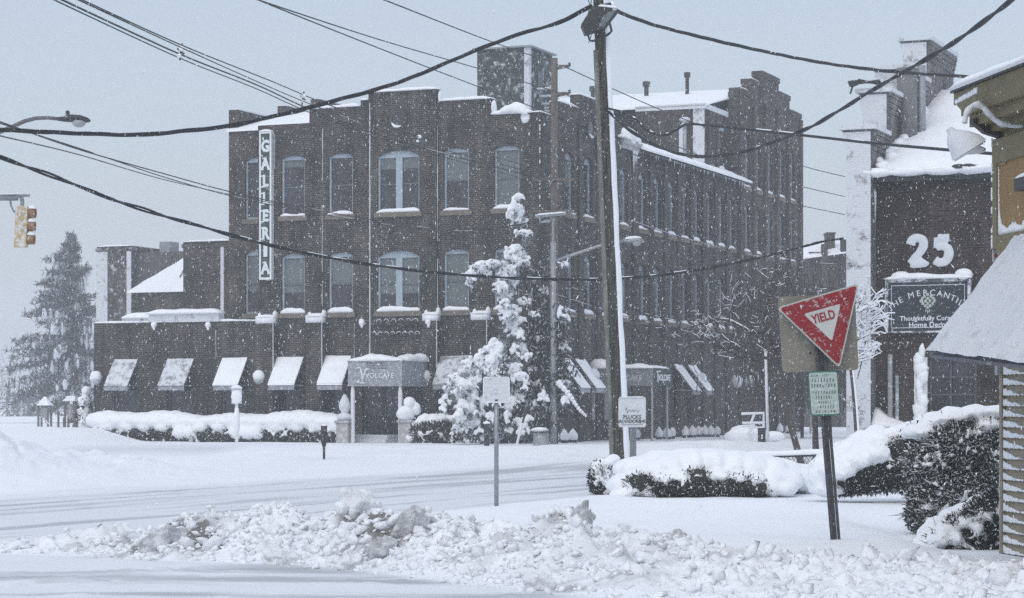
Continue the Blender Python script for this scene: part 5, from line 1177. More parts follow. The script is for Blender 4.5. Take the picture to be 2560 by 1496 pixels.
text('Home Decor', .20, CW, bd, TM(.02, -.03, hh*.145), 'lettering', .006, .003, spacing=1.03)
m = MB(); ART = mat('artichoke_pale', (.42, .47, .44), .6, .2, 9)
for r_, (n_, y_, w_) in enumerate(((1, .0, 0), (2, .05, .07), (3, .11, .14), (4, .18, .19), (3, .25, .15), (2, .31, .09), (1, .36, 0))):
    for i in range(n_): m.blob((lerp(-w_, w_, .5 if n_ == 1 else i/(n_-1)), -.03, hh*.42+.07+y_), (.045, .012, .05), 8, .2, r_*5+i)
for i in range(3): m.blob((-.05+.05*i, -.03, hh*.42-.02-.03*(i == 1)), (.02, .01, .05), 6, .2, i)
m.build('artichoke_emblem', ART, bd, True)

# ================================================================ ochre shop at the right edge
kx, ky = 1/math.hypot(1, .158), -.158/math.hypot(1, .158)
O = Fr(gx(2486, 27), 27, kx, ky)
och = thing('ochre_shop', (O.X, O.Y, 0), 'ochre painted shop front with deep cornice and snowy clapboards at the right edge', 'building', O.rot())
PAINT = mat('ochre_brown_paint', (.165, .138, .072), .6, .12, 4, .1, snow=.12, sscale=12)
PANEL = mat('golden_ochre_panel', (.235, .145, .048), .6, .12, 4, snow=.12, sscale=10)
SIDE = mat('taupe_siding', (.25, .215, .16), .7, .12, 6, snow=.1, sscale=14)
zz = lambda py, ly=0: O.z(py, 0, ly)
Z_aw = zz(640); zU = zz(345); zl2 = zz(1410)-.3
m = MB(); Ln = -9
m.box(.02, 7, Ln, -.02, zz(655), zz(300)); m.box(.15, 7, Ln, -.10, zl2-.4, zz(655)-.002); m.build('walls', PAINT, och)
m = MB(); m.box(-.03, .019, -.14, .0, zz(625), zz(350)); m.box(-.03, .019, Ln, -.141, zz(640), zz(592)); m.box(-.03, .019, Ln, -.141, zz(412), zz(352))
m.build('panel_frame', PAINT, och)
MB().box(-.005, .0195, Ln, -.142, zz(592)+.001, zz(412)-.001).build('ochre_panel', PANEL, och)
m = MB(); m.box(-.018, .018, -.40, -.145, zz(420), zz(352)) ; m.build('frieze_panel', PANEL, och)
s = MB(); random.seed(6); pr_ = None
for i in range(150):                                            # wind packed drift in the panel's sill, ragged on top
    y_ = -.142-i*.03; h_ = (.16 if i < 4 else .10+.03*math.sin(i*.5))*random.uniform(.7, 1.15)+(.35*math.exp(-i*.9)); p_ = (y_, zz(592)+.003+h_)
    if pr_: s.prism([(-.012, pr_[0], zz(592)+.003), (-.012, p_[0], zz(592)+.003), (-.006, p_[0], p_[1]), (-.006, pr_[0], pr_[1])], (.03, 0, 0))
    pr_ = p_
pr_ = None
for i in range(40):
    z_ = lerp(zz(590), zz(416), i/39); p_ = (-.142-.05*random.uniform(.3, 1.1)*(1-.5*i/39), z_)
    if pr_: s.prism([(-.012, -.142, pr_[1]), (-.012, -.142, p_[1]), (-.008, p_[0], p_[1]), (-.008, pr_[0], pr_[1])], (.03, 0, 0))
    pr_ = p_
for i in range(20): s.blob((-.035, -.01, lerp(zz(625), zz(350), random.random())), (.012, .02, .03), 6, .3, i)
s.build('clinging_snow', SNOW, och, True)
# cornice: stacked mouldings
m = MB()
for x_, za_, zb_ in ((-.12, 334, 318), (-.27, 317.5, 290), (-.36, 289.5, 262), (-.44, 261.5, 232)):
    m.box(x_, .3, Ln, -x_*.35, zz(za_), zz(zb_))
m.prism([(-.36, 0, zz(289.5)), (-.47, 0, zz(262)), (-.36, 0, zz(262))], (0, Ln, 0)); m.build('cornice', PAINT, och)
m = MB(); m.box(-.48, 7, Ln, .17, zz(231.5), zz(226)); m.build('roof_edge', DARKM, och)
s = MB(); s.ridge([(-.30, .1, zz(226)), (-.30, Ln, zz(226))], .26, .12, 3, .25, .35); s.box(-.1, 7, Ln, .1, zz(226), zz(218)); s.build('roof_snow', SNOW, och, True)
s = MB()
for i in range(10): s.blob((-.41, .05-.07*i, zz(256)+.02*i*.3), (.05, .06, .05), 8, .4, i)
s.build('cornice_snow', SNOW, och, True)
m = MB(); m.prism([(0.02, -.08, zz(350)), (-.18, -.08, zz(338)), (-.33, -.08, zz(312)), (-.33, -.08, zz(303)), (.02, -.08, zz(303))], (0, -.12, 0)); m.build('cornice_bracket', mat('bracket_dark', (.035, .033, .03), .7, .2, 6), och)
m = MB(); m.tube([(-.02, -.16, zz(398)), (-.02, -.55, zz(352))], .018, 5); m.build('brace', PAINT, och)
# clapboards with snow on every lap
m = MB(); s = MB(); random.seed(3); zA, zB = zl2-.3, zz(900); n_ = int((zB-zA)/.122)
for k in range(n_):
    z0_ = zA+k*.122; m.prism([(.02+.08, 0-.1, z0_+.122), (-.012+.08, -.1, z0_), (.05+.08, -.1, z0_)], (0, Ln, 0))
    le = random.uniform(.45, 1.1); K = 14; top = []; bot = []
    for i in range(K+1):
        y_ = -.105-le*i/K; hh_ = max(.006, (.088*(1-(i/K)**.8)+random.uniform(-.012, .012))); bot.append((.064, y_, z0_+.004)); top.append((.066, y_, z0_+.004+hh_))
    for i in range(K): s.prism([bot[i], bot[i+1], top[i+1], top[i]], (.02, 0, 0))
    for i in range(30):
        y_ = -.2-random.random()*1.5; s.blob((.064, y_, z0_+.01), (.008, .03, .012), 6, .5, i+k)
cl = m.build('clapboards', SIDE, och); s.build('lap_snow', SNOW, cl, True)
m = MB(); m.box(.05, .12, -.1, -.02, zA, zB); m.build('corner_board', SIDE, och)
s = MB(); [s.blob((.06, -.03, lerp(zA, zB, random.random())), (.012, .012, .05), 6, .4, i) for i in range(40)]; s.build('corner_snow', SNOW, och)
m = MB(); m.box(-.0, .08, -.09, -.01, zz(938), zz(902)); m.tube([(.03, -.05, zz(902)), (.03, -.05, zz(885))], .012, 6); m.build('meter_box', GREYP, och)
# awning over the shop front
ya = O.fy(2545, 0); zT, zBt = zz(598, ya), zz(889, ya); pr = 0
xo = O.fx(2326, ya+0.0)
SLP = .062
m = MB(); m.loft([[(xo, y_, zBt+SLP*(y_-ya)), (.01, y_, zT), (.01, y_, zT-.05), (xo, y_, zBt-.03+SLP*(y_-ya))] for y_ in (ya, ya-4.5)])
m.tube([(xo, ya, zBt), (xo, ya-4.5, zBt-4.5*SLP)], .013, 6); m.tube([(.0, ya, zBt), (xo, ya, zBt)], .010, 6)
aw = m.build('awning', mat('grey_awning_canvas', (.16, .17, .19), .8, .15, 4, snow=.3), och)
s = MB(); NU, NV = 46, 26; g_ = []
for j in range(NV+1):
    for i in range(NU+1):
        u_, v_ = i/NU, j/NV; x_ = lerp(xo-.01, -.0, v_); y_ = ya-.002-4.4*u_; z_ = lerp(zBt+SLP*(y_-ya), zT, v_)
        t_ = .075+.03*mn.noise(Vector((x_*2+u_*3, y_*2.2, 1)))+.022*mn.noise(Vector((x_*7-y_*3, y_*7, 4)))+.02*math.sin(y_*4+v_*2)
        g_.append((x_-t_*.75, y_, z_+t_*.6+.006))
s.add(g_, [(j*(NU+1)+i, j*(NU+1)+i+1, (j+1)*(NU+1)+i+1, (j+1)*(NU+1)+i) for j in range(NV) for i in range(NU)])
s.build('snow_cover', mat('awning_snow', (.50, .52, .56), .75, .12, 8, .6, bscale=30, snow=.74, sscale=3.5), aw, True)
# gooseneck lamp
kb = [(2600, 318), (2545, 316), (2510, 313), (2490, 304), (2470, 285), (2456, 270), (2441, 265), (2426, 272), (2416, 288), (2411, 310)]
YG = 26.2; q = at(2600, 318, YG)
gl = thing('gooseneck_lamp', q, 'gooseneck barn lamp plastered white with snow arching out from the ochre shop', 'lamp')
pts = [at(a_, b_, YG)-q for a_, b_ in kb]
m = MB(); m.tube(spline(pts, 5), .022, 8); m.build('arm', WHITEP, gl, True)
s = MB(); C_ = spline(pts, 5); s.tube([p_+Vector((0, -.01, .012)) for p_ in C_], [.034+.006*math.sin(i*.7) for i in range(len(C_))], 8); s.build('arm_snow', SNOWP, gl, True)
top = at(2412, 305, YG)-q; rimc = at(2424, 380, YG)-q; ax = (rimc-top).normalized(); rimd = (at(2464, 354, YG)-at(2386, 404, YG)).normalized()
ax = Vector((-rimd.z, 0, rimd.x)); ax = ax if ax.z < 0 else -ax; sd = Vector((0, 1, 0))
c0 = at(2425, 379, YG)-q; Rm = (at(2464, 354, YG)-at(2386, 404, YG)).length/2
m = MB(); prof = [(.09, .44), (.13, .38), (.30, .33), (.55, .24), (.8, .12), (1., .0), (.96, -.01)]
m.loft([[c0-ax*h_*.75+rimd*(math.cos(2*PI*k/16)*Rm*r_-(.14*h_ if h_ > .2 else 0))+sd*math.sin(2*PI*k/16)*Rm*r_ for k in range(16)] for r_, h_ in prof], cap=True); m.build('shade', WHITEP, gl, True)
s = MB(); s.loft([[c0-ax*h_*.78+rimd*(math.cos(2*PI*k/16)*(Rm*r_+.012)-(.14*h_ if h_ > .2 else 0))+sd*math.sin(2*PI*k/16)*(Rm*r_+.02)+Vector((0, 0, .014*mn.noise(Vector((k, h_*9, 3))))) for k in range(16)] for r_, h_ in ((.12, .45), (.2, .38), (.40, .33), (.62, .26), (.86, .14), (1.02, .02))], cap=False); s.blob(c0-ax*.02, (Rm*.92, Rm*.9, .05), 16, .1, 3); s.build('snow_cover', SNOWP, gl, True)
# bits on the shop front
q = O.w(-.08, O.fy(2560, -.08), zz(490, -.5)); t = thing('small_lamp_box', q, 'small black box with snow on top fixed to the ochre panel', 'lamp', O.rot())
MB().box(-.08, .07, -.5, .1, 0, .14).build('box', DARKM, t); s = MB(); s.ridge([(0, -.5, .14), (0, .1, .14)], .09, .07, 3, .08); s.build('snow_cap', SNOW, t, True)
q = O.w(.0, -.02, zz(650)); t = thing('shop_notice', q, 'tiny white notice with a red mark beneath the ochre corner board', 'sign', O.rot())
MB().box(-.02, .015, .02, .03, -.02, .12).build('panel', WHITEP, t)
m = MB(); m.box(-.01, .10, .02, .035, -.02, .13); m.build('backing', WHITEP, t); m = MB(); m.box(.0, .09, .012, .019, .03, .07); m.build('red_mark', mat('notice_red', (.4, .03, .03), .5, .1, 5), t)

# ================================================================ hazy buildings beyond
def plain_block(name, lab, px0, px1, pyt, Y_, dep, yaw=B, pyb=1105, strips=(), bk=BRICK2):
    pass
lb = B.w(0, 0)
def far_block(nm, lab, px0, px1, top, ly, dep, m_=BRICK2, piers=()):
    a, b_ = B.fx(px0, ly), B.fx(px1, ly); p_ = B.w(a, ly); z_ = B.z(top, a, ly)
    t_ = thing(nm, (p_.x, p_.y, 0), lab, 'building', MR); w__ = b_-a
    mm = MB(); mm.box(0, w__, 0, dep, -.3, z_); mm.box(-.06, w__+.06, -.06, dep+.06, z_-.28, z_-.1); 
    mm.build('walls', m_, t_)
    s_ = MB(); s_.ridge([(0, .2, z_), (w__, .2, z_)], .35, .1, px0, .4, .4, side=(0, 1, 0)); s_.box(.1, w__-.1, .3, dep-.1, z_, z_+.06); s_.build('roof_snow', SNOW, t_, True)
    if piers:
        mm = MB(); [mm.box(B.fx(a_, ly)-a, B.fx(b2_, ly)-a, -.07, -.002, -.3, z_-.3) for a_, b2_ in piers]; mm.build('snow_plastered_pier', BRICKS, t_)
    return t_, w__, z_, a
t1, w1, z1, a1 = far_block('brick_annex', 'hazy flat roofed brick block directly left of the mill', 458, 585, 606, 16, 8, BRICK2, ((553, 561),))
t2, w2_, z2_, a2 = far_block('brick_warehouse', 'faded brick warehouse with snow plastered corners behind the low wing', 242, 330, 618, 30, 9, brick('frosted_brick', (.06, .052, .05), (.10, .088, .082), (.17, .165, .16), .36, 2.2), ((242, 270), (318, 329)))
t2b = MB(); xe_ = B.fx(452, 30)-a2; t2b.box(w2_+.002, xe_, .5, 9, -.3, z2_-.35); t2b.build('long_wall', mat('frosted_wall', (.085, .08, .08), .85, .3, 2, snow=.16, sscale=2), t2)
m = MB(); m.box(w2_+.6, w2_+1.3, 2, 3, z2_-.3, z2_+.35); m.build('roof_unit', GREYP, t2); m = MB(); m.box(w2_+2.8, w2_+3.2, 2, 2.6, z2_-.3, z2_+.1); m.build('vent', GREYP, t2)
a_, b_ = B.fx(326, 24), B.fx(459, 24); p_ = B.w(a_, 24); t3 = thing('shed', (p_.x, p_.y, 0), 'shed with a sloping snow covered roof between two brick blocks', 'building', MR); zl_, zr_ = B.z(733, a_, 24), B.z(733, b_, 24)
MB().box(.05, b_-a_, .1, 6, -.3, zl_).build('walls', BRICK2, t3)
sh = lambda u, v: (lerp(-.1, b_-a_+.4, u), lerp(-.2, 5.6, v), zl_+2.15*v)
snow_sheet(sh, 14, 10, .12, 3, 'roof_snow', t3)
m = MB()
for i in range(3): m.tube([(1.2+.5*i, 5.5, zl_+2.6), (1.3+.4*i, 3.6, zl_+1.62), (2.0+.3*i, 1.8, zl_+.92)], .03, 5)
m.build('loose_cable', BLACK, t3)
# house beyond the gable on the right
YH = 150.; q = at(2062, 700, YH)
hx = lambda px: gx(px, YH)-q.x
hz_ = lambda py: gz(py, YH)
h1 = thing('stone_house', (q.x, YH, 0), 'hazy house with snowy stepped roof beyond the end of the mill', 'building')
m = MB(); m.box(hx(2023), hx(2130), 0, 5, -.3, hz_(630)); m.box(hx(2052), hx(2066), -.6, 0-.002, -.3, hz_(612)); m.box(hx(2100), hx(2130), -.5, -.004, 0, hz_(600)); m.build('walls', BRICK2, h1)
m = MB(); m.box(hx(2070), hx(2090), .5, 1.8, hz_(632), hz_(582)); m.box(hx(2068), hx(2092), .4, 1.9, hz_(584), hz_(580)); m.build('chimney', BRICK2, h1)
snow_sheet(lambda u, v: (lerp(hx(1985), hx(2135), u), lerp(-.6, 4, v), lerp(hz_(652-20*u), hz_(612-24*u), v)), 12, 8, .2, 5, 'roof_snow', h1)
# little roofed shelters at the far left
for i, (px0, px1, pt, pm_, pb_, Y_, lab) in enumerate(((96, 128, 992, 1014, 1056, 150, 'tiny open kiosk with a pointed snow covered roof'), (163, 193, 990, 1003, 1072, 130, 'roofed notice kiosk under the big evergreen tree'))):
    q = at((px0+px1)/2, pb_, Y_); q.z = hgt(q.x, q.y)-.1; hw_ = (px1-px0)/2*Y_/F; t = thing('kiosk', q, lab, 'kiosk')
    z0_, z1_ = gz(pm_, Y_)-q.z, gz(pt, Y_)-q.z
    for sx_ in (-1, 1):
        for sy_ in (-1, 1): MB().box(sx_*hw_*.75-.06, sx_*hw_*.75+.06, sy_*.5-.06, sy_*.5+.06, 0, z0_).build('post', mat('kiosk_wood', (.12, .11, .1), .8, .2, 5, snow=.3), t)
    MB().box(-hw_*.6, hw_*.6, -.05, .05, z0_*.45, z0_*.9).build('board', LIME, t)
    m = MB(); m.loft([[(-hw_, -.7, z0_), (hw_, -.7, z0_), (hw_, .7, z0_), (-hw_, .7, z0_)], [(-.05-(.5*hw_ if i else 0), -.05, z1_), (.05+(.5*hw_ if i else 0), -.05, z1_), (.05+(.5*hw_ if i else 0), .05, z1_), (-.05-(.5*hw_ if i else 0), .05, z1_)]]); m.build('roof_snow', SNOW, t)
for i, (px, pt, pb_, wd_) in enumerate(((186, 1052, 1076, .09), (161, 1045, 1073, .07), (146, 1030, 1060, .05))):
    q = at(px, pb_, 118); q.z = hgt(q.x, q.y)-.3; z_ = gz(pt, 118)-q.z; m = MB(); m.box(-wd_, wd_, -wd_, wd_, 0, z_); m.tube([(0, 0, z_), (0, 0, z_+.03)], [wd_*1.2, wd_*.5], 6)
    m.build('wooden_post', WOODG, None, label=('thickest of the short wooden posts below the big evergreen', 'middle of the short wooden posts below the big evergreen', 'thinnest leftmost wooden post near the notice kiosk')[i], cat='post').location = q
# ================================================================ plants
G_ = np.random.default_rng(5)
def shell(n, c, r, top=1., seed=1, lo=.82, zmin=-1):
    g = np.random.default_rng(seed); d = g.normal(size=(n*3, 3)); d /= np.linalg.norm(d, axis=1)[:, None]; d = d[(d[:, 2] > zmin) & (d[:, 2] < top)][:n]
    return np.asarray(c)+d*np.asarray(r)*(lo+(1.06-lo)*g.random((len(d), 1)))
def hedge(name, lab, loc, blobs, n, size, caps, seed, voxel=.06, cat='hedge', core=True, tw=0, dust=0, disp=.06, mt=None, frost=.28, amp=.3):
    """blobs: foliage masses (c, r); caps: snow masses"""
    t = thing(name, loc, lab, cat); m = MB()
    if core:
        for c, r in blobs: m.blob(c, [q*.86 for q in r], 12, .2, seed)
    vol = [r[0]*r[2]+r[1]*r[2]+r[0]*r[1] for c, r in blobs]
    for i, (c, r) in enumerate(blobs):
        m.leaves(shell(int(n*vol[i]/sum(vol)), c, r, seed=seed+i), size, seed+i, .5)
        m.cur = 1; m.leaves(shell(int(n*frost*vol[i]/sum(vol)), c, [q*1.03 for q in r], seed=seed+i+50), size*.8, seed+i+7, .45, .3); m.cur = 0
    fo = m.build('foliage', [mt or HEDGE, SNOWP], t)
    if tw:
        m = MB(); g = random.Random(seed)
        mf = MB()
        for k in range(tw):
            c, r = g.choice(blobs); d = Vector((g.gauss(0, 1), g.gauss(0, 1)-.5, g.gauss(0, .8)+.25)).normalized(); p = Vector(c)+Vector((d.x*r[0], d.y*r[1], d.z*r[2]))*.9
            L_ = g.uniform(.12, .42)*max(size, .05)*7.5; e = d*.8+Vector((g.gauss(-.2, .4), 0, g.gauss(.15, .4))); dr = Vector((g.gauss(0, .3), g.gauss(0, .15), g.gauss(-.25, .25)))*L_
            m.tube([p, p+e*L_*.4+dr*.1, p+e*L_*.75+dr*.4, p+e*L_+dr], [.006, .005, .004, .002], 3, False)
            if k % 2: mf.tube([p+Vector((0, -.004, .006)), p+e*L_*.4+dr*.1+Vector((0, -.004, .007)), p+e*L_*.75+dr*.4+Vector((0, -.003, .006))], [.008, .010, .004], 3, False)
        tw_ = m.build('twigs', TWIG, t); mf.build('twig_snow', SNOWP, tw_)
    s = MB(); g = random.Random(seed)
    for c, r in caps: s.blob(c, r, 14, amp, g.randint(0, 999))
    for k in range(dust):
        c, r = g.choice(blobs); d = Vector((g.gauss(0, 1), g.gauss(0, 1)-.7, g.gauss(0, 1)+.35)).normalized(); p = Vector(c)+Vector((d.x*r[0], d.y*r[1], d.z*r[2]))*1.0
        q = max(size, .042)*g.uniform(.4, .9); s.blob(p, (q*g.uniform(.8, 1.5), q, q*g.uniform(.6, 1.1)), 7, .4, k)
    o = s.build('snow_cap', SNOW, t, True)
    melt(o, voxel, disp)
    return t
def capline(pts, hw, h, step, seed, jit=.3):
    g = random.Random(seed); out = []
    for (x0_, y0_, z0_), (x1_, y1_, z1_) in zip(pts, pts[1:]):
        k = max(1, int(math.hypot(x1_-x0_, y1_-y0_)/step))
        for i in range(k+1):
            t = i/k; out.append(((lerp(x0_, x1_, t)+g.uniform(-.1, .1)*step, lerp(y0_, y1_, t)+g.uniform(-.3, .3)*hw, lerp(z0_, z1_, t)), (step*g.uniform(.9, 1.3), hw*g.uniform(.85, 1.15), h*g.uniform(1-jit, 1+jit))))
    return out
def onfront(px, off): lx = fx(px, off); p = B.w(lx, off); return p
# long clipped hedge before the low wing
pL_, pR_ = onfront(252, -2.2), onfront(842, -2.2); base = pL_.copy(); base.z = .28
d_ = pR_-pL_; fol = []; caps = []
for i in range(26):
    t = i/25; x_, y_ = d_.x*t, d_.y*t; h = .86+.14*math.sin(t*9)+.12*math.sin(t*23+1)
    if i == 25: h *= .9
    fol.append(((x_, y_, .36), (.42, .62, .5)))
    caps.append(((x_, y_, .80+.1*h), (.62, .68*(.9+.1*h), .40*h)))
    if i % 2: caps.append(((x_+.1, y_-.26, .68), (.5, .44, .30)))
for i in (9, 10, 15, 16, 17): caps.append(((d_.x*i/25, d_.y*i/25-.45, .45), (.4, .26, .3)))
caps.append(((.1, -.25, .55), (.4, .4, .35)))
hedge('clipped_hedge', 'long clipped hedge under a thick quilt of snow before the low brick wing', base, fol, 12000, .09, caps, 3, .06, dust=420, disp=.012, amp=.12)
# low hedges right of the entrance
pL_, pR_ = onfront(1030, -3.0), onfront(1275, -3.0); base = pL_.copy(); base.z = .26; d_ = pR_-pL_
fol = [((d_.x*t, d_.y*t, .30+.1*math.sin(t*7)), (.5, .6, .48)) for t in np.linspace(.12, 1, 10)]
caps = capline([(0, -.2, .3), (.5, -.25, .52), (1.0, -.1, .75)], .3, .22, .22, 4)+capline([(.5, .3, .95), (1.2, .4, 1.0), (2.2, .4, .95)], .4, .25, .3, 7)+capline([(.2, .0, .8), (.9, .2, 1.0)], .4, .2, .25, 8)
hedge('low_shrub', 'low dark shrub with a snow slope on its left end beneath the laden tree', base, fol, 6000, .11, caps, 8, .06, dust=120, cat='shrub')
pL_ = at(213, 1062, 100); pL_.z = hgt(pL_.x, pL_.y)
hedge('snowy_shrub', 'tall narrow shrub wholly plastered with snow at the left end of the low wing', pL_, [((0, 0, .9), (.3, .3, 1.0))], 500, .12, [((0, 0, .5), (.3, .3, .6)), ((.0, 0, 1.0), (.34, .3, .4)), ((-.02, 0, 1.5), (.3, .3, .35)), ((.05, 0, 1.95), (.22, .22, .25)), ((.02, 0, .15), (.34, .3, .3))], 4, .06, cat='shrub', disp=.12)

# the evergreen in front of the corner, bowed under snow
YTr = 83.; kk = YTr/F; tbase = at(1290, 1118, YTr); tbase.z = hgt(tbase.x, tbase.y)-.1
lt = thing('snow_laden_evergreen', tbase, 'tall evergreen bowed under heavy clumps of snow before the mill corner', 'tree')
def TP(zx, zy, dy=0.): p_ = at(1080+zx/2.165, 460+zy/2.165, YTr+dy)-tbase; return p_
m = MB(); m.tube([(0, .3, 0), TP(500, 1000), TP(500, 600), TP(475, 300), TP(467, 70)], [.16, .13, .1, .06, .02], 8); m.build('trunk', BARK, lt, True)
CL = [(465, 75, 22, 28), (444, 120, 22, 40), (438, 170, 20, 45), (472, 150, 30, 45), (485, 200, 26, 26), (490, 262, 32, 18), (520, 262, 20, 12), (452, 355, 45, 32), (432, 385, 36, 34), (480, 385, 32, 42), (470, 425, 22, 30), (500, 430, 14, 22), (330, 430, 55, 22), (270, 440, 45, 26), (385, 432, 40, 18), (240, 460, 40, 28), (212, 490, 24, 40), (203, 535, 10, 26), (285, 475, 26, 24), (415, 465, 44, 34), (400, 500, 36, 30), (440, 520, 34, 40), (375, 560, 36, 36), (385, 600, 36, 42), (420, 590, 34, 34), (400, 640, 24, 22), (492, 635, 32, 26), (520, 630, 18, 16), (405, 695, 38, 38), (420, 740, 32, 46), (415, 780, 18, 26), (455, 690, 26, 32), (475, 740, 24, 30), (452, 800, 34, 34), (480, 810, 20, 24), (335, 865, 32, 34), (360, 890, 32, 44), (365, 940, 24, 44), (318, 895, 34, 30), (330, 950, 30, 50), (290, 905, 24, 22), (255, 950, 40, 32), (245, 985, 30, 34), (275, 985, 28, 34), (250, 1030, 14, 42), (322, 1000, 26, 42), (195, 965, 22, 22), (200, 1010, 34, 28), (160, 1030, 36, 26), (130, 1050, 32, 28), (105, 1085, 30, 30), (90, 1120, 26, 32), (72, 1160, 20, 28), (62, 1200, 14, 32), (170, 1090, 40, 42), (210, 1080, 36, 50), (150, 1140, 34, 44), (190, 1160, 40, 46), (225, 1150, 26, 46), (165, 1200, 34, 44), (205, 1220, 36, 40), (150, 1250, 26, 40), (180, 1270, 34, 34), (140, 1310, 20, 28), (200, 1300, 30, 30), (230, 1290, 18, 40), (470, 875, 34, 28), (495, 890, 26, 34), (445, 890, 18, 30), (515, 930, 20, 20), (460, 960, 36, 24), (450, 1000, 34, 36), (485, 1000, 38, 38), (470, 1045, 36, 34), (495, 1070, 22, 36), (500, 1095, 10, 28), (440, 1120, 26, 34), (465, 1160, 30, 30), (440, 1180, 26, 34), (410, 1210, 22, 46), (405, 1260, 14, 44), (270, 1190, 18, 52), (268, 1240, 10, 26), (320, 1260, 26, 28), (470, 1290, 28, 30), (500, 1310, 26, 34), (520, 1270, 16, 26), (478, 1340, 14, 20), (510, 1190, 20, 30), (555, 1190, 16, 30), (268, 1370, 14, 20), (605, 1150, 16, 46), (600, 570, 24, 18), (715, 430, 24, 14), (693, 690, 10, 34), (718, 880, 20, 18), (700, 865, 14, 24), (725, 720, 14, 20), (560, 700, 14, 14), (580, 830, 12, 12), (545, 1000, 14, 16), (570, 1080, 12, 18), (590, 1240, 12, 18), (420, 1330, 16, 14), (350, 1180, 16, 20), (255, 1330, 12, 18), (690, 1080, 22, 12), (720, 1070, 20, 14), (715, 1165, 14, 22)]
s = MB(); g = random.Random(4); hub = []
for i, (x_, y_, rx, ry) in enumerate(CL):
    dy = g.uniform(-.55, .35)-(.35 if x_ < 420 else 0); c = TP(x_, y_, dy); a_, b_ = rx*kk/2.165*1.04, ry*kk/2.165*1.04
    hub.append((c, a_, b_))
    s.blob(c+Vector((0, 0, b_*.12)), (a_*.90, (a_+b_)*.40, b_*.82), 10, .4, i)
    k_ = int(7+60*a_*b_)
    for k in range(k_):                                         # loaded twigs: short fingers of snow that droop outwards
        u_ = g.uniform(-.95, .95); v_ = g.uniform(-.9, .75); o_ = c+Vector((a_*u_, g.uniform(-.75, .2)*a_, b_*v_*math.sqrt(max(.05, 1-u_*u_*.7))))
        L_ = g.uniform(.10, .26)*(.7+.6*min(1, b_)); dr = Vector((u_*.55+g.uniform(-.3, .3), g.uniform(-.4, .1), -1+g.uniform(0, .9))).normalized(); r_ = g.uniform(.032, .078)
        s.tube([o_, o_+dr*L_*.5+Vector((u_*.03, 0, .03)), o_+dr*L_], [r_, r_*1.05, r_*.35], 6)
melt(s.build('snow_load', SNOW, lt, True), .032, .05)
m = MB(); g = np.random.default_rng(3); pts = []
for c, a_, b_ in hub:                                           # frosted needles fringe each clump
    n_ = int(60+700*a_*b_); d = g.normal(size=(n_, 3)); d /= np.linalg.norm(d, axis=1)[:, None]
    pts.append(np.array(c)+np.array([0.02, .05, -.07])+d*np.array([a_*1.12, a_*1.0, b_*1.15]))
PT = np.concatenate(pts); m.leaves(PT[::3], .12, 2, .3, -.5); m.cur = 1; m.leaves(PT[1::3], .12, 4, .3, -.5); m.leaves(PT[2::3], .10, 5, .3, -.5); m.cur = 0
dark = []
for (x_, y_, rx, ry, n_) in ((545, 650, 60, 90, 500), (560, 800, 80, 110, 900), (570, 950, 80, 100, 1000), (580, 1100, 80, 120, 1100), (560, 1270, 100, 110, 1300), (690, 780, 50, 120, 700), (700, 1000, 60, 120, 700), (520, 520, 40, 90, 300), (400, 900, 50, 90, 400), (330, 1180, 110, 130, 1600), (260, 1130, 70, 120, 800), (420, 1050, 50, 100, 500), (500, 330, 20, 60, 120), (590, 500, 50, 80, 160), (300, 1330, 150, 60, 900), (470, 1360, 120, 60, 700), (730, 1150, 50, 60, 300)):
    u_ = g.normal(size=(n_, 2))*.5; P_ = np.array([list(TP(x_+rx*a_, y_+ry*b_, g.uniform(-.2, 1.4))) for a_, b_ in u_]); dark.append(P_)
DK = np.concatenate(dark); gi = np.random.default_rng(6).random(len(DK)); lf = DK[:, 0] < .55
fr = (gi < .3) | (lf & (gi < .72)); m.leaves(DK[~fr], .20, 6, .3, -.35); m.cur = 1; m.leaves(DK[fr], .17, 7, .3, -.45); m.cur = 0
m.build('needles', [NEEDLE, mat('frosted_needles', (.34, .365, .39), .8, .45, 3)], lt)
m = MB(); rr = random.Random(8)
for i in range(60):
    y_ = rr.uniform(400, 1300); x0_ = 500; x1_ = rr.choice((rr.uniform(540, 720), rr.uniform(200, 460))) if y_ > 850 else rr.uniform(420, 660)
    a_ = TP(x0_, y_, .2); b_ = TP(x1_, y_+rr.uniform(20, 90), rr.uniform(-.3, 1)); m.tube([a_, a_.lerp(b_, .5)+Vector((0, 0, .12)), b_], [.03, .02, .008], 4)
m.build('branches', BARK, lt)
s = MB()
a_ = [at(1398, 958, YTr-.4)-tbase, at(1425, 990, YTr-.5)-tbase, at(1445, 1020, YTr-.5)-tbase, at(1464, 1040, YTr-.5)-tbase]
for i, p_ in enumerate(spline(a_, 4)): s.blob(p_, (.12-.006*i, .11, .12-.006*i), 8, .5, i)
s.build('snow_branch', SNOW, lt, True)

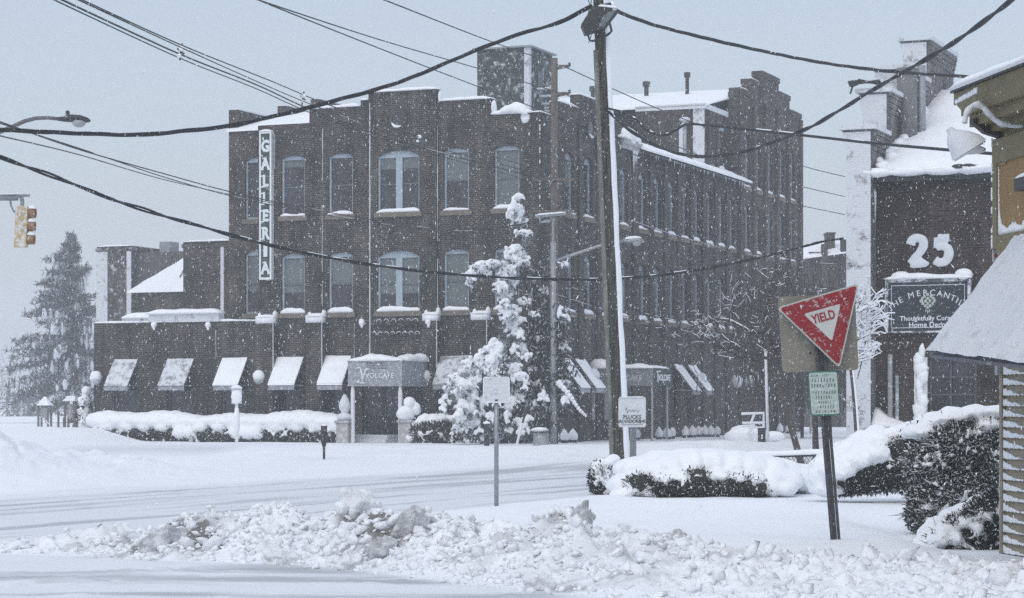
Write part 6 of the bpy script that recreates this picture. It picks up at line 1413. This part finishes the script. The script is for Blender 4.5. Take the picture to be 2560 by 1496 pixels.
# bare deciduous trees ------------------------------------------------
def branch(rng, p, d, L_, r, lev, maxlev, segs, snow, fork=(2, 4), spread=.75, grav=.0, minz=None):
    n = max(2, int(4+L_*.8)) if lev < 2 else 4
    pts = [p]; dd = d.copy()
    for i in range(n):
        wv = 1 if lev else .16; dd = (dd+Vector((rng.gauss(0, .2)*wv, rng.gauss(0, .2)*wv, rng.gauss(0, .17)*wv+(.05 if lev else 0)-grav*lev))).normalized(); pts.append(pts[-1]+dd*L_/n)
    rad = [lerp(r, r*.62, i/n) for i in range(n+1)]
    segs.append((pts, rad, lev))
    if lev >= maxlev: return
    k = rng.randint(*fork)+(1 if lev == 0 else 0)
    for i in range(k):
        t = rng.uniform(.35, 1.) if i else 1.; j = min(n, max(1, int(round(t*n))))
        nd = (dd+Vector((rng.gauss(0, spread), rng.gauss(0, spread), rng.gauss(.08, spread*.6)))).normalized()
        branch(rng, pts[j], nd, L_*rng.uniform(.52, .82), rad[j]*rng.uniform(.5, .72), lev+1, maxlev, segs, snow, fork, spread, grav)
def bare_tree(name, lab, base, d0, L0, r0, maxlev, seed, snow=.6, fork=(2, 4), spread=.75, grav=.0, extra=(), group=None, tm=BARK, cat='bare tree', thick=1.):
    rng = random.Random(seed); t = thing(name, base, lab, cat, 0, group); segs = []
    branch(rng, Vector((0, 0, 0)), Vector(d0).normalized(), L0, r0, 0, 0 if extra else maxlev, segs, snow, fork, spread, grav)
    for p_, d_, L_, r_, lv in extra: branch(rng, Vector(p_), Vector(d_).normalized(), L_, r_, lv, maxlev, segs, snow, fork, spread, grav)
    m = MB(); b = MB(); s = MB()
    for pts, rad, lev in segs:
        (m if lev == 0 else b).tube(pts, rad, 8 if lev == 0 else (5 if lev < 3 else 3), lev == 0)
        if snow and rng.random() < snow:
            hor = abs((pts[-1]-pts[0]).normalized().z)
            if lev == 0: s.tube([p_+Vector((rad[i]*.62, -rad[i]*.45, 0)) for i, p_ in enumerate(pts)], [q*.62 for q in rad], 7)
            elif hor < .85: s.tube([p_+Vector((0, -.002, rad[i]*.6+.004*thick)) for i, p_ in enumerate(pts)], [q*.62+.005*thick for q in rad], 4)
    m.build('trunk', tm, t, True); b.build('branches', tm if r0 > .1 else TWIG, t, True)
    if s.v: s.build('branch_snow', SNOW, t, True)
    return t
Yb = 62.; q = at(2012, 1180, Yb); q.z = hgt(q.x, q.y)-.2
tp_ = at(1955, 915, Yb)-q
ex = []
rg = random.Random(3)
for px, py, r_ in ((1955, 915, .07), (1960, 930, .06), (1948, 890, .06), (1952, 900, .06)):
    pass
LB = lambda px, py, dy=0.: at(px, py, Yb+dy)-q
for a_, b_, r_ in (((1950, 900), (1880, 835), .05), ((1880, 835), (1790, 800), .035), ((1950, 905), (1850, 870), .04), ((1850, 870), (1740, 868), .025), ((1945, 880), (1925, 790), .05), ((1925, 790), (1905, 720), .035), ((1945, 885), (1985, 800), .05), ((1985, 800), (1990, 715), .035), ((1880, 835), (1850, 760), .03), ((1790, 800), (1720, 830), .02), ((1925, 790), (1860, 740), .025), ((1955, 920), (1900, 905), .03), ((1900, 905), (1800, 890), .02), ((1990, 740), (1960, 690), .02), ((1850, 870), (1800, 830), .02), ((1985, 800), (2040, 760), .03)):
    v_ = LB(*b_)-LB(*a_); ex.append((LB(*a_, rg.uniform(-.06, .06)), v_, v_.length*.92, r_*1.3, 1))
bare_tree('bare_tree', 'leaning bare tree with spreading dark twigs left of the yield sign', q, tp_, tp_.length, .10, 5, 12, .12, (2, 4), .6, .012, ex)
q = at(2040, 1180, 70); q.z = hgt(q.x, q.y)-.2
bare_tree('bare_tree', 'snow plastered bare tree trunk rising directly behind the small parking sign', q, (-.03, 0, 1), 2.6, .11, 4, 21, .45, (2, 3), .6, 0, [((-.05, 0, 2.5), (-.3, 0, 1), .9, .09, 1), ((-.05, 0, 2.5), (.25, 0, 1), .9, .09, 1), ((-.05, 0, 2.1), (.6, 0, .8), .7, .06, 1)])
q = at(2150, 1130, 52); q.z = hgt(q.x, q.y)-.2
ex = []; rg = random.Random(6); LB = lambda px, py, dy=0.: at(px, py, 52+dy)-q
for k in range(34):
    y_ = rg.uniform(735, 900); a_ = LB(2140+rg.uniform(-18, 10), y_+rg.uniform(15, 50), rg.uniform(-.3, .3)); b_ = LB(2140+rg.uniform(20, 78)*(1 if y_ < 860 else .7), y_+rg.uniform(-40, 30), rg.uniform(-.3, .3)); v_ = b_-a_
    ex.append((a_, v_, v_.length*.62, .014, 3))
sh_ = bare_tree('snowy_bush_tree', 'drooping little tree thick with snow between yield sign and shop board', q, (-.02, 0, 1), 3.3, .06, 5, 33, .9, (2, 3), .45, .02, ex, cat='small tree', thick=2.6)
for i, (px, Y_, lab) in enumerate(((1925, 100, 'upright bare sapling nearest the gable end of the mill'), (2005, 104, 'middle upright bare sapling beyond the end of the mill'), (2075, 102, 'upright bare sapling beside the white plastered gable pier'))):
    q = at(px, 1090, Y_); q.z = hgt(q.x, q.y)-.1; t = thing('bare_sapling', q, lab, 'bare tree', 0, 'bare saplings beyond the mill'); m = MB(); g = random.Random(i+3)
    tr_ = MB(); tr_.tube([(0, 0, 0), (.05, 0, 2.5)], [.09, .06], 6); tr_.build('trunk', TWIG, t)
    for k in range(420):
        a_ = Vector((g.gauss(0, .9), g.gauss(0, .6), g.uniform(1.2, 5.6))); h_ = g.uniform(1.0, 2.6)*(1.1-.12*abs(a_.x)); m.tube([a_, a_+Vector((g.gauss(0, .08), 0, h_*.5)), a_+Vector((g.gauss(0, .22), g.gauss(0, .1), h_))], [.024, .018, .008], 3, False)
    m.build('twigs', TWIG, t)
# the big evergreen at the left --------------------------------------
YC = 190.; KS = 190/135; q = at(182, 1062, YC); q.z = hgt(q.x, q.y)-.1
ct = thing('big_conifer', q, 'big grey green conifer fading in the haze at the left of the low wing', 'tree')
Hc = gz(592, YC)-q.z; m = MB(); lean = Vector((-.012, 0, 1)); m.tube([(0, 0, 0), lean*Hc*.5, lean*Hc*.98], [.3, .18, .03], 8); m.build('trunk', BARK, ct, True)
g = random.Random(9); br_ = MB(); tips = []; sn = MB()
for i in range(215):
    t = 1-(g.random()**.75)*.86; t = min(.99, round(t*15)/15+g.uniform(-.02, .02)); z_ = Hc*t; ph = g.uniform(0, 2*PI)
    R_ = KS*np.interp(t, [.14, .3, .45, .62, .78, .9, 1.0], [3.1, 3.6, 3.25, 2.5, 1.75, 1.05, .15])*g.uniform(.55, 1.22)
    if math.cos(ph) > .2: R_ *= .66
    d = Vector((math.cos(ph), math.sin(ph), 0)); b0 = lean*z_; k = 5
    up_ = .38*(t-.25)
    pts = [b0+d*R_*(j/k)+Vector((0, 0, R_*(up_*(j/k)-.16*(j/k)**2*(1.5-t)))) for j in range(k+1)]
    br_.tube(pts, [.05*(1-j/k*.8) for j in range(k+1)], 3, False)
    for j in range(1, k+1):
        for _ in range(int(5+R_*1.8)):
            tt = g.uniform(j-1, j)/k; p_ = b0+d*R_*tt+Vector((0, 0, R_*(up_*tt-.16*tt**2*(1.5-t)))); tips.append(p_+Vector((g.gauss(0, .16), g.gauss(0, .16), g.gauss(.05, .11))))
    if .12 < t < .55 and math.cos(ph) > -.2 and g.random() < .8 or g.random() < .10:
        for j in range(2, k+1): sn.blob(pts[j]+Vector((0, 0, -.12)), (.20*g.uniform(.5, 1.2), .2, .42*g.uniform(.6, 1.6)), 8, .6, i*7+j)
br_.build('branches', BARK, ct)
m = MB(); P_ = np.array([list(p_) for p_ in tips]); P_ = np.repeat(P_, 5, 0)+np.random.default_rng(2).normal(size=(len(P_)*5, 3))*.05; k_ = np.random.default_rng(4).random(len(P_)) < .3; m.leaves(P_[~k_], .34, 3, .22, .25); m.cur = 1; m.leaves(P_[k_]+[0, -.05, .05], .30, 4, .24, .3); m.cur = 0; m.build('needles', [NEEDLE, MATS['frosted_needles']], ct)
sn.build('snow_load', SNOWP, ct, True)
# faint bare trees far off to the left
for i, (px, Y_, L_, lab) in enumerate(((20, 330, 4.4, 'faint bare tree in the haze at the far left edge'), (70, 360, 4.8, 'faint bare tree behind the pointed kiosk'), (-30, 300, 4.6, 'nearest faint bare tree cut by the left edge'), (120, 390, 5.0, 'faintest bare tree behind the big conifer'))):
    q = at(px, 1050, Y_); q.z = .3; bare_tree('distant_bare_tree', lab, q, (0, 0, 1), L_, .28, 5, 50+i, .5, (3, 4), .7, 0, (), 'bare trees fading into the haze', thick=4.)
bk = MB(); g = random.Random(5)
hb = thing('distant_shrubbery', at(40, 1050, 340)*1, 'low belt of hazy shrubs far away at the left edge', 'shrubs'); hb.location.z = .3; m = MB()
for i in range(16): m.leaves(shell(260, (g.uniform(-13, 11), g.uniform(-2, 2), 1.6), (2.2, 1.5, 2.6*g.uniform(.6, 1.2)), seed=i), .5, i, .4)
m.build('foliage', HEDGE, hb); 
# hedges on the right --------------------------------------------------
def HP(px, py, Y_): return at(px, py, Y_)
b0 = at(1508, 1250, 45); b0.z = hgt(b0.x, b0.y)-.05
P = lambda px, py, dy=0.: at(px, py, 45+dy)-b0
hedge('small_shrub', 'small round shrub with a snow hat tucked behind the foot of the big pole', b0, [(P(1508, 1200), (.26, .3, .36)), (P(1525, 1222), (.2, .25, .28))], 2600, .06, [(P(1495, 1172), (.16, .2, .14)), (P(1515, 1160), (.2, .25, .13)), (P(1532, 1150), (.14, .2, .1)), (P(1530, 1180), (.14, .2, .14)), (P(1502, 1193, -.2), (.12, .12, .08)), (P(1490, 1210, -.25), (.05, .06, .06))], 5, .035, 'shrub', dust=70, tw=30)
b1 = at(1770, 1240, 39.5); b1.z = hgt(b1.x, b1.y)-.05
P = lambda px, py, dy=0.: at(px, py, 39.5+dy)-b1
fol = [(P(px, 1219+6*math.sin(px), .05), (.32, .5, .22)) for px in range(1600, 1900, 36)]+[(P(1740, 1208, .0), (.4, .45, .26)), (P(1660, 1214, .0), (.34, .45, .2)), (P(1820, 1212, 0), (.4, .45, .22))]
caps = [(P(px, py, .55), (.34, .6, h)) for px, py, h in ((1565, 1212, .20), (1590, 1200, .22), (1630, 1185, .25), (1680, 1172, .28), (1730, 1168, .3), (1780, 1166, .3), (1830, 1172, .3), (1880, 1178, .3), (1930, 1188, .3), (1960, 1200, .26))]
caps += [(P(px, py, 1.5), (.5, .7, .25)) for px, py in ((1600, 1175), (1660, 1162), (1720, 1157), (1780, 1155), (1840, 1160), (1890, 1168), (1940, 1180), (1985, 1197))]
caps += [(P(px, py, -.05), (.24, .3, h)) for px, py, h in ((1890, 1212, .2), (1930, 1215, .2), (1960, 1222, .15), (1580, 1225, .13), (1556, 1236, .1), (1610, 1218, .08), (1640, 1226, .07), (1668, 1224, .09), (1625, 1236, .06), (1700, 1192, .12), (1745, 1196, .10), (1800, 1192, .14), (1845, 1200, .13), (1660, 1200, .12))]
hedge('rounded_hedge', 'wide low hedge swallowed by a smooth dome of snow beside the big pole', b1, fol, 12000, .036, caps, 6, .04, dust=110, tw=60, disp=.010, amp=.16)
b2 = at(2150, 1240, 37); b2.z = hgt(b2.x, b2.y)-.05
P = lambda px, py, dy=0.: at(px, py, 37+dy)-b2
fol = [(P(px, py, .4), (.38, .6, h)) for px, py, h in ((2090, 1205, .22), (2130, 1192, .3), (2170, 1180, .36), (2210, 1168, .42), (2250, 1155, .5), (2290, 1145, .55), (2340, 1130, .6))]
caps = [(P(px, py, dy), (.3, .5, h)) for px, py, h, dy in ((2062, 1195, .22, .3), (2072, 1165, .2, .4), (2090, 1145, .2, .5), (2120, 1130, .2, .5), (2150, 1128, .18, .3), (2160, 1108, .2, .6), (2200, 1098, .2, .6), (2240, 1092, .2, .6), (2280, 1085, .2, .6), (2100, 1168, .16, .05), (2130, 1152, .17, .05), (2180, 1135, .16, .1), (2070, 1225, .12, .2), (2090, 1180, .12, -.1), (2320, 1070, .2, .6), (2360, 1060, .2, .6))]
caps += [(P(2100+i*9, 1176-i*4+8*math.sin(i*2), -.15), (.07, .08, .07+.03*math.sin(i))) for i in range(14)]
hedge('sloping_hedge', 'dark hedge under a rising slab of snow right of the yield sign post', b2, fol, 18000, .036, caps, 7, .04, dust=190, tw=160, disp=.05)
b3 = at(2400, 1345, 31); b3.z = hgt(b3.x, b3.y)-.1
P = lambda px, py, dy=0.: at(px, py, 31+dy)-b3
fol = [(P(2350, 1250, .3), (.42, .5, .4)), (P(2420, 1230, .4), (.5, .6, .5)), (P(2390, 1120, .4), (.5, .55, .42)), (P(2460, 1110, .5), (.45, .5, .45)), (P(2330, 1170, .4), (.38, .5, .36)), (P(2320, 1290, .2), (.3, .35, .25)), (P(2480, 1180, .4), (.4, .5, .5))]
caps = [(P(px, py, .55), (.26, .45, .12)) for px, py in ((2300, 1080), (2345, 1052), (2390, 1040), (2440, 1034), (2485, 1034))]+[(P(2470, 1062, .2), (.16, .2, .08)), (P(2425, 1085, .2), (.12, .2, .06))]
hedge('twiggy_bush', 'large dark twiggy bush dusted with snow against the ochre shop clapboards', b3, fol, 34000, .034, caps, 11, .028, 'bush', dust=520, tw=1700, disp=.015, frost=.75)
b4 = at(2420, 1395, 28); b4.z = hgt(b4.x, b4.y)-.1
P = lambda px, py, dy=0.: at(px, py, 28+dy)-b4
fol = [(P(2470, 1318, .1), (.34, .4, .38)), (P(2410, 1340, .1), (.34, .4, .28)), (P(2360, 1358, .1), (.26, .35, .18)), (P(2505, 1300, .2), (.3, .4, .44)), (P(2440, 1372, .0), (.3, .35, .15))]
caps = [(P(px, py, dy+.02), (rx*.92, .24, rz*.85)) for px, py, rx, rz, dy in ((2310, 1365, .16, .13, .1), (2325, 1335, .17, .14, .15), (2350, 1310, .19, .13, .2), (2385, 1290, .2, .12, .3), (2420, 1275, .2, .11, .35), (2455, 1255, .2, .1, .4), (2490, 1238, .2, .1, .45), (2370, 1325, .17, .1, -.05), (2410, 1308, .15, .09, -.05), (2440, 1320, .11, .10, -.15), (2390, 1345, .08, .09, -.2), (2345, 1350, .15, .1, -.1), (2325, 1372, .16, .09, -.05), (2460, 1290, .12, .08, -.05), (2495, 1275, .12, .08, 0))]
hedge('snow_capped_bush', 'low bush wrapped in lumpy snow at the foot of the ochre shop corner', b4, fol, 13000, .033, caps, 13, .03, 'bush', dust=230, tw=220, disp=.04)
# mesh fence between the hedges
YF = 57.; f0 = at(1770, 1148, YF); f0.z = hgt(f0.x, f0.y); f1 = at(2110, 1148, YF)
fe = thing('mesh_fence', f0, 'chain link fence with a snow loaded top rail between the right hand hedges', 'fence'); W_ = (f1-f0).x; zr = gz(1136, YF)-f0.z; zr2 = gz(1148, YF)-f0.z
m = MB(); m.tube([(0, 0, zr2), (W_, 0, zr)], .03, 8); m.build('top_rail', DARKM, fe, True)
m = MB()
for i in range(int(W_/.09)):
    x_ = i*.09; zt = lerp(zr2, zr, x_/W_)-.03
    for d in (-1, 1): m.tube([(x_+d*.0, 0, zt), (x_+d*zt*.55, 0.01*d, 0)], .006, 3, False)
m.build('wire_mesh', DARKM, fe)
for x_ in (0, W_*.5, W_): MB().tube([(x_, .03, -.1), (x_, .03, zr+.03)], .035, 8).build('post', GALV, fe)
s = MB(); s.ridge([(W_*.12, 0, zr2+.02), (W_*.5, 0, (zr+zr2)/2+.02), (W_, 0, zr+.02)], .14, .13, 4, .25, .25); s.ridge([(0, 0, zr2+.02), (W_*.16, 0, zr2+.02)], .12, .1, 6, .2, .5); s.build('rail_snow', SNOW, fe, True)
s = MB(); s.ridge([(W_*.45, -.1, zr-.42), (W_*.7, -.1, zr-.36), (W_, -.1, zr-.42)], .15, .16, 8, .15, .6); s.build('mesh_snow', SNOW, fe, True)

# ================================================================ broken snow: slabs (things) and lumps (stuff)
SLABM = mat('dirty_snow_block', (.47, .48, .495), .85, .22, 5, 1., snow=.5, sscale=5, bscale=14)
SLABC = mat('clean_snow_block', (.78, .80, .83), .8, .08, 4, 1., bscale=14)
for i, (px, py, Y_, w_, h_, dp, tilt, mt_, lab) in enumerate((
    (905, 1285, 25.9, .34, .20, .24, 8, SLABC, 'biggest upright slab of clean ploughed snow on the bank crest'),
    (1452, 1325, 23.9, .13, .27, .16, 20, SLABM, 'pointed grey block of snow standing on the bank left of the lawn'),
    (435, 1352, 26.3, .34, .13, .2, 24, SLABM, 'tilted dirty grey brown slab of snow at the left end of the bank'),
    (385, 1362, 26.2, .20, .10, .18, -10, SLABM, 'small dirty lump left of the tilted brown slab'),
    (1040, 1318, 24.7, .26, .17, .2, 28, SLABM, 'long slanting brown stained slab right of the upright slab'),
    (960, 1372, 24.3, .17, .12, .17, 12, SLABM, 'brown stained block low on the bank below the slanting slab'),
    (700, 1392, 24.9, .22, .10, .2, 6, SLABC, 'clean flat topped block at the toe of the bank'),
    (870, 1408, 24.2, .14, .09, .14, -14, SLABC, 'rounded white block at the toe under the brown stained blocks'),
    (1700, 1352, 23.2, .11, .08, .12, 10, SLABM, 'small grey lump on the bank crest before the rounded hedge'),
    (1060, 1246, 32, .07, .05, .07, 0, SLABM, 'little brown lump lying alone on the road behind the bank'),
    (1340, 1456, 21.5, .16, .10, .16, 18, SLABC, 'white block with a hollow side near the bottom centre'),
    (660, 1290, 26.6, .20, .12, .2, -12, SLABC, 'broad white block on the crest left of the upright slab'))):
    q = at(px, py, Y_); zg = hgt(q.x, q.y); q.z = max(zg-.05, min(q.z, zg+h_*.8)); m = MB()
    m.blob((0, 0, 0), (w_, dp, h_), 18, .55, i+3); g = random.Random(i)
    if i in (0, 2, 4): m.v = [(max(-w_*.8, min(w_*.8, x_)), max(-dp*.65, y_), z_*.95) for x_, y_, z_ in m.v]
    m.v = [tuple(Vector(v_)*(1+.16*mn.noise(Vector(v_)*9+Vector((i, 0, 0)))+.22*mn.cell(Vector(v_)*7+Vector((i, 0, 0))))) for v_ in m.v]
    o = m.build('snow_block', mt_, None, True, label=lab, cat='snow block', group='blocks of ploughed snow on the bank'); o.location = q; o.rotation_euler = (R(10), R(tilt), R(g.uniform(0, 60)))
    d_ = o.modifiers.new('sub', 'SUBSURF'); d_.levels = 1; d_.render_levels = 2; d_ = o.modifiers.new('rough', 'DISPLACE'); d_.texture = CLOUD; d_.strength = .12; d_.texture_coords = 'LOCAL'
g = np.random.default_rng(12); n = 12000
xs = g.uniform(-8.5, 7.5, n); tt = g.beta(2.2, 1.7, n)
yc = np.interp(xs, BX, BY); wn = np.interp(xs, BX, BW)
ys_2 = yc-wn*1.08+tt*(wn*1.08+.55)
hc = np.interp(xs, BX, BH); t_ = (ys_2-yc); keep = (g.random(n) < np.clip(hc*1.9, .08, 1)*np.where(xs > .8, .55+.6*(fbm(xs*1.3, ys_2*1.3, 77)-.4), 1)); xs, ys_2 = xs[keep], ys_2[keep]
zs = height(xs, ys_2); sz = .010+.055*g.random(len(xs))**4.5*np.where(xs < .9, 1.15, .75)
ico = np.array([(math.sin(th)*math.cos(p_), math.sin(th)*math.sin(p_), math.cos(th)) for th in (.0,) for p_ in (0,)]+[(math.sin(th)*math.cos(p_+th), math.sin(th)*math.sin(p_+th), math.cos(th)) for th in (.85, 1.75) for p_ in np.linspace(0, 2*PI, 6)[:5]]+[(0, 0, -1)])
icf = [(0, 1+i, 1+(i+1) % 5) for i in range(5)]+[(1+i, 6+i, 1+(i+1) % 5) for i in range(5)]+[(1+(i+1) % 5, 6+i, 6+(i+1) % 5) for i in range(5)]+[(11, 6+(i+1) % 5, 6+i) for i in range(5)]
def scatter(name, P_, S_, mt_, lab, cat, seed, an=(1, 1, .8), smooth=True, ran=.3):
    g = np.random.default_rng(seed); n = len(P_)
    a = g.uniform(0, 2*PI, n); b = g.uniform(-.8, .8, n)
    V = ico[None]*np.array(an)*(1+ran*g.normal(size=(n, len(ico), 1)))*g.uniform(.55, 1.3, size=(n, 1, 3))
    ca, sa, cb, sb = np.cos(a)[:, None], np.sin(a)[:, None], np.cos(b)[:, None], np.sin(b)[:, None]
    x_, y_, z_ = V[..., 0], V[..., 1], V[..., 2]; x_, z_ = x_*cb-z_*sb, x_*sb+z_*cb; x_, y_ = x_*ca-y_*sa, x_*sa+y_*ca
    V = np.stack([x_, y_, z_], -1)*S_[:, None, None]+P_[:, None, :]
    Fc = (np.array(icf)[None]+len(ico)*np.arange(n)[:, None, None]).reshape(-1, 3)
    me = bpy.data.meshes.new(name); me.vertices.add(n*len(ico)); me.vertices.foreach_set('co', V.ravel()); me.loops.add(Fc.size); me.loops.foreach_set('vertex_index', Fc.ravel())
    me.polygons.add(len(Fc)); me.polygons.foreach_set('loop_start', np.arange(0, Fc.size, 3)); me.polygons.foreach_set('loop_total', np.full(len(Fc), 3)); me.update(calc_edges=True)
    if smooth: me.polygons.foreach_set('use_smooth', [True]*len(Fc))
    me.materials.append(mt_); o = bpy.data.objects.new(name, me); COL.objects.link(o); tag(o, lab, cat, kind='stuff'); return o
scatter('snow_lumps', np.stack([xs, ys_2, zs+sz*.15], -1), sz, mat('lump_snow', (.84, .865, .90), .7, .06, 1.2, .3), 'countless small lumps of broken snow over the ploughed bank', 'snow lumps', 3, (1, .8, .6), False, .22)
g = np.random.default_rng(31); n = 900; xs = g.uniform(-7, 7, n); yc = np.interp(xs, BX, BY); wn = np.interp(xs, BX, BW); ys_2 = yc-wn*.95+g.beta(2.4, 1.6, n)*(wn*.95+.3)
keep = g.random(n) < np.clip(np.interp(xs, BX, BH)*1.6, .05, 1); xs, ys_2 = xs[keep], ys_2[keep]; sz = .035+.085*g.random(len(xs))**2.4
scatter('snow_chunks', np.stack([xs, ys_2, height(xs, ys_2)+sz*.1], -1), sz, mat('chunk_snow', (.80, .825, .86), .8, .10, 5, .8, bscale=12), 'broken angular chunks of packed snow along the ploughed bank', 'snow chunks', 8, (1.1, .8, .65), False, .24)
# falling snow: flakes floating between the camera and the mill
def flakes(n, y0_, y1_, s0, s1, seed, pw=3):
    g = np.random.default_rng(seed); u = g.random(n); Y_ = (y0_**pw+u*(y1_**pw-y0_**pw))**(1/pw)
    X_ = (g.random(n)*2-1)*(.255*Y_+.6); Z_ = EYE-.10*Y_+g.random(n)*.30*Y_; ok = Z_ > .1
    return np.stack([X_, Y_, Z_], -1)[ok], (s0+(s1-s0)*g.random(n)**2.5)[ok]
PA = [flakes(900, 4, 12, .0014, .0030, 1), flakes(12000, 12, 30, .0022, .0070, 2, 2.6), flakes(80000, 30, 88, .0038, .0108, 3, 2.2)]
P_ = np.concatenate([a for a, b in PA]); S_ = np.concatenate([b for a, b in PA])
FL = mat('snowflake', (.90, .93, .97), .9, .02, 3)
ico = np.array([(0, 0, 1), (1, 0, 0), (0, 1, 0), (-1, 0, 0), (0, -1, 0), (0, 0, -1)], float); icf = [(0, 1, 2), (0, 2, 3), (0, 3, 4), (0, 4, 1), (5, 2, 1), (5, 3, 2), (5, 4, 3), (5, 1, 4)]
scatter('falling_snowflakes', P_, S_, FL, 'falling snowflakes drifting through the air everywhere', 'snowflakes', 9, (.62, .6, 2.3), False, .2)
